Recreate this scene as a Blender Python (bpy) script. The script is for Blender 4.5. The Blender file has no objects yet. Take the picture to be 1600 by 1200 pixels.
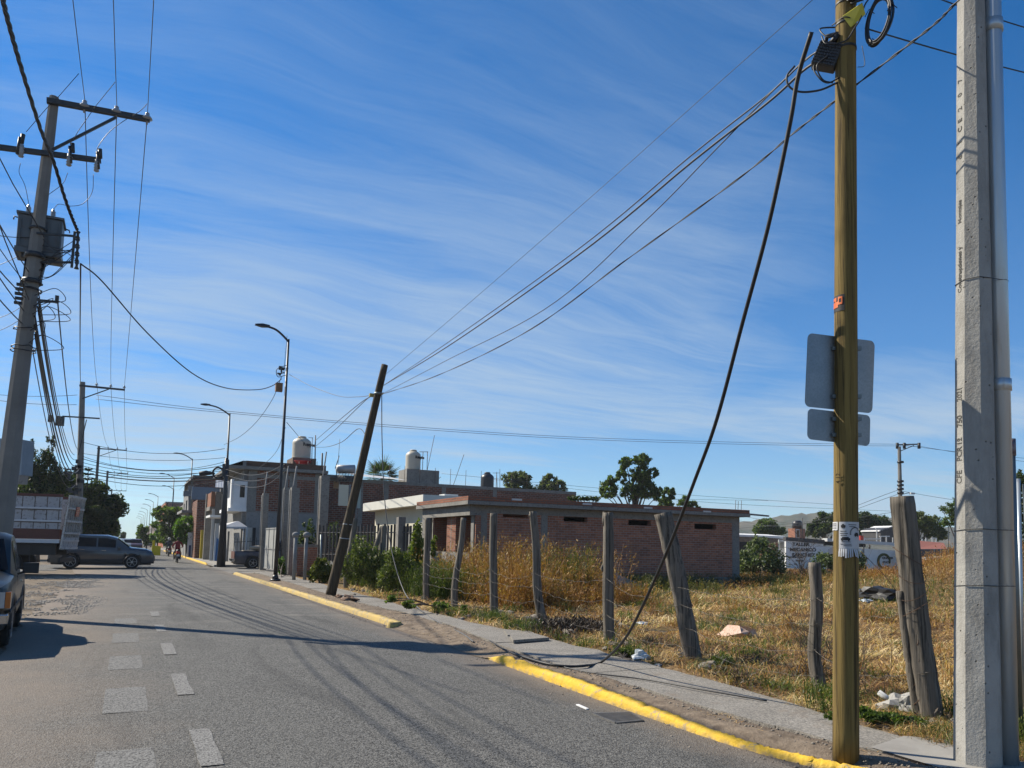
import bpy, bmesh, math, random
import numpy as np
from mathutils import Vector, Matrix
random.seed(7); RNG = np.random.default_rng(7)
sc = bpy.context.scene
COL = sc.collection
R = math.radians
# ------------------------------------------------------------------ camera (solved from the photograph)
F = 1200.0; PITCH = R(5.5); ROLL = R(1.15); EYE = 1.6
CX, CY = 800.0, 854 - F*math.tan(PITCH)
def Rx(a): c, s = math.cos(a), math.sin(a); return np.array([[1,0,0],[0,c,-s],[0,s,c]])
def Rz(a): c, s = math.cos(a), math.sin(a); return np.array([[c,-s,0],[s,c,0],[0,0,1]])
MC = Rx(math.pi/2+PITCH) @ Rz(ROLL)
_r = MC @ np.array([(197-CX)/F, -(842-CY)/F, -1.0])
YAW = math.atan2(_r[0], _r[1])
MC = Rz(YAW) @ MC
EV = np.array([0, 0, EYE])
def ray(u, v): return MC @ np.array([(u-CX)/F, -(v-CY)/F, -1.0])
def G(u, v, z=0.0): d = ray(u, v); return EV + d*(z-EYE)/d[2]
def atX(u, v, X): d = ray(u, v); return EV + d*X/d[0]
def atY(u, v, Y): d = ray(u, v); return EV + d*Y/d[1]
def atD(u, v, D): return EV + ray(u, v)*D
def above(u, v, p): d = ray(u, v); return EV + d*(math.hypot(p[0], p[1])/math.hypot(d[0], d[1]))
def onplane(u, v, A, B):      # the vertical plane that holds A and B
    n = np.array([-(B[1]-A[1]), B[0]-A[0], 0.0]); d = ray(u, v)
    return EV + d*(np.dot(n, np.array(A)-EV)/np.dot(n, d))
def proj(p): q = MC.T @ (np.array(p, float)-EV); return CX-F*q[0]/q[2], CY+F*q[1]/q[2]
cam = bpy.data.cameras.new('camera'); cam.sensor_width = 36; cam.lens = F/1600*36
cam.shift_y = (CY-600)/1600; cam.clip_start = 0.05; cam.clip_end = 9000
co = bpy.data.objects.new('camera', cam); COL.objects.link(co)
m4 = Matrix.Identity(4)
for i in range(3):
    for j in range(3): m4[i][j] = MC[i, j]
m4.translation = (0, 0, EYE); co.matrix_world = m4; sc.camera = co
# ------------------------------------------------------------------ materials
MATS = {}
ALB = .75        # one overall albedo trim that goes with the exposure setting
class NT:
    def __init__(s, name):
        s.m = bpy.data.materials.new(name); s.m.use_nodes = True; s.t = s.m.node_tree; s.t.nodes.clear()
        s.out = s.n('ShaderNodeOutputMaterial'); s.b = s.n('ShaderNodeBsdfPrincipled')
        s.l(s.b.outputs[0], s.out.inputs[0]); s.tc = s.n('ShaderNodeTexCoord')
        s.co = s.tc.outputs['Object']
    def n(s, t, **k):
        x = s.t.nodes.new(t)
        for a, b in k.items(): setattr(x, a, b)
        return x
    def l(s, a, b): s.t.links.new(a, b)
    def mapping(s, scale=(1,1,1), rot=(0,0,0), co=None):
        m = s.n('ShaderNodeMapping'); m.inputs['Scale'].default_value = scale; m.inputs['Rotation'].default_value = rot
        s.l(co or s.co, m.inputs[0]); return m.outputs[0]
    def noise(s, scale, detail=4, rough=.55, co=None, dist=0):
        x = s.n('ShaderNodeTexNoise'); x.inputs['Scale'].default_value = scale; x.inputs['Detail'].default_value = detail
        x.inputs['Roughness'].default_value = rough; x.inputs['Distortion'].default_value = dist; s.l(co or s.co, x.inputs['Vector']); return x.outputs['Fac']
    def voronoi(s, scale, co=None, out='Distance', feature='F1'):
        x = s.n('ShaderNodeTexVoronoi', feature=feature); x.inputs['Scale'].default_value = scale; s.l(co or s.co, x.inputs['Vector']); return x.outputs[out]
    def ramp(s, f, stops):
        x = s.n('ShaderNodeValToRGB'); e = x.color_ramp.elements
        while len(e) < len(stops): e.new(.5)
        for q, (p, c) in zip(e, stops):
            q.position = p; q.color = (c, c, c, 1) if isinstance(c, (int, float)) else (*c, 1)
        s.l(f, x.inputs[0]); return x.outputs[0]
    def mix(s, f, a, b, mode='MIX'):
        x = s.n('ShaderNodeMix', data_type='RGBA', blend_type=mode)
        for v, i in ((f, 0), (a, 6), (b, 7)):
            if hasattr(v, 'node'): s.l(v, x.inputs[i])
            elif i == 0: x.inputs[0].default_value = v
            else: x.inputs[i].default_value = (*v, 1)
        return x.outputs[2]
    def math(s, op, a, b=0.0, clamp=False):
        x = s.n('ShaderNodeMath', operation=op, use_clamp=clamp)
        for i, v in enumerate((a, b)):
            if hasattr(v, 'node'): s.l(v, x.inputs[i])
            else: x.inputs[i].default_value = v
        return x.outputs[0]
    def sep(s, co=None): x = s.n('ShaderNodeSeparateXYZ'); s.l(co or s.co, x.inputs[0]); return x.outputs
    def comb(s, a, b, c):
        x = s.n('ShaderNodeCombineXYZ')
        for i, v in enumerate((a, b, c)):
            if hasattr(v, 'node'): s.l(v, x.inputs[i])
            else: x.inputs[i].default_value = v
        return x.outputs[0]
    def bump(s, h, strength=.3, dist=.01):
        x = s.n('ShaderNodeBump'); x.inputs['Strength'].default_value = strength; x.inputs['Distance'].default_value = dist
        s.l(h, x.inputs['Height']); s.l(x.outputs[0], s.b.inputs['Normal'])
    def col(s, c):
        if hasattr(c, 'node'): c = s.mix(1.0, c, (ALB, ALB, ALB), 'MULTIPLY')
        else: c = tuple(v*ALB for v in c)
        if hasattr(c, 'node'): s.l(c, s.b.inputs['Base Color'])
        else: s.b.inputs['Base Color'].default_value = (*c, 1)
    def set(s, rough=.8, metal=0.0, spec=None):
        if hasattr(rough, 'node'): s.l(rough, s.b.inputs['Roughness'])
        else: s.b.inputs['Roughness'].default_value = rough
        s.b.inputs['Metallic'].default_value = metal
        if spec is not None: s.b.inputs['Specular IOR Level'].default_value = spec
def mat(name, c1, c2=None, scale=3.0, rough=.85, metal=0.0, bump=.3, bscale=None, bdist=.01, stretch=(1,1,1), c3=None, coat=0, spec=None):
    if name in MATS: return MATS[name]
    t = NT(name); c2 = c2 or tuple(x*.75 for x in c1)
    cc = t.mapping(stretch)
    f = t.ramp(t.noise(scale, 6, .6, cc), [(.33, 0.0), (.67, 1.0)])
    c = t.mix(f, c1, c2)
    if c3: c = t.mix(t.ramp(t.noise(scale*4.7, 5, .65, cc), [(.52, 0.0), (.66, 1.0)]), c, c3)
    t.col(c); t.set(rough, metal, spec)
    if bump: t.bump(t.noise(bscale or scale*8, 6, .65, cc), bump, bdist)
    if coat: t.b.inputs['Coat Weight'].default_value = coat
    MATS[name] = t.m; return t.m
def brick_mat(name, ca, cb, mortar, bw=.24, bh=.075, ms=.012, dirt=(.12,.09,.07), soft=.5):
    t = NT(name); x, y, z = t.sep()
    u = t.math('ADD', x, y); v = t.comb(u, z, 0.0)
    b = t.n('ShaderNodeTexBrick'); b.inputs['Scale'].default_value = 1.0
    wob = t.noise(2.0, 3); v2 = t.comb(u, t.math('ADD', z, t.math('MULTIPLY', t.math('SUBTRACT', wob, .5), .03)), 0.0)
    t.l(v2, b.inputs['Vector']); b.inputs['Color1'].default_value = (*ca, 1); b.inputs['Color2'].default_value = (*cb, 1)
    b.inputs['Mortar'].default_value = (*mortar, 1); b.inputs['Mortar Size'].default_value = ms; b.inputs['Mortar Smooth'].default_value = .35
    b.inputs['Brick Width'].default_value = bw; b.inputs['Row Height'].default_value = bh; b.offset = .5
    c = t.mix(t.math('MULTIPLY', t.ramp(t.noise(1.1, 6, .7), [(.42, 0.0), (.7, 1.0)]), soft), b.outputs['Color'], dirt)
    c = t.mix(t.math('MULTIPLY', t.ramp(t.noise(3.3, 5, .7, t.mapping((.5,.5,2.2))), [(.6, 0.0), (.7, 1.0)]), .35), c, mortar)
    c = t.mix(.35, c, t.mix(t.noise(40, 3), (.02,.02,.02), (.9,.9,.9)), 'OVERLAY')
    t.col(c); t.set(.92, 0, .2)
    t.bump(t.math('ADD', t.math('MULTIPLY', b.outputs['Fac'], -1.0), t.math('MULTIPLY', t.noise(25, 4), .5)), .7, .012)
    return t.m
def leaf_mat(name, stops, trans=.35, rough=.55):
    t = NT(name); a = t.n('ShaderNodeAttribute'); a.attribute_name = 'rnd'
    c = t.ramp(a.outputs['Fac'], stops); t.col(c); t.set(rough, 0, .35)
    tr = t.n('ShaderNodeBsdfTranslucent'); t.l(t.mix(1.0, c, (1.0, 1.15, .55), 'MULTIPLY'), tr.inputs[0])
    mx = t.n('ShaderNodeMixShader'); mx.inputs[0].default_value = trans
    t.l(t.b.outputs[0], mx.inputs[1]); t.l(tr.outputs[0], mx.inputs[2]); t.l(mx.outputs[0], t.out.inputs[0])
    return t.m
# ------------------------------------------------------------------ mesh collector
def V(*a): return np.array(a, float)
class MB:
    def __init__(s): s.v = []; s.f = []; s.mi = []; s.cur = 0; s.smooth = []; s.sh = []
    def add(s, vs, fs, smooth=False):
        o = len(s.v); s.sh.append((o, len(s.f), len(vs), len(fs))); s.v += [tuple(map(float, p)) for p in vs]
        for f in fs: s.f.append(tuple(i+o for i in f)); s.mi.append(s.cur); s.smooth.append(smooth)
        return s
    def box(s, lo, hi, rot=None, c=None):
        lo, hi = np.minimum(lo, hi), np.maximum(lo, hi)
        vs = np.array([(x, y, z) for z in (lo[2], hi[2]) for y in (lo[1], hi[1]) for x in (lo[0], hi[0])], float)
        if rot is not None:
            cc = np.array(c if c is not None else (np.array(lo)+hi)/2); vs = (vs-cc) @ np.array(rot).T + cc
        return s.add(vs, [(0,2,3,1),(4,5,7,6),(0,1,5,4),(2,6,7,3),(0,4,6,2),(1,3,7,5)])
    def cbox(s, c, size, rot=None):
        c = np.array(c, float); h = np.array(size, float)/2; return s.box(c-h, c+h, rot, c)
    def tube(s, pts, r, n=8, cap=True, phase=0.0, smooth=True, squash=None, rf=None):
        pts = [np.array(p, float) for p in pts]; N = len(pts)
        rs = list(r) if hasattr(r, '__len__') else [r]*N
        up = V(0,0,1); vs = []; prev = None
        for i, p in enumerate(pts):
            t = pts[min(i+1, N-1)]-pts[max(i-1, 0)]; t = t/(np.linalg.norm(t)+1e-9)
            if prev is None:
                a = np.cross(t, up)
                if np.linalg.norm(a) < .05: a = np.cross(t, V(0,1,0))
            else: a = prev - t*np.dot(prev, t)
            a = a/(np.linalg.norm(a)+1e-9); prev = a; b = np.cross(t, a)
            for k in range(n):
                th = 2*math.pi*k/n+phase; vs.append(p+rs[i]*(rf(i/(N-1), th) if rf else 1)*(a*math.cos(th)+b*math.sin(th)*(squash or 1)))
        fs = [(i*n+k, i*n+(k+1) % n, (i+1)*n+(k+1) % n, (i+1)*n+k) for i in range(N-1) for k in range(n)]
        if cap: fs += [tuple(range(n))[::-1], tuple((N-1)*n+k for k in range(n))]
        return s.add(vs, fs, smooth)
    def bar(s, a, b, w, h=None):   # rectangular bar from a to b
        a, b = np.array(a, float), np.array(b, float); h = h or w; t = b-a; t /= np.linalg.norm(t)+1e-9
        x = np.cross(t, V(0,0,1))
        if np.linalg.norm(x) < .05: x = V(1,0,0)
        x /= np.linalg.norm(x); y = np.cross(x, t); vs = []
        for p in (a, b):
            for i, j in ((-1,-1),(1,-1),(1,1),(-1,1)): vs.append(p+x*w/2*i+y*h/2*j)
        return s.add(vs, [(0,3,2,1),(4,5,6,7),(0,1,5,4),(1,2,6,5),(2,3,7,6),(3,0,4,7)])
    def lathe(s, c, prof, n=20, ax='z', smooth=True):
        c = np.array(c, float); vs = []
        for r, h in prof:
            for k in range(n):
                t = 2*math.pi*k/n; q = (r*math.cos(t), r*math.sin(t), h)
                if ax == 'x': q = (q[2], q[0], q[1])
                if ax == 'y': q = (q[0], q[2], -q[1])
                vs.append(c+q)
        N = len(prof); fs = [(i*n+k, i*n+(k+1) % n, (i+1)*n+(k+1) % n, (i+1)*n+k) for i in range(N-1) for k in range(n)]
        fs += [tuple(range(n))[::-1], tuple((N-1)*n+k for k in range(n))]
        return s.add(vs, fs, smooth)
    def prism(s, poly, d):         # extrude polygon (3-D points) along d
        poly = [np.array(p, float) for p in poly]; n = len(poly); d = np.array(d, float)
        return s.add(poly+[p+d for p in poly], [tuple(range(n))[::-1], tuple(range(n, 2*n))]+[(i, (i+1) % n, n+(i+1) % n, n+i) for i in range(n)])
    def wall(s, o, ux, W, H, T, holes=()):   # upright wall from o along unit ux; back is T along normal (ux rotated +90)
        o = np.array(o, float); ux = np.array(ux, float); nrm = V(-ux[1], ux[0], 0)*T
        xs = sorted({0, W, *[h[0] for h in holes], *[h[1] for h in holes]}); zs = sorted({0, H, *[h[2] for h in holes], *[h[3] for h in holes]})
        solid = lambda i, j: 0 <= i < len(xs)-1 and 0 <= j < len(zs)-1 and not any(h[0]-1e-6 <= xs[i] and xs[i+1] <= h[1]+1e-6 and h[2]-1e-6 <= zs[j] and zs[j+1] <= h[3]+1e-6 for h in holes)
        P = lambda x, z, k: o+ux*x+V(0,0,z)+nrm*k
        for i in range(len(xs)-1):
            for j in range(len(zs)-1):
                if not solid(i, j): continue
                a, b, c, d = xs[i], xs[i+1], zs[j], zs[j+1]
                s.add([P(a,c,0), P(b,c,0), P(b,d,0), P(a,d,0)], [(0,1,2,3)]); s.add([P(a,c,1), P(b,c,1), P(b,d,1), P(a,d,1)], [(3,2,1,0)])
                if not solid(i-1, j): s.add([P(a,c,0), P(a,d,0), P(a,d,1), P(a,c,1)], [(0,1,2,3)])
                if not solid(i+1, j): s.add([P(b,c,0), P(b,c,1), P(b,d,1), P(b,d,0)], [(0,1,2,3)])
                if not solid(i, j-1): s.add([P(a,c,0), P(a,c,1), P(b,c,1), P(b,c,0)], [(0,1,2,3)])
                if not solid(i, j+1): s.add([P(a,d,0), P(b,d,0), P(b,d,1), P(a,d,1)], [(0,1,2,3)])
        return s
    def islands(s, tol=.02):
        bb = [(np.array(s.v[o:o+n]).min(0)-tol, np.array(s.v[o:o+n]).max(0)+tol) for o, _, n, _ in s.sh]; g = list(range(len(bb)))
        def fd(i):
            while g[i] != i: i = g[i]
            return i
        for i in range(len(bb)):
            for j in range(i):
                if (bb[i][0] <= bb[j][1]).all() and (bb[j][0] <= bb[i][1]).all(): g[fd(i)] = fd(j)
        out = {}
        for i, (o, fo, n, nf) in enumerate(s.sh):
            q = out.setdefault(fd(i), MB()); q.add(s.v[o:o+n], [tuple(k-o for k in f) for f in s.f[fo:fo+nf]], s.smooth[fo] if nf else False)
        return list(out.values())
    def build(s, name, m, parent=None, bevel=0, loc=None):
        if parent is not None and name in SPLIT and len(s.sh) > 1:
            r = None
            for q in s.islands():
                q.sh = []; r = q.build(name, m, parent, bevel)
            return r
        me = bpy.data.meshes.new(name); vv = np.array(s.v, float)
        if parent is not None: off = WL[parent.name]
        elif loc is not None: off = np.array(loc, float)
        else: lo, hi = vv.min(0), vv.max(0); off = V((lo[0]+hi[0])/2, (lo[1]+hi[1])/2, lo[2])
        vv = vv-off
        me.from_pydata(vv.tolist(), [], s.f); ms = m if isinstance(m, (list, tuple)) else [m]
        for q in ms: me.materials.append(q)
        me.polygons.foreach_set('material_index', s.mi); me.polygons.foreach_set('use_smooth', s.smooth); me.update()
        o = bpy.data.objects.new(name, me); COL.objects.link(o)
        WL[o.name] = off
        if parent is not None: o.parent = parent
        else: o.location = off
        if bevel:
            b = o.modifiers.new('bevel', 'BEVEL'); b.width = bevel; b.segments = 2; b.limit_method = 'ANGLE'; b.angle_limit = R(40)
        return o
WL = {}
SPLIT = {'secondary_rack', 'antenna_mast', 'clamp_hardware', 'bracket', 'cable_boxes', 'rebar', 'cable_clamp', 'brick_pier', 'blue_panel', 'roof_rail', 'tie_wire', 'wire_wrap', 'crossarm', 'post', 'fence_post', 'pipe_frame', 'frame', 'wall_face', 'column', 'infill', 'door', 'branch_stub', 'insulator', 'headlight', 'strap', 'chassis', 'side_trim', 'window_bar', 'side_rail', 'bumper', 'top_board', 'stripe_panel', 'side_panel', 'door_handle', 'balcony_slab', 'parapet', 'inner_walls', 'roof_slab'}
def thing(name, label, cat, loc=(0,0,0), group=None):
    o = bpy.data.objects.new(name, None); COL.objects.link(o); o.location = loc; WL[o.name] = np.array(loc, float)
    o.empty_display_size = .2; tag(o, label, cat, group); return o
def tag(o, label=None, cat=None, group=None, kind=None):
    if label: o['label'] = label
    if cat: o['category'] = cat
    if group: o['group'] = group
    if kind: o['kind'] = kind
    return o
def copy_tree(o, parent=None):
    c = o.copy(); COL.objects.link(c)
    if parent is not None: c.parent = parent
    for ch in list(o.children): copy_tree(ch, c)
    return c
def fastmesh(name, verts, faces, m, rnd=None, loc=None, parent=None, smooth=False):   # numpy arrays, quads or tris
    me = bpy.data.meshes.new(name); n = len(verts); k = faces.shape[1]; nf = len(faces)
    if parent is not None: off = WL[parent.name]
    else: off = np.array(loc if loc is not None else (verts.min(0)+verts.max(0))/2*V(1,1,0)+V(0,0,verts[:,2].min()), float)
    me.vertices.add(n); me.vertices.foreach_set('co', (verts-off).astype(np.float32).ravel())
    me.loops.add(nf*k); me.loops.foreach_set('vertex_index', faces.astype(np.int32).ravel())
    me.polygons.add(nf); me.polygons.foreach_set('loop_start', np.arange(0, nf*k, k, dtype=np.int32))
    me.materials.append(m)
    if rnd is not None:
        a = me.attributes.new('rnd', 'FLOAT', 'FACE'); a.data.foreach_set('value', rnd.astype(np.float32))
    me.update(calc_edges=True); 
    if smooth: me.polygons.foreach_set('use_smooth', [True]*nf)
    o = bpy.data.objects.new(name, me); COL.objects.link(o); WL[o.name] = off
    if parent is not None: o.parent = parent
    else: o.location = off
    return o
def text_mesh(name, s, o, xd, up, size, m, parent=None, ext=.003, align='LEFT', bold=0.0, sx=1.0):
    cu = bpy.data.curves.new('tmp', 'FONT'); cu.body = s; cu.size = size; cu.extrude = ext; cu.align_x = align; cu.offset = bold
    ob = bpy.data.objects.new('tmp', cu); COL.objects.link(ob); bpy.context.view_layer.update()
    me = bpy.data.meshes.new_from_object(ob.evaluated_get(bpy.context.evaluated_depsgraph_get()))
    bpy.data.objects.remove(ob); bpy.data.curves.remove(cu)
    xd = Vector(xd).normalized(); up = Vector(up).normalized(); nn = xd.cross(up)
    off = Vector(WL[parent.name]) if parent is not None else Vector(o)
    for v in me.vertices: v.co = Vector(o)+xd*v.co.x*sx+up*v.co.y+nn*v.co.z-off
    me.materials.clear(); me.materials.append(m)
    ob = bpy.data.objects.new(name, me); COL.objects.link(ob); WL[ob.name] = np.array(off)
    if parent is not None: ob.parent = parent
    else: ob.location = off
    return ob
def smoothpath(pts, n=10):      # Catmull-Rom
    P = [np.array(p, float) for p in pts]; P = [2*P[0]-P[1]]+P+[2*P[-1]-P[-2]]; out = []
    for i in range(1, len(P)-2):
        for k in range(n):
            t = k/n; a, b, c, d = P[i-1:i+3]
            out.append(.5*((2*b)+(c-a)*t+(2*a-5*b+4*c-d)*t*t+(3*b-a-3*c+d)*t**3))
    out.append(P[-2]); return out
def sagpath(A, B, sag, n=24):
    A, B = np.array(A, float), np.array(B, float)
    return [A+(B-A)*t-V(0,0,4*sag*t*(1-t)) for t in np.linspace(0, 1, n)]
# ------------------------------------------------------------------ light, sky, air
SUN_EL = R(39.5); SUN_AZ = R(-40)       # from +Y towards +X
sd = V(math.sin(SUN_AZ)*math.cos(SUN_EL), math.cos(SUN_AZ)*math.cos(SUN_EL), math.sin(SUN_EL))
L = bpy.data.lights.new('sun', 'SUN'); L.energy = 5.0; L.angle = R(.53); L.color = (1, .92, .78)
lo_ = bpy.data.objects.new('sun', L); COL.objects.link(lo_); lo_.rotation_euler = Vector(sd).to_track_quat('Z', 'Y').to_euler(); lo_.location = (-20, 20, 30)
W = bpy.data.worlds.new('World'); sc.world = W; W.use_nodes = True; wt = W.node_tree; wt.nodes.clear()
class WN(NT):
    def __init__(s): s.t = wt; s.tc = s.n('ShaderNodeTexCoord'); s.co = s.tc.outputs['Generated']
w = WN(); sky = w.n('ShaderNodeTexSky'); sky.sky_type = 'NISHITA'; sky.sun_disc = False
sky.sun_elevation = SUN_EL; sky.sun_rotation = SUN_AZ; sky.altitude = 1700; sky.air_density = 1.0; sky.dust_density = .6; sky.ozone_density = 2.2
hs = w.n('ShaderNodeHueSaturation'); hs.inputs['Saturation'].default_value = 1.55; hs.inputs['Value'].default_value = 1.0; w.l(sky.outputs[0], hs.inputs['Color']); skc = w.mix(1.0, hs.outputs[0], (.92, 1.14, 1.20), 'MULTIPLY')
x, y, z = w.sep(); zz = w.math('MAXIMUM', z, .02); zz = w.math('ADD', zz, .06)
px, py = w.math('DIVIDE', x, zz), w.math('DIVIDE', y, zz)
pc = w.comb(px, py, 0.0)
warp = w.noise(.55, 3, .5, pc)
pcw = w.comb(w.math('ADD', px, w.math('MULTIPLY', warp, 1.6)), w.math('ADD', py, w.math('MULTIPLY', warp, .9)), 0.0)
st = w.noise(1.0, 8, .62, w.mapping((.42, 1.75, 1), (0, 0, R(17)), pcw), .35)
fine = w.noise(1.0, 7, .7, w.mapping((1.1, 6.5, 1), (0, 0, R(24)), pcw), .6)
big = w.noise(.30, 3, .5, w.mapping((1, 1, 1), (0, 0, 0), pc))
f2 = w.noise(1.0, 9, .78, w.mapping((2.2, 15.0, 1), (0, 0, R(20)), pcw), .9)
cl = w.math('ADD', w.math('MULTIPLY', st, .46), w.math('ADD', w.math('MULTIPLY', fine, .30), w.math('MULTIPLY', f2, .18)))
cl = w.math('ADD', cl, w.math('MULTIPLY', w.math('SUBTRACT', big, .5), .95))
cl = w.ramp(cl, [(.24, 0.0), (.40, .38), (.56, .80), (.72, 1.0)])
# cirrus thins out overhead and towards the side away from the sun
el_ = w.ramp(z, [(.0, .9), (.12, 1.0), (.30, .85), (.48, .45), (.8, .1)])
side = w.math('ADD', w.math('MULTIPLY', x, .82), w.math('MULTIPLY', y, -.25)); side = w.ramp(side, [(.33, 1.0), (.50, .10)])
side = w.math('MAXIMUM', side, w.ramp(z, [(.16, 1.0), (.30, 0.0)]))
cl = w.math('MULTIPLY', w.math('MULTIPLY', cl, el_), side)
veil = w.ramp(z, [(.0, .62), (.08, .40), (.22, .22), (.42, .08), (.6, 0.0)])
cl = w.math('MAXIMUM', cl, veil)
skc = w.mix(w.ramp(z, [(.0, .8), (.22, .35), (.4, 0.0)]), skc, w.mix(1.0, skc, (.70, .80, .88), 'MULTIPLY'))
csky = w.mix(cl, skc, (3.7, 4.75, 5.9))
bg = w.n('ShaderNodeBackground'); bg.inputs['Strength'].default_value = .082; w.l(csky, bg.inputs[0])
wo = w.n('ShaderNodeOutputWorld'); w.l(bg.outputs[0], wo.inputs[0])
sc.view_settings.view_transform = 'Standard'; sc.view_settings.look = 'None'; sc.view_settings.gamma = 1; sc.view_settings.exposure = 0.62
sc.cycles.max_bounces = 6; sc.cycles.diffuse_bounces = 3; sc.cycles.transparent_max_bounces = 6; sc.cycles.volume_bounces = 0
hz = MB().box((-1500, -1500, -1.02), (1500, 1500, 62)).build('haze', None, loc=(0,0,0)); hz.data.materials.clear()
hm = bpy.data.materials.new('haze'); hm.use_nodes = True; ht = hm.node_tree; ht.nodes.clear()
pv = ht.nodes.new('ShaderNodeVolumePrincipled'); pv.inputs['Color'].default_value = (.86, .92, 1, 1); pv.inputs['Density'].default_value = .00024; pv.inputs['Anisotropy'].default_value = .2
ho = ht.nodes.new('ShaderNodeOutputMaterial'); ht.links.new(pv.outputs[0], ho.inputs['Volume']); hz.data.materials.append(hm); tag(hz, kind='stuff')
# ------------------------------------------------------------------ ground
ZS = .07
def sstep(a, b, x): t = np.clip((x-a)/(b-a), 0, 1); return t*t*(3-2*t)
_gn = RNG.random((3, 64, 64))
def vnoise(X, Y, k=0):
    X, Y = np.asarray(X, float), np.asarray(Y, float); xi, yi = np.floor(X).astype(int), np.floor(Y).astype(int); fx, fy = X-xi, Y-yi
    fx, fy = fx*fx*(3-2*fx), fy*fy*(3-2*fy); g = _gn[k]
    a = lambda i, j: g[(xi+i) % 64, (yi+j) % 64]
    return (a(0,0)*(1-fx)+a(1,0)*fx)*(1-fy)+(a(0,1)*(1-fx)+a(1,1)*fx)*fy
def fbm(X, Y, s): return sum(vnoise(X*s*2**i, Y*s*2**i, i % 3)/2**i for i in range(4))/1.9
KX = 4.72
def walk_in(Y): return np.interp(Y, [-3, 3.6, 4.5, 6.4, 8, 9, 10.8, 14.1, 16.6, 19.8, 22, 34, 50], [6.4, 5.45, 5.24, 5.20, 5.22, 5.21, 5.32, 5.70, 5.74, 5.5, 5.55, 5.75, 6.0])
def walk_out(Y): return np.interp(Y, [-3, 4.2, 5.25, 6.25, 7.8, 9.9, 12.8, 15, 18.3, 21.5, 34, 50], [6.6, 5.9, 6.02, 6.2, 6.35, 6.42, 6.42, 6.32, 6.37, 6.45, 6.75, 7.3])
def hgt(X, Y):
    z = ZS+(fbm(X, Y, .9)-.5)*.07+(fbm(X+9, Y, 4.0)-.5)*.035
    on = sstep(0, .12, X-(walk_in(Y)-.12))*(1-sstep(0, .12, X-walk_out(Y)))
    z = z*(1-on)+(ZS-.05)*on
    vg_ = 1-sstep(0, .2, X-(walk_in(Y)-.15)); z = z+vg_*(.022+.05*(fbm(X*2, Y, 2.2)-.45))*(Y < 38)
    gap = sstep(9.6, 10.6, Y)*(1-sstep(13.8, 15.0, Y))*(1-sstep(KX-.1, 5.4, X))
    z = z*(1-gap)+(-.005)*gap
    far = sstep(38, 42, Y)*(1-sstep(9, 12, X)); z = z*(1-far)+(-.02)*far
    a_, b_ = (X-34.5)*.895-(Y-16.4)*.446, (X-34.5)*.446+(Y-16.4)*.895; z = z+1.7*np.exp(-((a_/9.5)**2)**1.6-((b_/3.0)**2))*(1+.18*np.sin(a_*.9)+.10*np.sin(a_*2.1+b_))
    z = z+.25*sstep(8, 12, X)*(fbm(X, Y, .15)-.4)
    return z
t = NT('field_soil')
c = t.mix(t.ramp(t.noise(.7, 6, .65), [(.35, 0.0), (.65, 1.0)]), (.15, .09, .045), (.28, .175, .08))
c = t.mix(t.ramp(t.noise(9, 5, .7), [(.45, 0.0), (.62, 1.0)]), c, (.42, .28, .13))
c = t.mix(t.ramp(t.noise(38, 5, .8), [(.40, .6), (.54, 0.0)]), c, (.06, .038, .02))
c = t.mix(t.ramp(t.noise(.45, 5, .6), [(.52, 0.0), (.68, .55)]), c, (.13, .13, .06))
xs_, ys_, zs_ = t.sep(); vg = t.ramp(t.math('DIVIDE', xs_, 10.0), [(.60, 1.0), (.66, 0.0)])
c = t.mix(vg, c, t.mix(t.ramp(t.noise(6, 6, .7), [(.4, 0.0), (.62, 1.0)]), (.20, .155, .115), (.34, .27, .20)))
t.col(c); t.set(.95, 0, .1); t.bump(t.noise(30, 6, .75), .8, .03); M_field = t.m
xs = np.concatenate([np.arange(KX+.13, 8, .07), 8+np.cumsum(np.linspace(.08, 1.0, 110))]); ys = np.concatenate([np.arange(-4, 18, .09), 18+np.cumsum(np.linspace(.1, .7, 90))])
X, Y = np.meshgrid(xs, ys); kx = np.interp(Y, [2.0, 2.4, 2.7, 3.3, 3.95, 4.5, 5.13, 6.4, 7.64, 10.2, 10.6], [10.5, 8.0, 6.6, 5.3, 4.93, 4.74, 4.66, 4.67, 4.70, 4.82, 4.85])-.08; gp_ = sstep(9.7, 10.5, Y)*(1-sstep(14.0, 14.9, Y)); kx = kx-gp_*.13
X = np.maximum(X+(kx-(KX+.13))*(1-sstep(0, 1.4, X-(KX+.13))), kx+(X-xs[0])*.02); Z = hgt(X, Y); Z = np.where(gp_ > 0, np.maximum(Z, .006*gp_+Z*(1-gp_)), Z); Z = Z-(Z-.03+.024*gp_)*(1-sstep(0.02, .20, X-kx))*(Y < 38); nx, ny = len(xs), len(ys)
i = (np.arange(ny-1)[:, None]*nx+np.arange(nx-1)[None]).ravel()
tag(fastmesh('dirt_field', np.stack([X, Y, Z], -1).reshape(-1, 3), np.stack([i, i+1, i+nx+1, i+nx], 1), M_field, loc=(0,0,0), smooth=True), kind='structure')
t = NT('far_ground'); x_, y_, z_ = t.sep()
c = t.mix(t.ramp(t.noise(.5, 7, .65), [(.35, 0.0), (.65, 1.0)]), (.21, .165, .12), (.33, .275, .21)); c = t.mix(t.ramp(t.noise(14, 5, .7), [(.45, 0.0), (.6, .6)]), c, (.12, .10, .08))
t.col(c); t.set(.95, 0, .1); t.bump(t.noise(18, 6, .75), .6, .03); M_ground = t.m
tag(MB().add([(-1490,-1490,-.02),(1490,-1490,-.02),(1490,1490,-.02),(-1490,1490,-.02)], [(0,1,2,3)]).build('ground', M_ground, loc=(0,0,0)), kind='structure')
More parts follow.
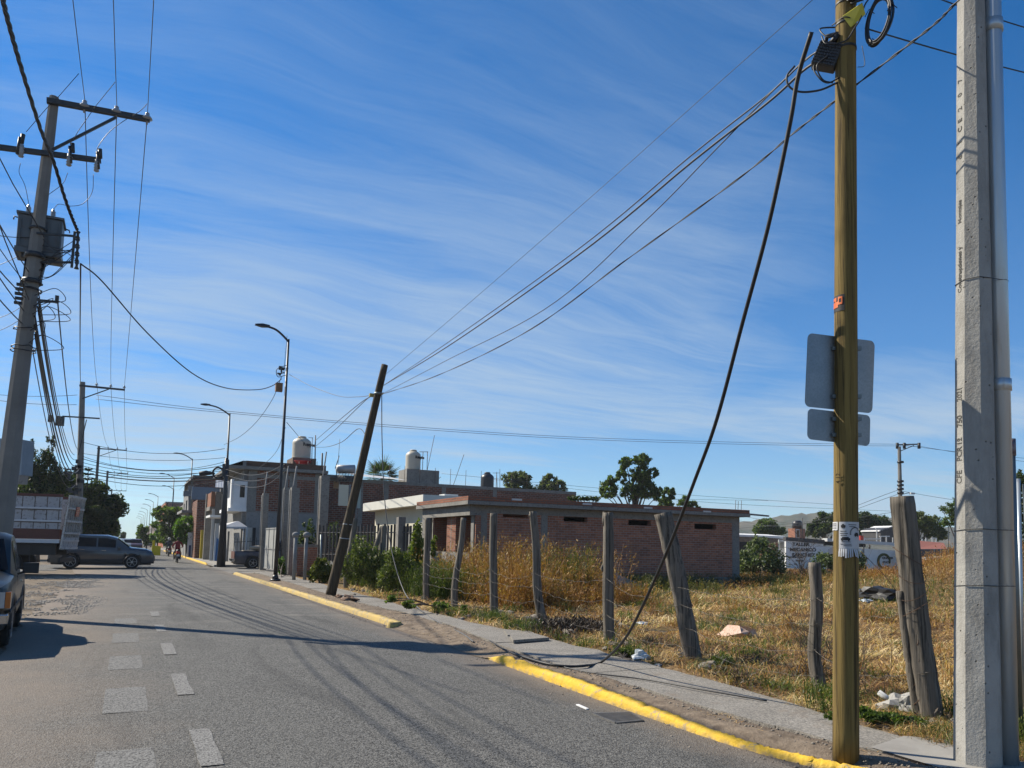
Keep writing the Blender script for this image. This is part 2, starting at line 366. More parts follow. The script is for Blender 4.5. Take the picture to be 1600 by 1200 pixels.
# asphalt: road along +Y, side street to the left; dust thickens towards both edges
def asphalt(name, dusty=True):
    t = NT(name); x_, y_, z_ = t.sep()
    g = t.mix(t.ramp(t.voronoi(85, out='Color'), [(.43, 0.0), (.57, 1.0)]), (.018, .017, .016), (.28, .272, .25))
    g = t.mix(.5, g, t.mix(t.ramp(t.noise(38, 6, .85), [(.45, 0.0), (.55, 1.0)]), (.022, .021, .02), (.22, .214, .196)))
    g = t.mix(t.ramp(t.noise(.35, 5, .6, t.mapping((2.2, .35, 1))), [(.38, 0.0), (.68, .35)]), g, (.15, .145, .13))
    g = t.mix(t.ramp(t.noise(1.2, 6, .7, t.mapping((1.0, .5, 1))), [(.56, 0.0), (.70, .30)]), g, (.26, .245, .215))
    sw = t.math('MULTIPLY', t.ramp(t.noise(1.0, 6, .7, t.mapping((.35, 1.7, 1), (0, 0, R(12))), 1.2), [(.52, 0.0), (.66, .75)]), t.ramp(t.math('DIVIDE', y_, 60.0), [(.20, 0.0), (.30, 1.0), (.62, .8), (.8, 0.0)])); g = t.mix(sw, g, (.27, .25, .215))
    g = t.mix(t.ramp(t.noise(.8, 5, .6, t.mapping((1.6, .22, 1)), .4), [(.53, 0.0), (.66, .50)]), g, (.045, .044, .042))
    if dusty:
        n1 = t.math('MULTIPLY', t.math('SUBTRACT', t.noise(.6, 6, .65), .5), 3.0)
        dl = t.ramp(t.math('DIVIDE', t.math('ADD', t.math('ADD', x_, n1), 4.0), 10.0), [(.24, 1.0), (.36, .38), (.46, 0.0)])
        n2 = t.math('MULTIPLY', t.math('SUBTRACT', t.noise(1.1, 6, .7), .5), 1.1)
        dr = t.ramp(t.math('DIVIDE', t.math('ADD', x_, n2), 5.0), [(.80, 0.0), (.93, .9)])
        gy = t.ramp(t.math('DIVIDE', y_, 50.0), [(.10, .75), (.20, 1.0), (.30, .9), (.42, .55)])
        dr = t.math('MULTIPLY', dr, gy)
        dust = t.math('MAXIMUM', dl, dr); dust = t.math('MULTIPLY', dust, t.ramp(t.noise(22, 5, .7), [(.25, .55), (.6, 1.0)]))
        g = t.mix(dust, g, (.27, .215, .165))
    t.col(g); t.set(.82, 0, .3); t.bump(t.math('ADD', t.voronoi(75), t.noise(130, 3, .6)), .9, .008); return t.m
M_asph = asphalt('asphalt')
m = MB(); ysr = np.concatenate([np.arange(-12, 40, .35), np.arange(40, 900, 20)]); vs = []; 
rr = random.Random(3)
for yy in ysr:
    j = -1.75+(float(fbm(np.array(yy), np.array(3.0), .5))-.5)*1.4 if yy < 44 else -3.4
    vs += [(j, yy, 0), (0, yy, .02), (2.3, yy, .035), (KX, yy, 0)]
n = len(ysr); m.add(vs, [(4*i+k, 4*i+k+1, 4*i+k+5, 4*i+k+4) for i in range(n-1) for k in range(3)], True)
tag(m.build('road', M_asph, loc=(0,0,0)), kind='structure')
vs = [(x_, y_, -.004) for x_ in (-90, -40, -20, -3) for y_ in (43.5, 53)]
tag(MB().add(vs, [(0,2,3,1),(2,4,5,3),(4,6,7,5)]).build('side_street', asphalt('asphalt_side', False), loc=(0,0,0)), kind='structure')
tag(MB().add([(KX, 39.8, -.004), (9.5, 42.5, -.004), (14, 44, -.004), (14, 50.5, -.004), (KX, 50.5, -.004)], [(0,1,2,3,4)]).build('driveway', mat('apron', (.24,.225,.20), (.17,.155,.135), 1.2, bscale=20, bump=.4), loc=(0,0,0)), kind='structure')
# worn paint
def worn(name, c, cov):
    t = NT(name); bs = t.mix(t.ramp(t.voronoi(85, out='Color'), [(.4, 0.0), (.6, 1.0)]), (.035, .034, .032), (.22, .215, .20))
    t.col(t.mix(t.ramp(t.noise(55, 6, .8), [(cov-.1, 0.0), (cov+.06, 1.0)]), bs, c)); t.set(.8, 0, .3); t.bump(t.voronoi(75), .5, .005); return t.m
M_dash, M_pat = worn('worn_line', (.34, .33, .31), .54), worn('faded_patch', (.27, .262, .245), .56)
def patch(x0, x1, y0, y1, m_, z=.038):
    q = MB(); zz = lambda x: z if x > .3 else z-.006
    e = lambda: rr.uniform(-.006, .006); N = 6; a = [(x0+e(), y0+(y1-y0)*i/N, zz(x0)) for i in range(N+1)]; b = [(x1+e(), y0+(y1-y0)*i/N, zz(x1)) for i in range(N+1)]
    q.add(a+b, [(i, i+1, N+2+i, N+1+i) for i in range(N)]); tag(q.build('road_marking', m_, loc=(0,0,0)), kind='structure')
for y0, y1 in ((4.3, 5.3), (5.9, 7.05), (8.65, 10.0), (11.7, 13.0), (14.6, 15.8), (17.6, 18.7)): patch(.56, .72, y0, y1, M_dash, .032)
for y0, y1 in ((5.0, 6.6), (8.0, 9.3), (10.6, 11.8), (13.3, 14.6), (16.2, 17.3)): patch(-.10, .28, y0, y1, M_pat, .030)
# kerb: painted concrete, broken by the crossing in front of the drain
t = NT('yellow_kerb'); c = t.mix(t.ramp(t.noise(9, 7, .78), [(.56, 0.0), (.63, 1.0)]), (.86, .54, .045), (.42, .34, .22))
c = t.mix(t.ramp(t.noise(2.6, 5, .7), [(.50, 0.0), (.75, .6)]), c, (.66, .46, .15)); x_, y_, z_ = t.sep()
c = t.mix(t.math('MULTIPLY', t.ramp(z_, [(.0, 1.0), (.045, 0.0)]), t.ramp(t.noise(9, 4), [(.35, 0.0), (.6, .9)])), c, (.26, .21, .16))
t.col(c); t.set(.75, 0, .3); t.bump(t.noise(9, 5, .7), .8, .03); M_kerb = t.m
def kerb(pts, w=.15, h=.115, ends=(True, True), flip=1, low=False, m=None):
    q = MB(); P = smoothpath([(x, y, 0) for x, y in pts], 22); vs = []; N = len(P)
    for i, p in enumerate(P):
        tt = P[min(i+1, N-1)]-P[max(0, i-1)]; tt /= np.linalg.norm(tt); nn = V(-tt[1], tt[0], 0)*flip
        f = min(1, (i+.3)/5) if ends[0] else 1; f = min(f, (N-1-i+.3)/5) if ends[1] else f
        if low: f *= 1-.50*float(sstep(7.5, 4.6, p[1])); w = .13-.05*float(sstep(6.5, 4.6, p[1]))
        hh = h*f*(1+rr.uniform(-.09, .05)-(.22 if rr.random() < .07 else 0)); j = rr.uniform(-.016, .022)
        vs += [p-nn*.01-V(0,0,.05), p+nn*(j*.5)+V(0,0,hh*.55), p+nn*(.02+j)+V(0,0,hh*.93), p+nn*(.055+j)+V(0,0,hh), p+nn*(w-.02)+V(0,0,hh+rr.uniform(-.006,.006)), p+nn*(w+.01)+V(0,0,-.05)]
    q.add(vs, [(6*i+k, 6*i+k+1, 6*i+k+7, 6*i+k+6) for i in range(N-1) for k in range(5)]+[(0,1,2,3,4,5), tuple(6*(N-1)+k for k in range(6))[::-1]], True)
    tag(q.build('kerb', m or M_kerb, loc=(0,0,0)), kind='structure')
kerb([(KX+.02, y) for y in np.arange(39.7, 14.6, -2.5)]+[(KX, 14.5)], m=mat('faded_yellow_kerb', (.66,.46,.12), (.50,.37,.15), 1.8, bump=.7, bscale=12, bdist=.02, c3=(.32,.27,.20)))
kerb([(KX-.02, 10.2), (4.60, 7.64), (4.56, 6.4), (4.565, 5.13), (4.64, 4.55), (4.80, 4.05), (5.15, 3.5), (5.8, 3.0), (7, 2.6), (8.5, 2.4)], w=.13, ends=(True, False), low=True)
kerb([(KX+.1, y) for y in np.arange(120, 51.5, -5.0)])
# pavement
t = NT('pavement'); c = t.mix(t.ramp(t.noise(1.3, 6, .65), [(.35, 0.0), (.65, 1.0)]), (.34, .31, .265), (.46, .425, .37))
c = t.mix(t.ramp(t.noise(48, 5, .85), [(.42, 0.0), (.58, .85)]), c, (.11, .105, .095)); c = t.mix(t.ramp(t.noise(2.5, 6, .7), [(.57, 0.0), (.70, .6)]), c, (.26, .20, .145))
t.col(c); t.set(.88, 0, .25); t.bump(t.noise(110, 4, .7), .5, .006); M_walk = t.m
q = MB(); yy = 2.2
while yy < 40:
    ln = 3.0; N = 12; a, b = [], []
    for i in range(N+1):
        y_ = yy+(ln-.012)*i/N; a.append((float(walk_in(y_))+(float(fbm(np.array(y_), np.array(1.), 1.7))-.5)*.22, y_, ZS+.004)); b.append((float(walk_out(y_))+(float(fbm(np.array(y_), np.array(7.), 1.7))-.5)*.22, y_, ZS+.004))
    dz = rr.uniform(-.004, .004); tilt = rr.uniform(-.006, .006)
    top = [(p[0], p[1], p[2]+dz-tilt) for p in a]+[(p[0], p[1], p[2]+dz+tilt) for p in b]; bot = [(p[0], p[1], -.03) for p in top]; K = 2*(N+1)
    fs = [(i, N+1+i, N+2+i, i+1) for i in range(N)]+[(i, i+1, K+i+1, K+i) for i in range(N)]+[(N+1+i, K+N+1+i, K+N+2+i, N+2+i) for i in range(N)]+[(0, K, K+N+1, N+1), (N, 2*N+1, K+2*N+1, K+N)]
    q.add(top+bot, fs); yy += ln
tag(q.build('pavement', M_walk, loc=(0,0,0)), kind='structure')
tag(MB().box((5.0, 40.1, -.03), (6.6, 40.2, .03)).box((KX+.3, 51.6, -.03), (6.9, 150, .09)).build('far_pavement', mat('walk2', (.36,.34,.31), (.28,.26,.23), 1.5), loc=(0,0,0)), kind='structure')
# concrete landing where the near poles stand, poured fresh
tag(MB().add([(5.28, 2.6, ZS+.012), (6.9, 2.5, ZS+.012), (6.55, 3.9, ZS+.012), (5.95, 4.45, ZS+.012), (5.35, 4.3, ZS+.012)], [(0,1,2,3,4)]).build('cement_patch', mat('cement_patch', (.40,.38,.34), (.30,.28,.25), 2.5, bscale=30), loc=(0,0,0)), kind='structure')
# hills far behind the right-hand plots
hp = [(1100, 838), (1150, 816), (1195, 809), (1235, 803), (1275, 800), (1310, 803), (1350, 801), (1395, 808), (1450, 818), (1500, 825), (1570, 829), (1660, 843)]
t = NT('hill_scrub'); c = t.mix(t.ramp(t.noise(.02, 8, .7), [(.4, 0.0), (.62, 1.0)]), (.06, .075, .045), (.15, .13, .09)); t.col(c); t.set(1, 0, 0); M_hill = t.m
vs = []; NH = 90; us = np.linspace(1090, 1670, NH)
for u in us:
    v = np.interp(u, [p[0] for p in hp], [p[1] for p in hp])+1.2*math.sin(u*.21)+.8*math.sin(u*.53)
    top = atD(u, v, 1000); h = max(top[2], 1)
    b = top-V(0,0,h); d = V(b[0], b[1], 0); d /= np.linalg.norm(d)
    for k, (dd, hf) in enumerate(((-300, 0), (-170, .22), (-75, .62), (0, 1), (100, .7), (210, 0))):
        vs.append(b+d*dd+V(0, 0, h*hf*(1+.10*math.sin(u*.13+k*2)*(0 < k < 3))-1))
tag(MB().add(vs, [(6*i+k, 6*i+k+1, 6*i+k+7, 6*i+k+6) for i in range(NH-1) for k in range(5)], True).build('hill', M_hill, loc=(0,0,0)), kind='structure')

# ------------------------------------------------------------------ shared materials
M_black = mat('black_rubber', (.008,.008,.009), (.014,.014,.016), 8, rough=.55, bump=.1)
M_wire = mat('black_cable', (.012,.012,.014), (.022,.022,.024), 9, rough=.5, bump=0)
M_galv = mat('galvanised_steel', (.66,.72,.75), (.46,.52,.56), 3, rough=.32, metal=.5, bump=.08, stretch=(1,1,.15), c3=(.55,.57,.56))
M_galvd = mat('aged_zinc', (.26,.29,.30), (.18,.21,.21), 5, rough=.5, metal=.7, bump=.1)
M_steel = mat('dark_steel', (.05,.055,.06), (.08,.08,.08), 6, rough=.5, metal=.6, bump=.1)
M_lamp = mat('black_paint', (.016,.018,.024), (.03,.03,.036), 4, rough=.45, bump=.1)
M_conc = mat('pole_concrete', (.43,.42,.39), (.34,.33,.305), 2.2, rough=.9, bump=.35, bscale=45, bdist=.006, c3=(.48,.465,.43))
M_concd = mat('old_pole_concrete', (.27,.26,.235), (.20,.19,.17), 2.0, rough=.92, bump=.4, bscale=30)
M_porc = mat('porcelain', (.42,.44,.46), (.34,.36,.38), 6, rough=.25, bump=0)
M_grey = mat('transformer_grey', (.13,.15,.16), (.09,.105,.115), 2, rough=.5, bump=.1, c3=(.12,.11,.10))
M_white = mat('white_paint', (.72,.72,.70), (.62,.62,.60), 3, rough=.6, bump=.1)
M_ink = mat('black_ink', (.02,.02,.022), rough=.7, bump=0)
def pole_wood(name, a, b, c, rough=.85, sc=1.0):
    t = NT(name); cc = t.mapping((16*sc, 16*sc, .55)); f = t.ramp(t.noise(1.6, 7, .65, cc, .6), [(.34, 0.0), (.66, 1.0)]); k = t.mix(f, a, b)
    k = t.mix(t.ramp(t.noise(2.4, 7, .72, t.mapping((14*sc, 14*sc, .35))), [(.50, 0.0), (.60, .9)]), k, c)
    k = t.mix(t.ramp(t.voronoi(2.2, t.mapping((1, 1, .55))), [(.03, .8), (.07, 0.0)]), k, c)
    k = t.mix(t.ramp(t.noise(.9, 4), [(.4, 0.0), (.7, .45)]), k, tuple(v*.6 for v in a))
    t.col(k); t.set(rough, 0, .3); t.bump(t.noise(3, 7, .7, t.mapping((22*sc, 22*sc, .6))), .6, .012); return t.m
M_pw = pole_wood('treated_pine', (.33,.23,.07), (.17,.115,.035), (.045,.03,.012))
M_pl = pole_wood('dark_creosote', (.085,.062,.035), (.055,.042,.026), (.14,.10,.055))
M_post = pole_wood('grey_weathered_wood', (.27,.235,.19), (.14,.12,.095), (.035,.03,.024), sc=1.0)
# ------------------------------------------------------------------ near wooden pole
def rough_tube(q, A, B, ra, rb, seg=30, n=20, wob=.012, rw=.03, seed=0, prof=None, phase=0, fl=0):
    r_ = random.Random(seed); A, B = np.array(A, float), np.array(B, float); P, rs = [], []
    f1, f2, p1, p2 = r_.uniform(2, 4), r_.uniform(5, 9), r_.uniform(0, 6), r_.uniform(0, 6)
    for i in range(seg+1):
        s_ = i/seg; p = A+(B-A)*s_+V(math.sin(f1*s_+p1)-math.sin(p1), math.cos(f1*s_+p2)-math.cos(p2), 0)*wob*min(1, s_*4)+V(math.sin(f2*s_+p2), math.sin(f2*s_+p1), 0)*wob*.25*min(1, s_*6)
        if prof is not None: p = p+np.array(prof(s_))
        P.append(p); rs.append((ra+(rb-ra)*s_)*(1+r_.uniform(-rw, rw)))
    a1, a2, a3 = r_.uniform(0, 6), r_.uniform(0, 6), r_.uniform(0, 6)
    rf = (lambda s, th: 1+fl*(.5*math.sin(2*th+a1+2*s)+.45*math.sin(5*th+a2+1.3*s)+.35*math.sin(9*th+a3-2*s)+.3*(-1 if math.sin(4*th+a1+.8*s) > .93 else 0))) if fl else None
    q.tube(P, rs, n, phase=phase, rf=rf); return P
WB = G(1321.5, 1185, ZS); WD = np.dot(MC.T[2]*-1, WB-EV)
WTp = above(1322, 0, WB); WT = WB+(WTp-WB)*(7.9/WTp[2])
pole = thing('wooden_pole', 'yellow-brown treated wooden pole standing beside the yellow kerb, flyers stapled round it', 'utility pole', WB)
q = MB(); rough_tube(q, WB-V(0,0,.02), WT, 39/2400*WD, 30/2400*WD, 40, 64, .0015, .003, 3, fl=.012); q.build('shaft', M_pw, pole)
def wp(v, du=0.0, dn=0.0):      # a point on the near pole at image height v, du pixels sideways, dn metres towards the eye
    s_ = above(1321.7+du, v, WB); d = V(s_[0], s_[1], 0); d /= np.linalg.norm(d); return s_-d*dn
rp = lambda v: (39-(1185-v)*.0066)/2400*WD
q = MB(); tv = V(-WB[0], -WB[1], 0); tv /= np.linalg.norm(tv); sv = V(-tv[1], tv[0], 0)   # sv points image right... towards the eye = tv
if np.dot(sv, V(1, 0, 0)) < 0: sv = -sv
def band(q, c, r, h, n=24): q.lathe(c, [(r, -h/2), (r, h/2)], n)
for v in (8, 40, 78): band(q, wp(v), rp(v)+.006, .022)
q.cbox(wp(10, 12, rp(10)+.03), (.09, .05, .045)); q.tube([wp(12, 6, rp(10)+.02), wp(8, 24, rp(10)+.05)], .016, 8); q.tube([wp(17, 8, rp(10)+.02), wp(13, 28, rp(10)+.04)], .010, 8)
q.build('clamp_hardware', M_steel, pole)
q = MB(); a, b, c, d = wp(36, -5, rp(40)+.01), wp(20, 26, rp(40)+.05), wp(34, 31, rp(40)+.02), wp(52, 8, rp(40)+.0)
q.prism([a, b, c, d], tv*-.004+V(0,0,.006)); q.build('yellow_plate', mat('yellow_enamel', (.62,.56,.04), (.5,.45,.04), 5, rough=.4, bump=.05), pole)
# ribbed splice closure hung on the left of the pole
bc = wp(91, -30, .02); clo = thing('splice_box', 'black ribbed splice box hanging near the top of the yellow-brown pole', 'cable box', bc)
rb = rp(90); Lr = np.array(Matrix.Rotation(R(-14), 3, Vector(tv)))
q = MB(); fr = np.stack([sv, tv, V(0,0,1)], 1)      # columns: image right, towards eye, up
def loc(p, o=bc, Rm=fr @ np.array(Matrix.Rotation(R(24), 3, 'Y'))): return o+Rm @ np.array(p, float)
def lbox(q, lo, hi, o=bc): q.add([loc((x, y, z), o) for z in (lo[2], hi[2]) for y in (lo[1], hi[1]) for x in (lo[0], hi[0])], [(0,2,3,1),(4,5,7,6),(0,1,5,4),(2,6,7,3),(0,4,6,2),(1,3,7,5)])
lbox(q, (-.09, -.06, -.10), (.10, .05, .10)); M_box = mat('grey_black_plastic', (.045,.047,.05), (.06,.06,.062), 8, rough=.5, bump=.1); q.build('shell', M_box, clo, bevel=.012)
q = MB()
for i in range(8):
    for j in range(8): lbox(q, (-.086+i*.023, .048, -.094+j*.024), (-.086+i*.023+.015, .062, -.094+j*.024+.016))
q.build('rib', M_box, clo, bevel=.002)
q = MB(); q.tube([loc((-.05, 0, .09)), loc((-.06, .02, .15)), loc((.02, .02, .19)), loc((.08, 0, .14))], .02, 10); q.tube([loc((.0, .03, .1)), loc((.02, .03, .17))], .025, 8); q.build('cable_gland', M_black, clo)
# coil of spare cable
cc0 = wp(38, 51, .05); coil = MB(); rr = random.Random(5)
for k in range(9):
    ph = rr.uniform(0, 6); ax, az = .088+rr.uniform(-.012, .012), .205+rr.uniform(-.014, .014); o = cc0+sv*rr.uniform(-.008, .008)+tv*rr.uniform(-.03, .03)
    coil.tube([o+sv*(ax*math.cos(t_)+.10*math.sin(t_)*.22)+V(0,0,az*math.sin(t_))+tv*(.06*math.cos(t_+.5)) for t_ in np.linspace(ph, ph+6.28, 34)], .008, 6, cap=False)
for t_ in (.2, 2.6, 4.4): 
    o = cc0+sv*(.088*math.cos(t_)+.022*math.sin(t_))+V(0,0,.205*math.sin(t_))+tv*(.06*math.cos(t_+.5)); coil.tube([o-sv*.03-V(0,0,.01), o+V(0,0,.025)+tv*.035, o+sv*.04], .004, 5)
tag(coil.build('cable_coil', M_wire), 'oval coil of spare black cable tied at the top of the yellow-brown pole', 'cable coil')
q = MB(); q.tube(smoothpath([wp(0, 40, .05), wp(20, 30, .1), wp(38, 24, .09), wp(55, 14, rp(50)+.02), wp(75, -1, rp(50)+.02), wp(80, -30, .1), wp(62, -38, .05)], 8), .006, 6)
q.tube(smoothpath([wp(40, -22, .0), wp(37, -2, rp(50)+.01), wp(42, 18, rp(50))], 8), .005, 6)
q.tube(smoothpath([wp(40, -8, -.02), wp(52, -40, .06), wp(72, -28, .12), wp(62, -14, .1)], 8), .006, 6)
q.tube(smoothpath([wp(96, -26, .07), wp(110, -50, .06), wp(130, -42, .08), wp(138, -28, .08), wp(128, -10, .06)], 10), .006, 6)
q.tube(smoothpath([wp(97, -28, .09), wp(114, -45, .1), wp(133, -36, .08), wp(138, -20, .08)], 10), .006, 6)
q.tube(smoothpath([wp(112, -80, .08), wp(128, -92, .08), wp(144, -88, .08), wp(152, -70, .08), wp(148, -40, .07), wp(134, -12, .05)], 10), .0085, 8)
q.tube(smoothpath([wp(60, 25, -.1), wp(90, 29, -.1), wp(94, 18, -.1)], 8), .003, 5)
tag(q.build('loose_cable', M_wire), 'tangle of thin black cable loops hanging round the top of the yellow-brown pole', 'cable')
# orange sticker, brand number, flyers
def wrap(name, v0, v1, a0, a1, m, off=.006, n=10, z2=None, parent=None, rough_=0):
    P0, P1 = wp(v0), wp(v1); q = MB(); vs = []; r_ = random.Random(int(v0))
    for i in range(n+1):
        th = R(a0+(a1-a0)*i/n); dd = sv*math.sin(th)+tv*math.cos(th); j = r_.uniform(-1, 1)*rough_
        vs += [P0+dd*(rp(v0)+off), P1+dd*(rp(v1)+off+abs(j))+V(0,0,j*.6)]
    return q.add(vs, [(2*i, 2*i+1, 2*i+3, 2*i+2) for i in range(n)], True), vs
stk = thing('warning_sticker', 'small orange and black sticker wrapped on the yellow-brown pole', 'sticker', wp(476))
wrap('x', 464, 489, -88, -6, 0, .005)[0].build('backing', M_ink, stk); M_or = mat('orange_vinyl', (.85,.17,.02), (.7,.13,.02), 9, rough=.5, bump=0)
q = MB()
for v0, v1, a0, a1 in ((467, 472, -80, -50), (467, 483, -60, -52), (474, 483, -82, -40), (467, 478, -40, -34), (467, 470, -40, -18), (467, 478, -22, -17), (476, 479, -40, -18)):
    w_, vs_ = wrap('x', v0, v1, a0, a1, 0, .0075); q.add(w_.v, w_.f)
q.build('lettering', M_or, stk)
t = NT('flyer_print'); x_, y_, z_ = t.sep(); c = t.mix(t.ramp(t.noise(9, 3), [(.4, 0.0), (.6, 1.0)]), (.66,.66,.66), (.58,.58,.60)); t.col(c); t.set(.8, 0, .2); M_fly = t.m
fly = thing('paper_flyer', 'white flyer with car pictures and tear-off strips wrapped round the pole', 'flyer', wp(842))
w_, _ = wrap('x', 816, 857, -32, 78, 0, .0055, 14); w_.build('sheet', M_fly, fly)
q = MB()
def ink(v0, v1, a0, a1): 
    w_, _ = wrap('x', v0, v1, a0, a1, 0, .0075, 6); q.add(w_.v, w_.f)
for v_, a0, a1 in ((830, -26, 2), (833.5, -26, 8), (836.5, -24, 4), (846.5, -20, 20), (850, -24, 24), (852.5, -10, 26), (820, 10, 50), (823, 14, 44)): ink(v_, v_+.9, a0, a1)
for v_, a0, a1 in ((821, -22, -2), (841, -22, 18), (834, 38, 66)):
    ink(v_, v_+3.6, a0, a1); ink(v_-1.6, v_, a0+5, a1-6); ink(v_+3.6, v_+5, a0+3, a0+9); ink(v_+3.6, v_+5, a1-9, a1-3)
for k in range(14):
    a = -.2+k*.22; ink(833-9*math.sin(a), 834.2-9*math.sin(a), 40-24*math.cos(a), 46-24*math.cos(a))
q.build('printing', M_ink, fly)
fr2 = random.Random(4)
for k in range(12):
    a0 = -32+k*9.2; th = R(a0+4); dd = sv*math.sin(th)+tv*math.cos(th); ss = -sv*math.cos(th)*-1+tv*math.sin(th)*-1; P0, P1 = wp(857)+dd*(rp(857)+.004), wp(871+fr2.uniform(-2, 1))+dd*(rp(870)+.012+fr2.uniform(0, .022)); hw = rp(857)*R(9.2)/2*.82
    q = MB(); q.add([P0-ss*hw, P0+ss*hw, (P0+P1)/2+ss*hw+dd*.003, (P0+P1)/2-ss*hw+dd*.003, P1+ss*hw*.9, P1-ss*hw*.9], [(0,1,2,3), (3,2,4,5)]); q.build('tear_off_strip', M_fly, fly)
fl2 = thing('torn_flyer', 'torn white paper scraps stapled on the sunny side of the pole, beside the car flyer', 'flyer', wp(842, -10))
w_, _ = wrap('x', 816, 829, -88, -38, 0, .0055, 8, rough_=.003); w_.build('sheet', M_fly, fl2)
q = MB()
for v_ in (818.5, 821.5, 825): 
    w_, _ = wrap('x', v_, v_+1, -80, -45, 0, .0085, 5); q.add(w_.v, w_.f)
q.build('printing', M_ink, fl2)
q = MB(); o = wp(855, -18, -.01); q.add([o+V(0,0,.02), o+sv*-.05+V(0,0,-.03), o+sv*-.035-V(0,0,.055), o-V(0,0,.05)], [(0,1,2,3)]); q.add([wp(826, -20, .0), wp(845, -21, .0), wp(845, -18, .01), wp(826, -18, .01)], [(0,1,2,3)]); q.build('torn_corner', M_fly, fl2)
M_scar = mat('burnt_brand', (.07,.045,.02), rough=.9, bump=0)
for s_, v_ in (('4', 757), ('12', 750)): text_mesh('branded_number', s_, wp(v_, -9, rp(750)-.006)+tv*.006, V(0,0,1), -sv*.96+tv*-.2, .045, M_scar, pole, ext=.001, bold=.0004)
# ------------------------------------------------------------------ near concrete pole (octagonal) with moulded lettering
CB = G(1528.5, 1193, ZS); CD = np.dot(-MC[:, 2], CB-EV); CTp = above(1517, 0, CB); CT = CB+(CTp-CB)*(9.5/CTp[2])
cp = thing('concrete_pole', 'pale octagonal concrete pole with moulded lettering beside the steel conduit', 'utility pole', CB)
ctv = V(-CB[0], -CB[1], 0); ctv /= np.linalg.norm(ctv); csv = V(-ctv[1], ctv[0], 0); csv = -csv if csv[0] < 0 else csv
def octo(s_):       # ring at fraction s_ ; faces at -51, -6, 39, 84 ... degrees from the eye
    p = CB+(CT-CB)*s_; ap = (66-(26*s_*9.5/CTp[2]))/2400*CD*.985; rr_ = ap/math.cos(R(22.5))
    return [p+(csv*math.sin(R(-73.5+45*k))+ctv*math.cos(R(-73.5+45*k)))*rr_ for k in range(8)]
q = MB(); NS = 60; vs = []; r_ = random.Random(9)
for i in range(NS+1):
    ring = octo(i/NS); vs += [p+csv*r_.uniform(-.0015, .0015)+ctv*r_.uniform(-.0015, .0015) for p in ring]
q.add(vs, [(8*i+k, 8*i+(k+1) % 8, 8*i+8+(k+1) % 8, 8*i+8+k) for i in range(NS) for k in range(8)]+[tuple(range(8)), tuple(8*NS+k for k in range(8))])
t = NT('cast_concrete'); c = t.mix(t.ramp(t.noise(2.0, 7, .65), [(.35, 0.0), (.65, 1.0)]), (.47,.455,.42), (.38,.37,.34))
c = t.mix(t.ramp(t.noise(7, 6, .7, t.mapping((1,1,.25))), [(.48, 0.0), (.66, .65)]), c, (.25,.235,.21)); c = t.mix(t.ramp(t.voronoi(14, out='Distance'), [(.06, .85), (.11, 0.0)]), c, (.12,.115,.10))
t.col(c); t.set(.9, 0, .25); t.bump(t.math('ADD', t.noise(40, 6, .7), t.ramp(t.voronoi(14), [(.05, 0.0), (.12, 1.0)])), .9, .01)
q.build('shaft', t.m, cp)
M_mould = mat('moulded_letters', (.12,.115,.105), rough=.95, bump=0)
def face_text(s, v, size, bold=.001, sx=1.0, frac=.30):
    z_ = above(1515, v, CB)[2]; s_ = (z_-CB[2])/(CT[2]-CB[2]); ring = octo(s_); a, b = ring[0], ring[1]; e = (b-a)/np.linalg.norm(b-a); nn = csv*math.sin(R(-51))+ctv*math.cos(R(-51))
    lf = -e if np.dot(e, csv) > 0 else e; right = a if np.dot(a-b, csv) > 0 else b
    up = (CT-CB)/np.linalg.norm(CT-CB); text_mesh('moulded_lettering', s, right+lf*np.linalg.norm(b-a)*frac+nn*.0012, up, lf, size, M_mould, cp, ext=.0012, bold=bold, sx=sx)
for s, v, sz in (('CFE', 757, .075), ('PCR', 722, .075), ('12', 697, .07), ('750', 669, .075), ('2021', 629, .075)): face_text(s, v, sz, .001, .82 if len(s) < 4 else .74)
face_text('Construcciones y', 460, .052, .0006, 1.0, .34); face_text('Montajes', 352, .052, .0006, 1.0, .34)
for ch, v in (('d', 252), ('I', 227), ('C', 209), ('E', 194), ('2', 176), ('0', 154), ('7', 132)): face_text(ch, v, .06, .0012)
# steel conduit strapped to it
TB = G(1577, 1196, ZS); TTp = above(1550, 0, TB); TT = TB+(TTp-TB)*(9.6/TTp[2]); cd = thing('steel_conduit', 'tall shiny galvanised conduit strapped to the right of the concrete pole', 'conduit', TB)
ct = lambda v: above(np.interp(v, [0, 1196], [1550, 1577]), v, TB)
q = MB(); q.tube([TB-V(0,0,.02), TB+(TT-TB)*.5, TT], 27/2400*CD, 24); q.build('pipe', M_galv, cd)
for v in (42, 602): q = MB(); q.tube([ct(v+9), ct(v-9)], 31/2400*CD, 24); q.build('coupling', M_galv, cd)
for v in (442, 828, 914):
    P = [p+(p-CB-(CT-CB)*0)*0 for p in octo((above(1520, v, CB)[2]-CB[2])/(CT[2]-CB[2]))]; zc = P[0][2]
    c0 = sum(P)/8; pc_ = ct(v); pc_ = V(pc_[0], pc_[1], zc); rt = 28/2400*CD; k = [p+(p-c0)/np.linalg.norm(p-c0)*.004 for p in P]
    loop = k[5:]+k[:3]; m_ = [pc_+csv*rt*math.cos(a)+ctv*rt*math.sin(a) for a in (1.4, .7, 0, -.7, -1.4)]
    q = MB(); q.tube([k[0]+V(0,0,-.012), k[1], k[2]+V(0,0,.004), k[3]]+m_+[k[4], k[5], k[6], k[7], k[0]+V(0,0,-.012)], .0026, 6); q.build('tie_wire', M_steel, cd)
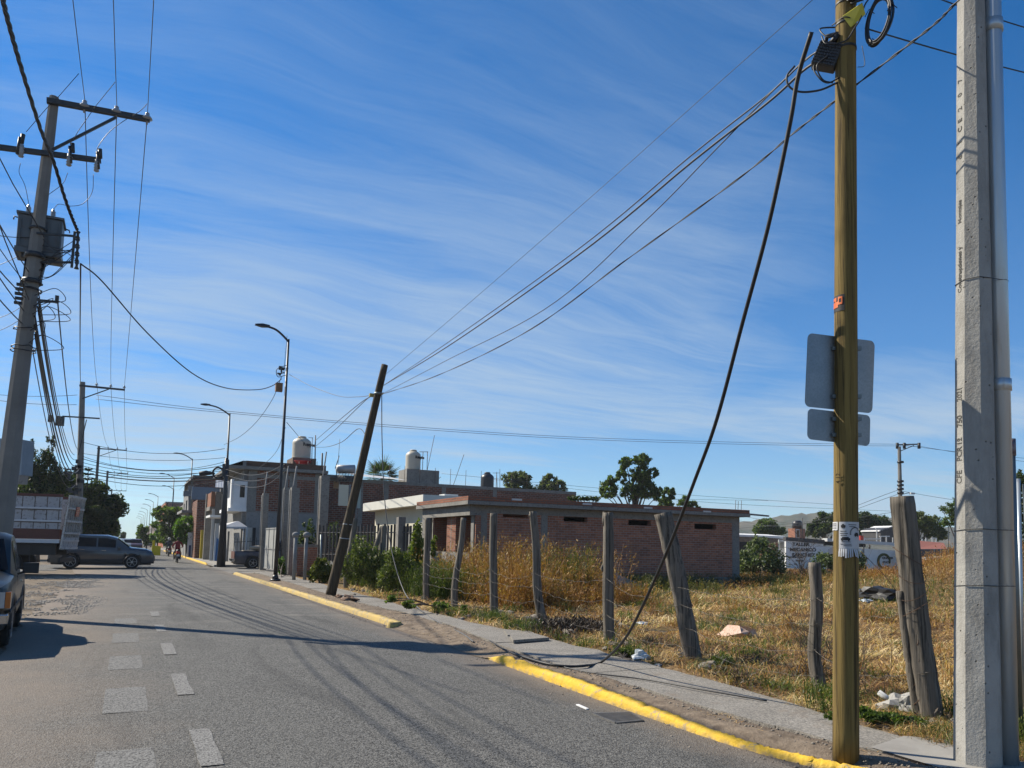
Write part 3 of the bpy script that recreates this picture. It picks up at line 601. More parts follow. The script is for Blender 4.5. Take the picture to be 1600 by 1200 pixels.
# slender post with stickers, grey sign edge-on, behind the conduit
PB = G(1590, 1150, ZS); PT = above(1577, 686, PB); sp = thing('grey_tube_post', 'grey tube post with a stickered head, standing behind the conduit', 'post', PB)
MB().tube([PB-V(0,0,.02), PT], 8/1200*np.dot(-MC[:, 2], PB-EV), 16).build('tube', M_galvd, sp)
q = MB(); dd_ = PT-PB; dd_ /= np.linalg.norm(dd_); q.tube([PT-dd_*.15, PT+dd_*.0], 9/1200*np.dot(-MC[:, 2], PB-EV), 16); q.build('head_band', mat('sticker_mess', (.35,.33,.34), (.05,.05,.08), 14, rough=.6, bump=0, c3=(.35,.08,.06)), sp)
SB = G(1600, 1128, ZS); ST = above(1591, 748, SB); sg = thing('grey_sign', 'grey sign panel on a thin galvanised post at the right edge of the photo', 'sign', SB)
MB().tube([SB-V(0,0,.02), ST], .018, 12).build('post', M_galv, sg)
a = above(1596, 756, SB)
q = MB(); q.prism([a+V(.02,-.02,0), a+V(.50,-.14,0), a+V(.50,-.14,-1.05), a+V(.02,-.02,-1.05)], V(.01,.03,0)); q.build('panel', M_galvd, sg)
# road sign seen from behind, its post hidden by the wooden pole
RB = WB+(-tv)*.30+sv*.0; rs = thing('road_sign', 'bare metal back of a road sign with a smaller plate below, behind the wooden pole', 'road sign', RB)
q = MB(); q.bar(RB-V(0,0,.02), V(RB[0]+(WT-WB)[0]*.4, RB[1]+(WT-WB)[1]*.4, 3.75), .045); q.build('post', M_galvd, rs)
A_, B_ = atD(1261, 600, WD+.18), atD(1364, 600, WD+.36)
t = NT('sheet_aluminium'); c = t.mix(t.ramp(t.noise(3, 5, .6), [(.35, 0.0), (.65, 1.0)]), (.40,.41,.41), (.30,.32,.33)); c = t.mix(t.ramp(t.noise(60, 4, .7), [(.4, 0.0), (.7, .4)]), c, (.2,.2,.2)); t.col(c); t.set(.42, .75); t.bump(t.noise(80, 3), .08, .002); M_alu = t.m
def plate(name, px, rad):
    c4 = [onplane(u, v, A_, B_) for u, v in px]; q = MB(); poly = []; W_, H_ = np.linalg.norm(c4[1]-c4[0]), np.linalg.norm(c4[3]-c4[0])
    bl = lambda a, b: (c4[0]*(1-a)+c4[1]*a)*(1-b)+(c4[3]*(1-a)+c4[2]*a)*b
    for cx, cy, a0 in ((rad, rad, 180), (W_-rad, rad, 270), (W_-rad, H_-rad, 0), (rad, H_-rad, 90)):
        for k in range(7): an = R(a0+k*15); poly.append(bl((cx+rad*math.cos(an))/W_, (cy+rad*math.sin(an))/H_))
    q.prism(poly, -tv*.003); return q.build(name, M_alu, rs)
plate('sign_plate', ((1262, 520), (1367, 533), (1363, 646), (1257, 635)), .045); plate('small_plate', ((1262, 638), (1360, 649), (1359, 697), (1261, 686)), .04)
q = MB()
for v in (545, 620, 655, 680): a, b = onplane(1300, v, A_, B_), onplane(1345, v, A_, B_); q.bar(a+tv*.015, b+tv*.015, .02, .03)
q.build('bracket', M_galvd, rs)
# ------------------------------------------------------------------ leaning pole
LB = G(516, 930, ZS); lt = above(602, 570, LB); lp = thing('leaning_pole', 'dark wooden pole leaning hard to the right over the pavement', 'utility pole', LB)
q = MB(); LD = np.dot(-MC[:, 2], LB-EV); rough_tube(q, LB-V(0,0,.05), lt, 8.2/1200*LD, 5.4/1200*LD, 30, 24, .015, .02, 8, fl=.03); q.build('shaft', M_pl, lp)
ln = lambda f: LB+(lt-LB)*f
q = MB(); q.tube([ln(.30)-sv*.16-tv*-.0, ln(.30)+tv*.17, ln(.30)+sv*.17+V(0,0,-.02)], .012, 6); q.tube([ln(.24)-sv*.15, ln(.24)+tv*.18, ln(.24)+sv*.2+V(0,0,-.02)], .012, 6); q.build('wire_wrap', M_galv, lp)
q = MB(); q.cbox(ln(.865)-sv*.22, (.16, .1, .10)); q.build('yellow_bracket', mat('dull_yellow', (.5,.42,.12), (.4,.33,.1), 6, rough=.6), lp); q = MB(); q.tube([ln(.865)-sv*.3, ln(.865)+sv*.2+V(0,0,.05)], .015, 6); q.lathe(ln(.87), [(.135, -.03), (.135, .03)], 14); q.build('strap', M_galvd, lp)
# ------------------------------------------------------------------ street lamps
def lamp(base, top, label, grp, prim=False, r0=.085, arm=1.25):
    o = thing('street_lamp', label, 'street lamp', base, grp); base, top = np.array(base), np.array(top)
    MB().tube([base, base+(top-base)*.45, top], [r0, r0*.72, r0*.5], 10).build('post', M_lamp, o)
    q = MB(); q.tube([base, base+V(0,0,.09)], [r0*2.6, r0*2.2], 10); q.tube([base+V(0,0,.09), base+V(0,0,.24)], [r0*1.6, r0*1.1], 10); q.build('base_plate', M_lamp, o)
    ha = top+V(-arm, .05, .42); q = MB(); q.tube(smoothpath([top+V(0,0,-.1), top+V(-arm*.3, 0, .14), top+V(-arm*.62, .02, .33), ha], 6), [.045]*19, 8); q.build('arm', M_lamp, o)
    hd = MB(); hd.add([ha+V(dx, dy, dz) for dx, dy, dz in ((.1,-.07,-.03),(.1,.07,-.03),(.1,.07,.05),(.1,-.07,.05),(-.18,-.14,-.05),(-.18,.14,-.05),(-.18,.10,.07),(-.18,-.10,.07),(-.46,-.07,-.02),(-.46,.07,-.02),(-.46,.05,.03),(-.46,-.05,.03))], [(0,1,5,4),(1,2,6,5),(2,3,7,6),(3,0,4,7),(4,5,9,8),(5,6,10,9),(6,7,11,10),(7,4,8,11),(0,3,2,1),(8,9,10,11)])
    hd.build('lamp_head', M_lamp, o); return o
LG = 'street lamps down the right side'
L1B = G(430, 908, ZS); L1T = above(451, 530, L1B); l1 = lamp(L1B, L1T, 'black street lamp with a brown box on its post, nearest to the leaning pole', LG, arm=.85)
b_ = above(443, 606, L1B); q = MB(); q.cbox(b_+V(-.18,0,0), (.26,.22,.34)); q.build('brown_box', mat('rust_box', (.30,.16,.07), (.22,.11,.05), 8), l1)
q = MB(); h_ = above(446, 583, L1B)
for k in range(10): p = h_+V(random.uniform(-.28, .05), random.uniform(-.1,.1), random.uniform(-.3, .25)); q.cbox(p, (random.uniform(.05, .16), .07, random.uniform(.05,.14)))
q.tube(smoothpath([h_+V(0,-.1,.3), h_+V(-.35,-.1,.1), h_+V(-.3,-.1,-.2), h_+V(0,-.1,-.1)], 6), .015, 5); q.tube([h_+V(-.03,-.12,1.5), h_+V(-.08,-.12,0)], .01, 5); q.build('cable_clamp', M_steel, l1)
L2B = G(347, 886, 0.0); L2T = above(359, 646, L2B); l2 = lamp(L2B, L2T, 'black street lamp with a coil ring and a thick dark lower post, beside the canopy', LG, r0=.10)
q = MB(); q.tube([above(345, 886, L2B), above(352, 770, L2B), above(354, 716, L2B)], [.26, .14, .10], 10); q.cbox(above(352, 735, L2B)+V(-.1,0,0), (.16,.2,.8)); q.tube([above(357, 745, L2B), above(357, 718, L2B)], .05, 6); q.build('thick_sleeve', M_lamp, l2)
lamps = [(5.3, 80.3, 'third street lamp up the road, above the clipped round tree'), (5.0, 106.3, 'fourth street lamp up the road, behind the dark leafy tree'), (6.2, 130.5, 'fifth street lamp up the road, set a little back from the line'), (4.8, 155.2, 'sixth street lamp up the road, near the orange house'), (4.7, 178.6, 'seventh street lamp up the road, in front of the orange house')]
k = 202.5
for nm in ('eighth', 'ninth', 'tenth', 'eleventh', 'twelfth', 'thirteenth'): lamps.append((4.7, k, f'tiny {nm} street lamp up the road, fading in the haze')); k += 27
for x_, y_, lb in lamps: lamp((x_, y_, 0), (x_, y_+.1, 9.5), lb, LG, r0=.09)
# ------------------------------------------------------------------ power poles on the left
P1B = G(-15, 963, 0.0); P1T = above(85, 152, P1B)
p1 = thing('power_pole', 'tall concrete power pole carrying the transformer, behind the parked pickup', 'power pole', P1B, 'power poles down the left side')
p1at = lambda f: P1B+(P1T-P1B)*f
def p1z(v): return above(np.interp(v, [152, 963], [85, -15]), v, P1B)
q = MB(); P1D = np.dot(-MC[:, 2], P1B-EV); q.tube([P1B-V(0,0,.05), p1at(.5), P1T], [18/1200*P1D, 12.5/1200*P1D, 7.4/1200*P1D], 8, phase=.3, smooth=False); q.build('shaft', M_concd, p1)
Y1 = P1T[1]-.14
def hbar(q, a, b, Y, w=.09, h=.1): q.bar(atY(*a, Y), atY(*b, Y), w, h)
q = MB(); hbar(q, (73, 157), (234, 187), Y1, .10, .11); q.build('crossarm', M_steel, p1)
q = MB(); hbar(q, (-40, 225), (158, 251), Y1, .09, .10); q.build('crossarm', M_steel, p1)
q = MB(); hbar(q, (82, 234), (182, 183), Y1-.06, .05, .05); q.build('brace', M_steel, p1)
ins = []
for u, v in ((132, 158), (182, 167), (230, 177)):
    o = atY(u, v+7, Y1-.0); q = MB(); q.lathe(o, [(.02, -.16), (.025, -.06), (.05, -.05), (.115, -.03), (.10, .0), (.06, .05), (.04, .075), (.05, .10), (.03, .12)], 14); q.build('insulator', M_porc, p1); ins.append(o+V(0,0,.12))
for u, v, tl in ((37, 208, 4), (114, 222, 0), (157, 231, 0)):
    a, b = atY(u-1, v+2, Y1-.12), atY(u+2 if u > 40 else u-5, v+34, Y1-.12); q = MB(); q.tube([a, a+(b-a)*.45], [.045, .035], 8); q.tube([a+(b-a)*.1+V(-.05,0,-.03), b+V(-.06,0,-.0)], .03, 8); q.build('fuse_cutout', M_steel, p1)
    q = MB(); c0 = atY(u-6 if u > 40 else u-4, v+30, Y1-.10); q.tube([c0+V(0,0,.16), c0-V(0,0,.10)], .045, 10)
    for kk in range(4): q.lathe(c0+V(0,0,.10-.06*kk), [(.04, -.012), (.062, 0), (.04, .012)], 10)
    q.build('insulator', M_porc, p1)
YT = Y1+.22; ta, tb, tc = atY(26, 362, YT), atY(96, 372, YT), atY(60, 393, YT)
tx0, tx1 = ta[0], tb[0]; z1, z0 = atY(60, 338, YT)[2], atY(60, 395, YT)[2]
tf = MB(); tf.box((tx0, YT, z0+.08), (tx1, YT+.6, z1)); tro = tf.build('transformer_tank', M_grey, p1, bevel=.02)
q = MB(); q.box((tx0-.03, YT-.03, z1+.002), (tx1+.03, YT+.63, z1+.05)); q.box((tx0-.02, YT-.02, z0-.04), (tx1+.02, YT+.62, z0+.078)); q.tube([V(tx0-.02, YT+.2, z1-.03), V(tx0-.09, YT+.2, z1-.02), V(tx0-.10, YT+.2, z1-.09)], .015, 6); q.tube([V(tx1+.02, YT+.2, z1-.1), V(tx1+.12, YT+.2, z1-.12), V(tx1+.13, YT+.2, z1-.18)], .015, 6)
for kk in range(5): q.box((tx0+.06+kk*(tx1-tx0-.12)/4-.008, YT-.028, z0+.12), (tx0+.06+kk*(tx1-tx0-.12)/4+.008, YT-.003, z1-.1))
q.build('transformer_rim', M_grey, p1)
bu = []
for u in (44, 83):
    o = V(atY(u, 335, YT+.25)[0], YT+.25, z1+.05); q = MB(); pr = [(.05, 0)]
    for kk in range(6): pr += [(.055, .02+kk*.035), (.035, .035+kk*.035)]
    pr += [(.02, .26)]; q.lathe(o, pr, 12); q.build('bushing', M_porc, p1); bu.append(o+V(0,0,.26))
q = MB(); q.bar(V(tx0+.2, YT+.2, z0-.05), p1z(435)+V(-.14,.05,0), .07); q.bar(V(tx1-.3, YT+.2, z0-.05), p1z(440)+V(.12,.0,0), .09); q.bar(V(tx0+.1, YT+.1, z0-.08), V(tx1-.1, YT+.1, z0-.08), .08)
q.lathe(p1z(400), [(.20, -.05), (.20, .05)], 10); q.lathe(p1z(440), [(.19, -.04), (.19, .04)], 10); q.lathe(p1z(358), [(.17, -.02), (.17, .02)], 10); q.build('bracket', M_steel, p1)
rk = above(120, 388, V(P1B[0]+1.4, P1B[1]-.3, 0)); q = MB()
q.bar(p1z(368)+V(0,-.15,0), atY(117, 369, Y1-.2), .04); q.bar(p1z(410), atY(114, 410, Y1-.2), .04); q.bar(atY(117, 362, Y1-.2), atY(112, 418, Y1-.2), .05)
for v in (367, 379, 391, 403, 415): q.lathe(atY(122-(v-360)*.04, v, Y1-.2), [(.05, -.07), (.025, -.02), (.025, .02), (.05, .07)], 10)
q.bar(atY(58, 469, Y1-.1), atY(91, 472, Y1-.1), .045); q.bar(atY(54, 479, Y1-.1), atY(64, 470, Y1-.1), .03); q.cbox(atY(89, 468, Y1-.1), (.07,.07,.16)); q.build('secondary_rack', M_steel, p1)
q = MB(); r_ = random.Random(2)
for k in range(9):
    a, b = p1z(r_.uniform(372, 440))+V(.12,-.1,0), atY(r_.uniform(112, 121), r_.uniform(370, 415), Y1-.2); mid = (a+b)/2+V(r_.uniform(-.1,.1), -.15, r_.uniform(-.3, .05)); q.tube(smoothpath([a, mid, b], 8), .008, 5)
for k in range(7):
    v = r_.uniform(448, 545); a = p1z(v)+V(.1,-.16,0); q.tube(smoothpath([a, a+V(.5*r_.random(), -.1, .18), a+V(.65*r_.random()+.1, -.1, -.05), a+V(.1,-.05,-.16)], 8), .008, 5)
for k in range(6):
    v = r_.uniform(440, 560); c_ = p1z(v); rr_ = np.interp(v, [400, 600], [.19, .24]); q.tube([c_+V(math.cos(a)*rr_, math.sin(a)*rr_, r_.uniform(-.02,.02)) for a in np.linspace(0, 6.3, 13)], .012, 5)
for k in range(5): v = 452+k*7; q.cbox(p1z(v)+V(-.12+r_.uniform(-.05,.05), -.24, 0), (.14, .08, .05))
q.build('cable_tangle', M_wire, p1)
# further poles, one tidy crossarm each
def ppole(top, base_z, arm, label, r=.13, lean=(0, 0)):
    top = np.array(top); b = V(top[0]-lean[0], top[1]-lean[1], base_z); o = thing('power_pole', label, 'power pole', b, 'power poles down the left side')
    MB().tube([b, top], [r*1.5, r], 8, smooth=False).build('shaft', M_concd if r > .13 else M_steel, o)
    MB().bar(top+V(-.15,-.12,-.25), top+V(arm,-.12,-.25), .11).build('crossarm', M_steel, o)
    MB().bar(top+V(.05,-.12,-1.05), top+V(arm*.62,-.12,-.3), .06).build('brace', M_steel, o)
    res = []
    for f in (.33, .66, .98):
        p = top+V(arm*f,-.12,-.19); MB().lathe(p, [(.03, 0), (.03, .05), (.10, .07), (.05, .14), (.05, .2)], 8).build('insulator', M_porc, o); res.append(p+V(0,0,.2))
    return o, top, res
_t, _b = atY(129, 597, 53.5), atY(121, 860, 53.5); p2, P2T, i2 = ppole(_t, 0, 2.35, 'second power pole up the road, dark with cables, between the trees', .15, (_t[0]-_b[0]-.06, 0))
q = MB(); r_ = random.Random(6)
for k in range(16): p = V(-3.05, 53.3, r_.uniform(4.3, 6.3)); q.cbox(p+V(r_.uniform(-.35,.45), -.15, 0), (r_.uniform(.1,.4), .2, r_.uniform(.08,.3)))
q.bar((-3.9, 53.3, 8.9), (-1.9, 53.3, 8.95), .08); q.cbox((-4.0, 53.3, 8.6), (.45,.4,.55)); q.cbox((-4.5, 53.3, 8.7), (.25,.3,.4)); q.bar((-2.6, 53.2, 8.8), (-2.9, 53.2, 6.6), .05); q.build('cable_boxes', M_steel, p2)
p3, P3T, i3 = ppole((-3.1, 90, 11.1), 0, 2.6, 'third power pole up the road, thin and dark above the left trees', .12)
MB().bar((-3.0, 89.8, 6.0), (-1.2, 89.8, 6.05), .20).build('lower_arm', M_steel, p3)
p4, P4T, i4 = ppole((-2.9, 122, 11.1), 0, 2.6, 'fourth power pole up the road, its crossarm just over the trees', .13)
p5, P5T, i5 = ppole((-3.0, 165, 11.0), 0, 2.5, 'fifth power pole up the road, faint above the left trees', .12)
p6, P6T, i6 = ppole((-3.0, 215, 11.0), 0, 2.5, 'sixth power pole up the road, lost in haze at the street end', .12)
# right-hand distant pole
RPB = V(*atD(1409, 895, 64)); RPB[2] = 0; RPT = above(1405, 698, RPB)
o = thing('power_pole', 'distant power pole rising behind the thick leaning fence post', 'power pole', RPB)
MB().tube([RPB, RPT], [.22, .13], 8, smooth=False).build('shaft', M_concd, o); q = MB(); q.bar(above(1400, 695, RPB), above(1437, 694, RPB), .1)
for u in (1402, 1413, 1436): q.tube([above(u, 701, RPB), above(u, 692, RPB)], .12, 6)
q.bar(above(1404, 706, RPB), above(1428, 696, RPB), .06); q.build('crossarm', M_steel, o)
q = MB()
for v in (722, 752, 758, 764, 770): q.lathe(above(1407, v, RPB), [(.26, -.08), (.26, .08)], 8)
q.bar(above(1408, 773, RPB), above(1420, 770, RPB), .05); q.build('cable_clamp', M_steel, o); MB().cbox(above(1425, 771, RPB), (.5,.2,.14)).build('lamp_head', M_white, o)
# ------------------------------------------------------------------ wires
def wire(label, pts, r, grp=None, m=None, n=6, name='power_line', cat='wire'):
    return tag(MB().tube(pts, r, n).build(name, m or M_wire), label, cat, grp)
def wpx(A, B, px, n=8, wob=0):     # through A and B in one vertical plane, following the listed pixels between
    P = [np.array(A)]+[onplane(u, v, A, B) for u, v in px]+[np.array(B)]; return smoothpath(P, n)
H3 = 'high voltage lines along the left poles'
nm3 = ('left', 'middle', 'right')
P0 = V(P1T[0]+.1, -17, 11.0)
for k in range(3):
    far_ = V(ins[k][0]+.1, -17, 11.2); wire(f'thin high voltage line from overhead to the {nm3[k]} insulator of the transformer pole', sagpath(ins[k], far_, .9), .0075, H3)
    wire(f'thin high voltage line from the {nm3[k]} insulator of the transformer pole to the second pole', sagpath(ins[k], i2[k], .75, 30), .0095, H3)
    wire(f'thin line from the {nm3[k]} insulator of the second pole to the third pole', sagpath(i2[k], i3[k], .8), .012, H3)
    wire(f'thin line from the {nm3[k]} insulator of the third pole to the fourth pole', sagpath(i3[k], i4[k], .8), .014, H3)
    wire(f'thin line from the {nm3[k]} insulator of the fourth pole into the haze', sagpath(i4[k], i5[k], .9), .016, H3)
# jumpers on the transformer pole
J = 'jumper wires on the transformer pole'
dn = Y1-.13
wire('jumper wire from the left high line down to the fuse by the pole', [atY(123, 115, Y1-.0), atY(88, 155, dn), atY(72, 170, dn), atY(41, 206, dn)], .007, J)
wire('jumper wire crossing behind the brace to the middle fuse', [atY(180, 128, Y1), atY(150, 165, dn), atY(122, 205, dn), atY(114, 220, dn)], .007, J)
wire('curved jumper wire from the right insulator to the right fuse', smoothpath([atY(230, 162, Y1), atY(218, 174, dn), atY(195, 188, dn), atY(172, 205, dn), atY(155, 226, dn), atY(150, 240, dn)], 8), .007, J)
wire('thin drop wire from the left fuse to the transformer bushing', smoothpath([atY(32, 255, dn), atY(30, 270, dn), atY(39, 290, dn), bu[0]], 8), .006, J)
wire('thin drop wire curling from the right fuse to the transformer bushing', smoothpath([atY(146, 272, dn), atY(144, 300, dn), atY(130, 318, dn), atY(110, 322, dn), atY(92, 319, dn), bu[1]], 8), .006, J)
wire('thin drop wire from the middle fuse to behind the pole', smoothpath([atY(106, 270, dn), atY(98, 287, dn), atY(76, 304, dn)], 8), .006, J)
# heavy twisted cable
tw = V(*onplane(5, 0, V(-1.9, 4.6, 0), p1z(240))); rk0 = atY(120, 362, Y1-.2)
A0 = V(-1.9, 2.0, 8.9); pts = [atD(5, -30, 9.0), atD(5, 0, 9.3), atD(20, 60, 10.1), atD(40, 128, 11.2), atD(64, 203, 12.6), atD(83, 250, 13.6), atD(100, 305, 14.3), atD(112, 338, 14.8), atD(121, 360, 15.0)]
P = smoothpath(pts, 16); q = MB()
for ph in (0, 2.1, 4.2): q.tube([p+V(.018*math.cos(i*.55+ph), 0, .018*math.sin(i*.55+ph)) for i, p in enumerate(P)], .016, 6)
tag(q.build('twisted_cable', M_wire), 'thick twisted black cable coming down from the top left corner to the transformer pole', 'cable')
hang = atY(126, 412, Y1-.2)
wire('sagging cable from the transformer pole rack across the road to the nearest street lamp', wpx(hang, above(440, 592, L1B), [(160, 440), (230, 520), (300, 583), (352, 606), (400, 609), (425, 603)]), .016, name='service_cable')
wire('straight cable from the rack of the transformer pole down to the second pole', sagpath(hang, V(-3.05, 53.2, 10.9), .35), .016, name='service_cable')
wire('cable from the side arm of the transformer pole down to the second pole', sagpath(atY(90, 470, Y1-.1), V(-2.9, 53.2, 6.9), .75), .014, name='service_cable')
B_g = 'communication cables bundled between the left poles'
r_ = random.Random(12)
for k in range(7):
    v = 452+k*14; a = p1z(v)+V(.14+.02*(k % 3), -.1, 0); b = V(-3.1+.1*(k % 4), 53.3, 6.6-.28*k)
    wire('black communication cable of the slanting bundle from the transformer pole to the second pole', sagpath(a, b, .8+.12*(k % 4)+.05*k, 22), r_.choice((.011, .014, .022)), B_g, name='communication_cable')
for k in range(5):
    v = 430+k*20; a = p1z(v)+V(-.05, -.2, 0); b = V(-2.9-.2*(k % 3), 3, 8.3-.24*k)
    wire('black communication cable of the bundle arriving at the transformer pole from the left edge', sagpath(a, b, .55+.08*(k % 3), 18), r_.choice((.009, .012, .02)), B_g, name='communication_cable')
for (u0, v0), (u1, v1), lb in (((-30, 190), (70, 372), 'single cable crossing in front of the transformer from the left edge'), ((-30, 270), (45, 468), 'single cable sloping from the left edge to below the transformer')):
    wire(lb, [atD(u0, v0, 12.6), atD((u0+u1)/2, (v0+v1)/2+6, 14), atD(u1, v1, 15.1)], .011, name='service_cable')
wire('thin wire going left from the transformer pole below the fuses', sagpath(p1z(370), atD(-60, 352, 16), .1), .008, name='service_cable')
for k, (a, b) in enumerate((((0, 500), (30, 470)), ((0, 520), (60, 490)), ((0, 420), (60, 380)))): wire(('lower', 'middle', 'upper')[k]+' thin wire running off to the left edge from the transformer pole', sagpath(p1z(b[1]), atD(-40, a[1], 17), .15), .006, 'thin wires off the left edge', name='service_cable')
# crossing from the second pole over the street
CR = 'cables crossing over the street by the canopy'
for k, (va, vb, sg_, rr_, lb) in enumerate(((617, 640, .4, .014, 0), (690, 701, .5, .016, 0), (708, 715, .3, .014, 0), (716, 727, .55, .022, 0), (722, 735, .45, .018, 0), (727, 731, .6, .02, 0), (733, 741, .4, .03, 0), (738, 747, .35, .035, 0), (742, 751, .5, .02, 0), (712, 722, .7, .016, 0))):
    if k == 0: continue
    a = above(126, va, V(-3.0, 53.4, 0)); b = above(350+k % 3, vb, L2B); wire('dark cable strung between the second left pole and the lamp with the coil ring', sagpath(a, b, sg_, 18), rr_, CR, name='street_cable')
q = MB(); a, b = above(312, 740, L2B), above(322, 737, L2B); q.tube([above(311, 740, L2B), above(322, 739, L2B), above(336, 740, L2B)], [.12, .16, .05], 8); tag(q.build('splice_sleeve', M_black), 'long black splice sleeve hanging on the street cables by the coil ring', 'cable box')
q = MB(); c_ = above(341, 739, L2B)
for k in range(5): q.tube([c_+V(math.cos(a)*(.27+.02*k), -.02*k, math.sin(a)*(.30+.015*k)) for a in np.linspace(0, 6.3, 20)], .022, 5)
tag(q.build('cable_ring', M_wire), 'round coil of black cable hanging on the second street lamp', 'cable coil')
LONG = 'long lines across the sky behind the houses'
for k, dz in enumerate((0, -.25)):
    A = V(-2.2, 53.4, 10.4+dz); B = above(1436 if k else 1402, 694+3*k, RPB)
    wire(('upper', 'lower')[k]+' long thin line crossing the sky from the second left pole to the distant pole', wpx(A, B, [(330, 640+3*k), (620, 665+3*k), (900, 683+3*k), (1200, 692+3*k)], 10), .014, LONG)
    wire(('upper', 'lower')[k]+' thin line leaving the distant pole to the right edge', sagpath(B, above(1700, 722+8*k, atD(1700, 900, 62)), .2), .014, LONG)
wire('thin line going left from the second left pole, upper', sagpath(V(-3.2, 53.4, 10.3), atD(-60, 610, 46), .2), .014, 'thin lines off the left edge')
wire('thin line going left from the second left pole, lower', sagpath(V(-3.2, 53.4, 9.7), atD(-60, 616, 46), .2), .014, 'thin lines off the left edge')
LOW = 'low lines behind the brick building'
for k, (a, m_, b) in enumerate((((690, 740), (1000, 768), (1330, 790)), ((760, 748), (1080, 783), (1420, 800)), ((680, 762), (1000, 778), (1200, 782)), ((1120, 800), (1250, 818), (1420, 797)), ((1150, 826), (1280, 812), (1410, 770)), ((1140, 812), (1240, 822), (1405, 765)))):
    A, B = atD(*a, 88+k*3), above(*b, RPB) if k > 2 else atD(*b, 92); wire(f'{("first","second","third","fourth","fifth","sixth")[k]} low thin line passing behind the brick building roof', smoothpath([A, atD(*m_, 86), B], 10), .018, LOW)
wire('thin line leaving the distant pole low to the right', sagpath(above(1408, 767, RPB), atD(1700, 800, 60), .3), .014, LOW)
# lines from the leaning pole to the near pole
NP_ = 'lines between the leaning pole and the near wooden pole'
la, lb_ = ln(.905), ln(.865)
def nw(px_end, dz=0): return wp(px_end, -18)
w1 = wpx(la+sv*.1, wp(70, -20), [(700, 535), (900, 392), (1080, 243), (1200, 148), (1260, 92)]); wire('upper of the paired dark lines from the leaning pole to the near wooden pole', w1, .0075, NP_)
w2 = wpx(la+sv*.1, wp(92, -24), [(700, 541), (900, 401), (1080, 254), (1200, 160), (1262, 105)]); wire('lower of the paired dark lines from the leaning pole to the near wooden pole', w2, .011, NP_)
w3 = wpx(lb_+sv*.1, wp(60, -20), [(700, 562), (850, 484), (1000, 353), (1120, 232), (1230, 120)]); wire('thinner separate line from the leaning pole to the near wooden pole', w3, .006, NP_)
endw = atD(1492, 6, CD-.25); pts = [lb_+sv*.1]+[onplane(u, v, lb_, endw) for u, v in ((680, 588), (820, 520), (980, 405), (1150, 282), (1240, 208), (1307, 156), (1400, 85), (1460, 38))]+[endw, endw+(endw-onplane(1460, 38, lb_, endw))*2]
P = smoothpath(pts, 14); q = MB()
for ph in (0, 3.14): q.tube([p+V(0, 0, .006*math.sin(i*.6+ph))+sv*.006*math.cos(i*.6+ph) for i, p in enumerate(P)], .005, 6)
tag(q.build('twisted_line', M_wire), 'twisted line from the leaning pole crossing before the yellow-brown pole to the concrete pole', 'wire', NP_)
wire('faint hair-thin line from the leaning pole to the top edge of the sky', wpx(ln(.95)+sv*.05, atD(1275, -5, 12), [(735, 472), (930, 302), (1100, 150)]), .005, NP_)
# lines to the left of the leaning pole
LL = 'lines from the leaning pole to the house roofs'
wire('slack line from the leaning pole to the nearest street lamp', wpx(lb_-sv*.2, above(452, 585, L1B), [(560, 620), (530, 619), (490, 605), (468, 594)]), .009, LL)
hb = atD(492, 689, 52)
wire('upper line from the leaning pole to the antenna mast by the white tank', wpx(lb_-sv*.2, hb, [(560, 632), (520, 665)]), .013, LL)
wire('middle line from the leaning pole to the antenna mast by the white tank', wpx(lb_-sv*.25, atD(491, 699, 52), [(560, 636), (520, 675)]), .013, LL)
wire('lowest sagging line from the leaning pole to the antenna mast by the white tank', wpx(ln(.67), atD(493, 699, 52), [(560, 670), (535, 690), (512, 698)]), .013, LL)
wire('line from the nearest street lamp down to the second street lamp', wpx(above(440, 588, L1B), above(350, 695, L2B), [(425, 625), (400, 660), (375, 682)]), .012, LL)
wire('line from the nearest street lamp to the roof with the white tank', wpx(above(448, 660, L1B), atD(482, 700, 50), [(460, 674), (470, 686)]), .012, LL)
wire('line from the nearest street lamp sloping down to the house eave', wpx(above(446, 668, L1B), atD(400, 736, 48), [(430, 708)]), .010, LL)
for k, vv in enumerate((741, 750, 760)): wire(('upper', 'middle', 'lower')[k]+' slack wire across the brick side wall of the two-storey house', wpx(above(446, 725+6*k, L1B), above(352, vv-8, L2B), [(415, vv-2), (385, vv+1)]), .012, LL)
# wire hanging from the leaning pole down to the pavement, then along it
hg = [ln(.86)+sv*.14, atD(597, 690, 22.8), atD(601, 780, 22.3), atD(612, 860, 21.5), atD(632, 925, 20)]
g1 = G(662, 957, ZS+.02); wire('pale slack wire hanging from the leaning pole down onto the pavement', smoothpath(hg+[g1, G(690, 975, ZS+.02), G(722, 990, ZS+.02), G(740, 1003, ZS+.01)], 10), .014, m=mat('grey_cable', (.12,.12,.12), (.07,.07,.07), 5, rough=.6, bump=0), name='hanging_wire')
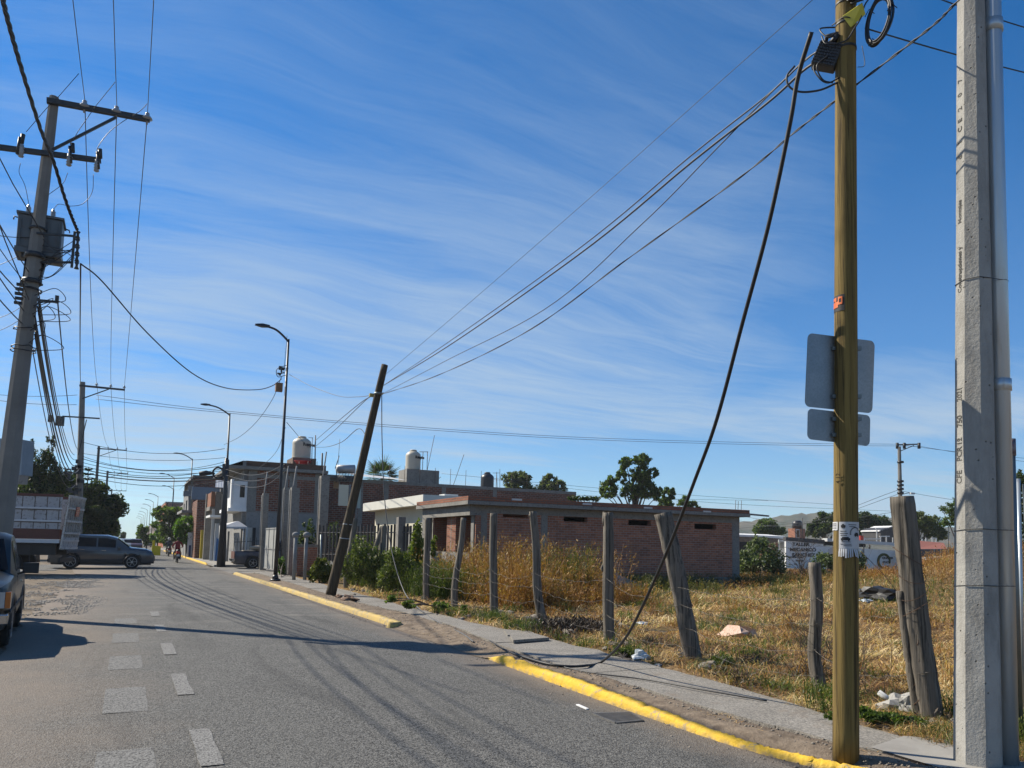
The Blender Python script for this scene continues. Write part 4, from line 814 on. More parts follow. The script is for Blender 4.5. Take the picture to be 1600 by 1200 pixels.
# thick cut cable hanging near the pole and ending on the pavement
top = atD(1268, 50, WD-.2); gb = G(940, 1034, ZS+.02)
P = [top]+[onplane(u, v, top, gb) for u, v in ((1247, 120), (1233, 200), (1200, 355), (1160, 505), (1120, 655), (1085, 752), (1045, 855), (1005, 945), (975, 1000))]+[gb, G(915, 1040, ZS+.03), G(885, 1041, ZS+.03), G(850, 1036, ZS+.04), G(805, 1022, ZS+.04)]
tag(MB().tube(smoothpath(P, 10), [.0165]*(10*(len(P)-1)+1), 12).build('hanging_cable', M_black), 'thick black cut cable hanging from the overhead lines down to the pavement', 'cable')
wire('thin black cable lying across the pavement towards the fence', smoothpath([G(765, 1001, ZS+.02), G(805, 1022, .10), G(880, 1042, ZS+.02), G(930, 1052, ZS+.02), G(1010, 1062, ZS+.02), G(1100, 1078, ZS+.03), G(1198, 1095, ZS+.02)], 12), .009, name='loose_cable', cat='cable')
wire('thin dark line running right behind the concrete pole to the frame edge, lower', sagpath(wp(44, 30), atD(1720, 140, 8.3), .03), .006, 'lines leaving to the right edge')
wire('thin dark line in the top right corner of the sky', sagpath(atD(1440, -12, 7.5), atD(1700, 70, 8.3), .03), .006, 'lines leaving to the right edge')
# ------------------------------------------------------------------ building materials
M_brick = brick_mat('red_brick', (.56,.225,.13), (.32,.13,.08), (.42,.35,.30), .28, .10, .012, (.20,.12,.085), .5)
M_brickd = brick_mat('dark_old_brick', (.34,.12,.07), (.17,.065,.042), (.32,.27,.23), .34, .15, .022, (.07,.055,.045), .6)
M_beam = mat('raw_beam', (.30,.285,.255), (.22,.21,.19), 2.5, bump=.4, bscale=18, c3=(.17,.155,.135))
M_plaster = mat('grey_plaster', (.33,.325,.31), (.26,.255,.245), 1.2, bump=.25, bscale=15, c3=(.21,.205,.195))
M_cream = mat('cream_plaster', (.74,.70,.55), (.68,.64,.50), 1.5, bump=.12, bscale=20)
M_wplas = mat('whitewash', (.95,.95,.94), (.82,.82,.80), 1.4, bump=.2, bscale=16)
M_pink = mat('salmon_plaster', (.46,.33,.26), (.40,.29,.23), 1.5, bump=.15)
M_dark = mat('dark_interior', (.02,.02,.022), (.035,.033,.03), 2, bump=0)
M_glass = mat('window_glass', (.012,.014,.018), (.008,.009,.011), 2, rough=.12, bump=0, spec=.12)
M_rust = mat('rusty_iron', (.16,.09,.055), (.10,.06,.04), 8, rough=.8, metal=.2)
M_iron = mat('painted_iron', (.045,.045,.05), (.09,.085,.08), 6, rough=.6)
M_tile = mat('roof_tile', (.34,.12,.08), (.27,.09,.06), 4, bump=.4)
M_tin = mat('corrugated_tin', (.48,.49,.50), (.38,.39,.40), 3, rough=.5, metal=.3)
def colbox(q, x0, x1, y0, y1, z0, z1): return q.box((x0, y0, z0), (x1, y1, z1))
# --- unfinished brick building (long shaded side, sunlit street front)
H0 = 3.5; CA = G(732, 774.5, H0); XA, YA = CA[0]+.43, CA[1]+.40; XB = atY(1155.5, 850, YA)[0]; YE = atX(667, 840, XA)[1]
bb = thing('brick_building', 'long unfinished red brick building with flat roof and slot openings behind the fence', 'building', (XA, YA, 0))
def zY(u, v): return atY(u, v, YA)
holes = []
for u0, u1, v0, v1 in ((786, 825, 801, 809.5), (881, 918, 807, 816), (982, 1017, 812, 821.5), (1085, 1119, 818, 827.5)):
    a, b = zY(u0, v0), zY(u1, v1); holes.append((a[0]-XA, b[0]-XA, b[2], a[2]))
ZB = 3.18; MB().wall((XA, YA, -.2), (1, 0, 0), XB-XA, ZB+.2-.30, .24, [(a, b, c+.2, d+.2) for a, b, c, d in holes]).build('side_wall', M_brick, bb)
q = MB(); colbox(q, XA-.004, XB+.004, YA-.012, YA+.25, ZB-.30, ZB-.002)
for u0, u1 in ((845, 855), (1144, 1155)): a, b = zY(u0, 850)[0], zY(u1, 850)[0]; colbox(q, a, b, YA-.010, YA+.23, -.2, ZB-.302)
colbox(q, XA-.012, zY(760, 850)[0], YA-.010, YA+.26, -.2, ZB-.302); colbox(q, XA, XB, YA-.05, YA-.012, -.2, .42)
q.build('beam_and_columns', M_beam, bb)
q = MB(); colbox(q, XA-.45, XB+.30, YA-.40, YE+.3, ZB, ZB+.14); q.build('roof_slab', M_beam, bb)
q = MB(); colbox(q, XA-.43, XB+.28, YA-.38, YA-.15, ZB+.142, H0); colbox(q, XA-.43, XA-.2, YA-.15, YE+.28, ZB+.142, H0); colbox(q, XB+.05, XB+.28, YA-.15, YE+.28, ZB+.142, H0); q.build('brick_parapet', brick_mat('parapet_brick', (.42,.16,.09), (.30,.11,.07), (.20,.16,.13), .26, .09, .015), bb)
q = MB(); q.box((XA+2, YA+.8, H0-.01), (XB-1, YA+1.6, H0+.04)); q.build('roof_sheet', M_white, bb)
# street front with the big opening, brick pier, parapet sill
zX = lambda u, v: atX(u, v, XA)
y0o, y1o = zX(742, 840)[1], zX(675, 840)[1]; s0, s1 = zX(748, 864)[2], zX(700, 808)[2]
Lf = YE-YA; MB().wall((XA, YE, -.2), (0, -1, 0), Lf-.26, ZB-.004+.2, -.24, [(YE-y1o, YE-y0o-.0, s0+.2, s1+.2)]).build('front_wall', M_beam, bb)
q = MB(); pa, pb = zX(711, 840)[1], zX(697, 840)[1]; q.box((XA+.02, pa, s0+.001), (XA+.9, pb, s1-.001)); q.box((XA+.03, y1o-.22, s0+.001), (XA+1.0, y1o-.003, s1-.001)); q.box((XA+.03, y0o+.003, s0+.001), (XA+.24, y0o+.25, s1-.001)); q.box((XA+2.4, YA+.26, s0-.5), (XA+2.6, YE-.21, ZB-.004)); q.build('brick_pier', brick_mat('clean_brick', (.42,.17,.10), (.33,.125,.08), (.33,.27,.22), .26, .085, .012), bb)
MB().box((XA+.1, (pa+pb)/2-.03, s0+.002), (XA-.004+.02, (pa+pb)/2+.03, s1-.002)).build('pier_joint', M_beam, bb)
q = MB(); q.box((XA+.3, YA+.26, .0), (XB-.1, YE, .05)); q.box((XB-.24, YA+.26, -.2), (XB, YE, ZB-.004)); q.box((XA+.25, YE-.2, -.2), (XB-.25, YE, ZB-.004)); q.box((XA+3.6, YA+.26, 0), (XA+3.8, YE-.21, ZB-.004)); q.build('inner_walls', M_beam, bb)
for u in (807, 917, 1012, 1104): a = atY(u, 787+(u-917)*.063, YA-.36); MB().box((a[0]-.22, YA-.41, a[2]-.05), (a[0]+.22, YA-.1, a[2]+.02)).build('roof_spout', M_white, bb)
q = MB()
for u, h in ((1149, 17), (1153, 15), (1158, 16)): a = atY(u, 797, YA+.3); q.tube([a-V(0,0,.1), a+V(.03, 0, h/1200*34)], .012, 5)
q.build('rebar', M_rust, bb); a = atY(1165, 803, YA+1); MB().bar(a, a+V(1.5, 0, -.05), .08).build('drain_pipe', M_beam, bb)
# --- cream house beyond it
HW = 3.85; a1, a2 = G(649, 776, HW), G(573, 787, HW); XW = a1[0]; cw = thing('cream_house', 'small cream one-storey house with thick white roof slab beside the brick building', 'house', (XW+.55, YE+.32, 0))
XC = XW+.55; y0, y1 = YE+.35, a2[1]-.5; cx = lambda u, v: atX(u, v, XC)
hl = []
for u0, u1, v0, v1 in ((598, 613, 812, 872), (632, 647, 808, 870)):
    hl.append((y1-cx(u0, 840)[1], y1-cx(u1, 840)[1], max(.9, cx(u1, v1)[2]), cx(u1, v0)[2]-.1))
MB().wall((XC, y1, -.1), (0, -1, 0), y1-y0, 3.5, -.2, [(a, b, c, min(d, 2.6)) for a, b, c, d in hl]).build('front_wall', M_cream, cw)
q = MB(); q.box((XC+.2, y0, -.1), (XC+4, y0+.2, 3.4)); q.build('side_wall', M_pink, cw); MB().box((XC+.2, y1-.2, -.1), (XC+4, y1, 3.4)).build('back_wall', M_cream, cw)
q = MB(); q.box((XW-.25, y0-.25, 3.402), (XC+4, y1+.4, HW)); q.build('roof_slab', mat('slab_white', (.74,.73,.66), (.68,.67,.60), 2, bump=.1), cw)
q = MB(); q.box((XC+.8, y0+1.2, HW), (XC+1.5, y0+1.9, HW+.18)); q.build('roof_hatch', M_white, cw)
for i, (a, b, c, d) in enumerate(hl):
    w_ = MB().box((XC+.10, y1-b+.003, -.1+c+.003), (XC+.14, y1-a-.003, -.1+min(d, 2.6)-.003)).build('window', mat('shutter_grey', (.45,.45,.43), (.38,.38,.36), 12), cw)
# --- two-storey house with cream tank on its roof
YH = 53.0; hx = lambda u, v: atY(u, v, YH); X0, X1 = hx(385, 800)[0], hx(504, 800)[0]; ZH = hx(500, 733)[2]; z1f = hx(430, 799)[2]
hs_ = thing('two_storey_house', 'grey and brick two-storey house with white bay and a water tank on its roof', 'house', (X0, YH, 0))
q = MB(); q.wall((X0, YH, 0), (1, 0, 0), X1-X0, z1f, .25, []); q.build('lower_wall', M_plaster, hs_)
q = MB(); q.wall((X0, YH, z1f), (1, 0, 0), X1-X0, ZH-z1f-.35, .25, []); q.build('upper_wall', M_brickd, hs_)
q = MB()
for u0, u1 in ((385, 399), (434, 448), (450, 462), (490, 504)): q.box((hx(u0, 800)[0]-.0, YH-.02, z1f+.002), (hx(u1, 800)[0], YH+.1, ZH-.36))
q.box((X0-.003, YH-.03, z1f-.1), (X1+.003, YH+.1, z1f+.001)); q.box((X0-.003, YH-.025, hx(430, 748)[2]), (X1+.003, YH+.1, hx(430, 742)[2])); q.build('column', M_beam, hs_)
YK = YH+9; MB().wall((X0, YK, 0), (0, -1, 0), YK-YH-.26, ZH-.35, -.25, [(1.5, 2.6, .0, 2.3), (4.5, 7.2, 3.9, 5.6)]).build('front_wall', M_plaster, hs_)
q = MB(); q.box((X0-1.3, YH-.35, ZH-.33), (X1+.2, YK+.2, ZH-.12)); q.build('roof_slab', M_beam, hs_); q = MB(); q.add([(X0-1.25, YH-.30, ZH-.12), (X0-.4, YH-.30, ZH+.22), (X0-.4, YK, ZH+.22), (X0-1.25, YK, ZH-.12)], [(0,1,2,3)]); q.box((X0-.4, YH-.3, ZH-.118), (X0-.2, YK, ZH+.22)); q.build('eave', M_plaster, hs_)
q = MB(); q.box((X0-.2, YH-.05, ZH-.118), (X1+.1, YH+.2, ZH+.26)); q.build('parapet', brick_mat('parapet_dark', (.22,.11,.07), (.15,.08,.05), (.17,.15,.13)), hs_)
# white bay over the door
bx0, bx1 = hx(366, 760)[0], X0-.003; zb0, zb1 = hx(380, 794)[2], hx(380, 752)[2]
MB().wall((bx0, YH+.05, zb0), (1, 0, 0), bx1-bx0, zb1-zb0, .15, [(.45*(bx1-bx0), .82*(bx1-bx0), .7, zb1-zb0-.25)]).build('bay_front', M_wplas, hs_)
MB().wall((bx0, YH+5.05, zb0), (0, -1, 0), 4.85, zb1-zb0, -.15, [(.8, 2.0, .7, 1.9), (2.8, 4.2, .7, 1.9)]).build('bay_side', M_wplas, hs_)
q = MB(); q.box((bx0-.3, YH-.0, zb0-.22), (bx1, YH+5.2, zb0-.002)); q.box((bx0-1.2, YH+2, zb0-.6), (bx0-.3, YH+5, zb0-.45)); q.build('balcony_slab', M_wplas, hs_)
q = MB(); q.box((bx0+.45*(bx1-bx0)+.02, YH+.14, zb0+.72), (bx0+.82*(bx1-bx0)-.02, YH+.17, zb1-.27)); q.build('window', mat('window_brown', (.10,.085,.06), (.05,.045,.04), 3), hs_); q = MB(); q.box((bx0+.2, YH+1, zb0+.5), (bx0+.25, YH+4.5, zb1-.2)); q.build('window', M_glass, hs_)
MB().box((hx(381, 866)[0], YH-.03, 0), (hx(393, 840)[0], YH-.004, 2.5)).build('door', mat('white_door', (.62,.60,.52), (.52,.50,.44), 3), hs_); MB().box((hx(393, 866)[0]+.01, YH-.02, 0), (hx(399, 840)[0], YH-.004, 2.5)).build('door_gap', M_dark, hs_)
q = MB()
for u in range(440, 505, 7): a = hx(u, 732); q.tube([a+V(0,.2,0), a+V(0,.2,.0)+V(0,0,.25 if u % 2 else .5)], .02, 4)
for u, v in ((470+20, 680),): q.tube([hx(492, 729), hx(493, 680)], .04, 5); q.tube([hx(487, 728), hx(488, 684)], .025, 5); q.bar(hx(482, 684), hx(489, 684), .03)
q.tube([hx(503, 745), hx(503.5, 708)], .06, 6); q.tube([hx(528, 728), hx(531, 686)], .015, 4); q.tube([hx(524, 732), hx(530, 712)], .03, 4); q.build('antenna_mast', M_iron, hs_)
def tank(u0, u1, v0, v1, Y, m_, name, label, box=None, txt=True):
    a, b = atY(u0, v1, Y), atY(u1, v1, Y); t_ = atY((u0+u1)/2, v0, Y); r = (b[0]-a[0])/2*.94; c = V((a[0]+b[0])/2, Y, (a[2]+b[2])/2); h = t_[2]-c[2]
    o = thing('water_tank', label, 'water tank', c); q = MB(); pr = [(r, 0), (r*1.0, h*.05)]
    for k in range(5): pr += [(r*.985, h*(.08+k*.13)), (r, h*(.12+k*.13))]
    pr += [(r, h*.72), (r*.93, h*.80), (r*.62, h*.90), (r*.42, h*.93)]; q.lathe(c, pr, 24); q.build('tank_body', m_, o); q = MB(); q.lathe(c+V(0,0,h*.93), [(r*.46, 0), (r*.46, h*.05), (r*.38, h*.075), (.02, h*.08)], 18); q.build('lid', m_, o)
    if txt:
        q = MB(); text_mesh('tank_lettering', 'Rotoplas', c+V(-r*.05, -r*1.02, h*.55), (.98,.2,0), (0,0,1), r*.50, M_ink, o, ext=.02, bold=.012, sx=.75)
    return o
M_tank = mat('cream_plastic', (.62,.56,.44), (.56,.50,.40), 2, rough=.5, bump=.05)
tank(455, 486, 682, 717, YH+2.5, M_tank, 'a', 'cream water tank with black lettering on the two-storey house')
q = MB(); a, b, c = atY(453, 716.5, YH+2.5), atY(489, 716.5, YH+2.5), ZH+.0; q.box((a[0], YH+1.4, ZH-.12), (b[0], YH+3.6, a[2]-.01)); q.build('tank_plinth', brick_mat('plinth_brick', (.25,.17,.13), (.18,.13,.10), (.24,.22,.19), .3, .2), hs_)
a = atY(473, 727, YH+1.2); tag(MB().lathe(V(a[0], a[1], ZH+.26), [(.30, 0), (.58, .30), (.62, .34), (.55, .34), (.28, .04)], 14).build('basin', mat('red_plastic', (.55,.03,.04), (.5,.03,.04), 3, rough=.4, bump=0)), 'red plastic basin on the roof below the cream tank', 'basin')
# --- dark long building behind, with the second tank
YD = 56.0; dx = lambda u, v: atY(u, v, YD); XD0, XD1 = X1+.02, dx(900, 770)[0]; ZD = dx(700, 762)[2]
db = thing('long_dark_building', 'long dark brick building with flat roof and rebar, far behind the cream house', 'building', (XD0, YD, 0))
h1 = (dx(541, 757)[0]-XD0, dx(552, 757)[0]-XD0, dx(545, 774)[2], dx(545, 762)[2])
MB().wall((XD0, YD, 0), (1, 0, 0), XD1-XD0, ZD, .3, [(dx(521, 760)[0]-XD0, dx(533, 760)[0]-XD0, dx(521, 763)[2], dx(521, 752)[2])]).build('side_wall', M_brickd, db)
q = MB(); 
for a in (XD0, dx(560, 770)[0], dx(600, 770)[0], dx(690, 770)[0], dx(770, 770)[0]): q.box((a, YD-.03, 0), (a+.35, YD+.1, ZD-.002))
q.box((XD0, YD-.04, ZD), (XD1, YD+8, ZD+.25)); q.box((XD0, YD-.3, ZD+.252), (dx(552, 770)[0], YD+4, dx(530, 745)[2]+.1)); q.build('roof_slab', M_beam, db)
MB().box((dx(521, 760)[0]+.4, YD-.02, dx(521, 763)[2]), (dx(521, 760)[0]+.47, YD+.05, dx(521, 752)[2])).build('window_bar', M_plaster, db)
q = MB(); q.add([(dx(553, 752)[0], YD-.5, ZD+.45), (dx(632, 760)[0], YD-.5, ZD+.35), (dx(632, 760)[0], YD+3, ZD+.8), (dx(553, 752)[0], YD+3, ZD+1.0)], [(0,1,2,3)]); q.build('roof_sheet', M_white, db)
q = MB()
for u in range(560, 880, 24): a = dx(u, 760); q.tube([V(a[0], YD+.1, ZD+.2), V(a[0]+.02, YD+.1, ZD+.5+.5*((u*7) % 3))], .018, 4)
for u, t_ in ((676, 680), (722, 710), (686, 745), (640, 735)): a = dx(u, 765); q.tube([V(a[0], YD+2, ZD+.2), above(u+3, t_, V(a[0], YD+2, 0))], .02, 4)
for u in (661, 668): a = above(u, 706, V(*dx(u, 740)[:2], 0)); q.tube([a, a-V(0,0,1.4)], .025, 4)
q.bar(dx(655, 706), dx(669, 706), .04); q.bar(dx(770, 739), dx(781, 739), .03); q.tube([dx(776, 739), dx(777, 768)], .025, 4); q.tube([dx(781, 733), dx(781, 768)], .02, 4); q.build('rebar', M_rust, db)
tank(633, 657, 703, 734, YD+1.3, M_tank, 'b', 'cream water tank with black lettering on the grey block box')
q = MB(); a, b = atY(630, 733.5, YD+1.2), atY(680, 735, YD+1.2); q.box((a[0], YD+.3, ZD+.252), (b[0], YD+2.3, a[2]-.02)); q.build('tank_plinth', M_beam, db)
tank(751, 771, 738, 768, YD+2, mat('black_plastic', (.02,.02,.025), (.03,.03,.035), 3, rough=.4, bump=0), 'c', 'black water tank on the dark building roof', txt=False)
so = thing('solar_heater', 'tilted solar water heater on the roof right of the white tank', 'solar heater', dx(540, 742)); a, b = dx(526, 733), dx(554, 733)
MB().tube([a, b], .32, 12).build('cylinder', M_tin, so); q = MB()
for k in range(12): x_ = a[0]+(b[0]-a[0])*(k+.5)/12; q.tube([V(x_, YD, a[2]-.1), V(x_-.15, YD-1.3, a[2]-.95)], .03, 5)
q.bar(a-V(0,0,1), a, .05); q.bar(b-V(0,0,1), b, .05); q.build('glass_tube', M_steel, so)
bo = V(*dx(537, 790)[:2], 0); bd = thing('billboard', 'pale blank panel on posts in front of the dark brick wall, behind the leaning pole', 'sign', (dx(537, 790)[0], YD-4, 0)); ax = lambda u, v: atY(u, v, YD-4)
MB().box((ax(530, 758)[0], YD-4, ax(530, 790)[2]), (ax(545, 758)[0], YD-3.9, ax(530, 757)[2])).build('panel', M_cream, bd); MB().prism([ax(558, 762), ax(564, 760), ax(563, 794), ax(556, 794)], V(.0,.1,0)).build('side_panel', mat('pale_green', (.45,.55,.50), (.4,.5,.45), 2), bd)
q = MB()
for u in (547, 552, 558): q.tube([V(ax(u, 790)[0], YD-3.95, 0), ax(u, 757)], .06, 6)
q.build('post', M_beam, bd)
# --- yard wall, columns, gate, picket fence towards the street
pf = thing('picket_fence', 'dark slatted picket fence on a low grey wall in front of the cream house', 'fence', (9, 40, 0))
A, B = atD(460, 870, 44), atD(657, 871, 36); A[2] = B[2] = 0; A = V(*G(462, 898, 0)[:2], 0); A = V(7.6, 41.5, 0); B = atX(662, 875, 11.2); B[2] = 0
fp = lambda u, z: (lambda p: V(p[0], p[1], z))(onplane(u, 860, A, B))
zt = lambda u, v: onplane(u, v, A, B)[2]
q = MB(); q.prism([A, B, B+V(0,0,zt(655, 878)), A+V(0,0,zt(500, 878))], V(.1,.18,0)); q.build('low_wall', M_plaster, pf)
n_ = 0
q = MB(); uu = 498.0
picks = MB()
while uu < 657:
    b_ = zt(uu, 877.5); tp = zt(uu, 820+2*math.sin(uu*.7)); P_ = fp(uu, 0); picks.box(P_+V(-.045,-.02,b_), P_+V(.045,.02,tp)) ; uu += 5.6-(uu-498)*.0045; n_ += 1
picks.build('slat', M_iron, pf); q = MB()
for v in (832, 866): q.bar(onplane(498, v, A, B), onplane(657, v, A, B), .05)
q.build('rail', M_iron, pf)
for u, v0 in ((625, 808), (538, 835)):
    p = fp(u, 0); MB().box(p+V(-.16,-.16,0), p+V(.16,.16,zt(u, v0))).build('post', M_beam, pf)
bwA, bwB = G(463, 901, ZS), G(494, 899, ZS); bw = thing('brick_yard_wall', 'low red brick yard wall between the tall grey columns', 'wall', (bwA+bwB)/2); q = MB(); zt2 = onplane(480, 857, bwA, bwB)[2]; q.prism([bwA-V(0,0,.1), bwB-V(0,0,.1), bwB+V(0,0,zt2), bwA+V(0,0,zt2)], V(.05,.2,0)); q.build('brick_panel', M_brick, bw)
q = MB(); q.prism([bwA+V(-.02,-.03,zt2), bwB+V(0,-.03,zt2), bwB+V(0,-.03,zt2+.12), bwA+V(-.02,-.03,zt2+.12)], V(.08,.27,0)); q.build('coping', M_beam, bw)
def column(u0, u1, vb, vt, label, pipe=None, w=None, tdx=8):
    uc = (u0+u1)/2; b = G(uc, vb, ZS); D_ = np.dot(-MC[:, 2], b-EV); w = w or (u1-u0)/1200*D_*.88; tp = above(uc+tdx*0+ (lambda du: du)( (vb-vt)*.045), vt, b); o = thing('concrete_column', label, 'column', b, 'tall unfinished columns beside the metal gate')
    q = MB(); d = tp-b; q.add([b+V(i*w/2, j*w/2, -.05) for i, j in ((-1,-1),(1,-1),(1,1),(-1,1))]+[tp+V(i*w/2, j*w/2, 0) for i, j in ((-1,-1),(1,-1),(1,1),(-1,1))], [(0,3,2,1),(4,5,6,7),(0,1,5,4),(1,2,6,5),(2,3,7,6),(3,0,4,7)]); q.build('shaft', M_beam, o)
    if pipe:
        t2 = above(uc+(vb-pipe)*.045+1, pipe, b); q = MB(); q.tube([tp-V(.1,.0,.6), tp-V(.08,0,-.05), t2], .035, 6); q.tube([b+V(-w*.62,-.02,0), tp+V(-w*.62,-.02,-.1)], .03, 6); q.build('conduit', M_plaster, o)
    return o
column(405, 415, 889, 771, 'tall grey column on the left of the metal gate', 737); column(438, 447, 891, 762, 'tall grey column right behind the black lamp post', 728)
column(448, 462, 899, 762, 'widest grey column, right of the gate and lamp post', 728); column(493, 508, 896, 744, 'tallest grey column, at the end of the brick yard wall', 706)
gA, gB = G(411, 889, ZS), G(434, 893, ZS); gt = thing('metal_gate', 'pale grey sheet metal gate standing open by the grey column', 'gate', gA)
zg = onplane(420, 827, gA, gB)[2]; q = MB(); q.prism([gA+V(0,0,.05), gB+V(0,0,.05), gB+V(0,0,zg), gA+V(0,0,zg)], V(-.02,-.03,0)); q.build('sheet', mat('gate_grey', (.46,.46,.43), (.38,.38,.355), 2, rough=.6, bump=.1), gt)
q = MB()
for f in (0, .33, .66, 1): p = gA+(gB-gA)*f; q.bar(p+V(-.03,-.05,.04), p+V(-.03,-.05,zg), .04)
for f in (.03, .5, .98): q.bar(gA+V(-.03,-.05,zg*f), gB+V(-.03,-.05,zg*f), .04)
q.build('gate_frame', M_plaster, gt)
for u, vt, lb in ((459, 838, 'left'), (476, 838, 'right')):
    b = G(u, 906, ZS); o = thing('gate_post', f'{lb} of two thin grey posts with round caps before the brick yard wall', 'post', b, 'thin posts with round caps'); t_ = above(u+3, vt, b); MB().tube([b, t_], .075, 10).build('shaft', M_plaster, o); MB().lathe(t_, [(.06, -.05), (.13, 0), (.15, .07), (.12, .14), (.04, .18)], 12).build('cap', M_plaster, o)
b = G(501, 905, ZS); tag(MB().tube([b, above(502, 835, b)], .045, 8).build('gate_post', M_galvd), 'thin plain grey pipe post beside the tallest column and the bush', 'post')
# --- canopy stall on posts, iron fence, in front of the house
cn = thing('canopy', 'small white peaked canopy on thin posts beside the white graffiti wall', 'canopy', (6.0, 52, 0)); cxy = lambda u, v: atY(u, v, 51.4)
a, b, c = cxy(348, 823), cxy(386, 823), cxy(377, 814); q = MB(); q.add([a, b, b+V(0,1.6,.15), a+V(0,1.6,.15), c+V(-.2,.5,.0), c+V(0,1.1,.0)], [(0,1,4), (1,2,5,4), (2,3,5), (3,0,4,5)]); q.add([a, b, b-V(0,0,.12), a-V(0,0,.12)], [(0,1,2,3)]); q.build('cover', mat('white_canvas', (.70,.70,.70), (.6,.6,.6), 2, bump=0), cn)
q = MB()
for p in (a, b, a+V(0,1.6,.1), b+V(0,1.6,.1)): q.tube([V(p[0], p[1], 0), p], .035, 6)
q.build('post', M_white, cn)
ir = thing('iron_fence', 'thin dark iron fence against the grey house wall behind the parked pickup', 'fence', (9, 52.2, 0)); q = MB(); ix = lambda u, v: atY(u, v, 52.3)
q.bar(ix(366, 847), ix(408, 845), .04)
for u in range(366, 410, 5): q.bar(V(ix(u, 850)[0], 52.3, .1), ix(u, 840), .03)
q.build('bars', M_iron, ir)
# --- facades further up the right side: graffiti wall, portal, brick house, gates
FX = 7.3; fx = lambda u, v, X=FX: atX(u, v, X)
gw = thing('graffiti_wall', 'white painted wall with black graffiti between the portal and the two-storey house', 'wall', (7.2, 64, 0)); Yg = 63.5; gx = lambda u, v: atY(u, v, Yg)
q = MB(); q.wall((gx(344, 800)[0], Yg, 0), (1, 0, 0), gx(368, 800)[0]+1.5-gx(344, 800)[0], gx(350, 772)[2], .2, []); q.build('wall_face', M_wplas, gw)
r_ = random.Random(11)
for i, (u, v, s, sz) in enumerate(((358, 786, 'KE', .75), (360, 796, 'A', .7), (350, 829, 'ROS', .5), (349, 834, 'LAIN', .45))): text_mesh('graffiti', s, gx(u, v)-V(0, .03, 0), (1, 0, 0), (0, .0, 1), sz, M_ink, gw, ext=.004, bold=.03)
q = MB(); q.box((gx(344, 770)[0], Yg-.2, gx(350, 772)[2]), (gx(368, 770)[0]+1.5, Yg+.3, gx(350, 769)[2]+.25)); q.build('coping', M_beam, gw)
tn = thing('tin_roofed_shed', 'pale corrugated tin roof above a blue-grey fascia behind the graffiti wall', 'shed', (8, 70, 0)); Yt = 70; tx = lambda u, v: atY(u, v, Yt); q = MB(); r0_, r1_ = tx(336, 750), tx(372, 748); zt0, zt1 = tx(340, 762)[2], tx(340, 747)[2]; N = 26
vs = []
for k in range(N+1): x_ = r0_[0]+(r1_[0]+1-r0_[0])*k/N; zz = .06*(k % 2); vs += [(x_, Yt-.5+zz, zt0), (x_+.3, Yt+2.5+zz, zt1)]
q.add(vs, [(2*k, 2*k+1, 2*k+3, 2*k+2) for k in range(N)]); q.build('roof', M_tin, tn); q = MB(); q.box((tx(300, 760)[0], Yt-.2, zt0-1.1), (r1_[0]+1, Yt, zt0-.02)); q.build('fascia', mat('blue_grey', (.22,.27,.33), (.18,.22,.27), 2), tn); q = MB(); q.box((tx(304, 760)[0]+.3, Yt, 0), (r1_[0]+1, Yt+6, zt0-1.1)); q.build('wall_face', M_brickd, tn)
po = thing('concrete_portal', 'raw concrete gate frame with brick infill and white door beside the blue gate', 'gateway', (6.6, 64, 0)); Yp = 62.5; px_ = lambda u, v: atY(u, v, Yp)
q = MB(); z_t = px_(335, 768)[2]; q.box((px_(336, 800)[0], Yp, 0), (px_(345, 800)[0], Yp+.4, z_t)); q.box((px_(327, 800)[0], Yp+3.2, 0), (px_(327, 800)[0]+.5, Yp+3.6, z_t)); q.box((px_(328, 800)[0], Yp+.402, px_(330, 791)[2]-.3), (px_(328, 800)[0]+.6, Yp+3.2, px_(330, 791)[2])); q.build('frame', M_beam, po)
q = MB(); q.box((px_(328, 800)[0]+.05, Yp+.403, px_(330, 791)[2]+.003), (px_(328, 800)[0]+.5, Yp+3.19, z_t-.05)); q.box((px_(330, 780)[0], Yp+.02, px_(333, 789)[2]), (px_(336, 780)[0]-.003, Yp+.2, z_t)); q.build('infill', brick_mat('orange_brick', (.48,.19,.10), (.40,.15,.08), (.35,.28,.22)), po)
q = MB(); q.box((px_(331, 800)[0]+.02, Yp+.05, 0), (px_(336, 800)[0]-.004, Yp+.12, px_(333, 795)[2])); q.box((px_(336, 820)[0]-.02, Yp-.35, 0), (px_(342, 820)[0], Yp-.1, px_(340, 818)[2])); q.build('door', M_white, po)
bg = thing('blue_gate', 'bright blue metal gate leaf at the edge of the pavement', 'gate', px_(338, 878)); a = px_(333, 878); q = MB(); q.prism([V(a[0], 61.4, .05), V(a[0]+.55, 61.4, .05), V(a[0]+.6, 61.4, px_(340, 838)[2]), V(a[0]+.05, 61.4, px_(340, 842)[2])], V(0,.05,0)); q.build('sheet', mat('bright_blue', (.03,.22,.62), (.03,.18,.52), 3, rough=.5, bump=.05), bg)
q = MB(); q.bar((a[0]+.02, 61.38, 0), (a[0]+.06, 61.38, px_(340, 840)[2]), .05); q.build('frame', mat('bright_blue'.replace('bright','deep'), (.02,.12,.4)), bg)
bh = thing('brick_house', 'dark brick house with dark flat roof and a balcony beyond the clipped round tree', 'house', (7.2, 80, 0)); Yb = 76; bx = lambda u, v: atY(u, v, Yb)
zr = bx(320, 748)[2]; x0_, x1_ = bx(300, 800)[0], bx(330, 800)[0]+2; MB().wall((x0_, Yb, 0), (1, 0, 0), x1_-x0_, zr, .25, []).build('side_wall', M_brickd, bh)
MB().wall((x0_, Yb+9, 0), (0, -1, 0), 8.7, zr, -.25, [(1, 2.4, 3.4, 5.2), (4, 6, 3.4, 5.4)]).build('front_wall', M_plaster, bh)
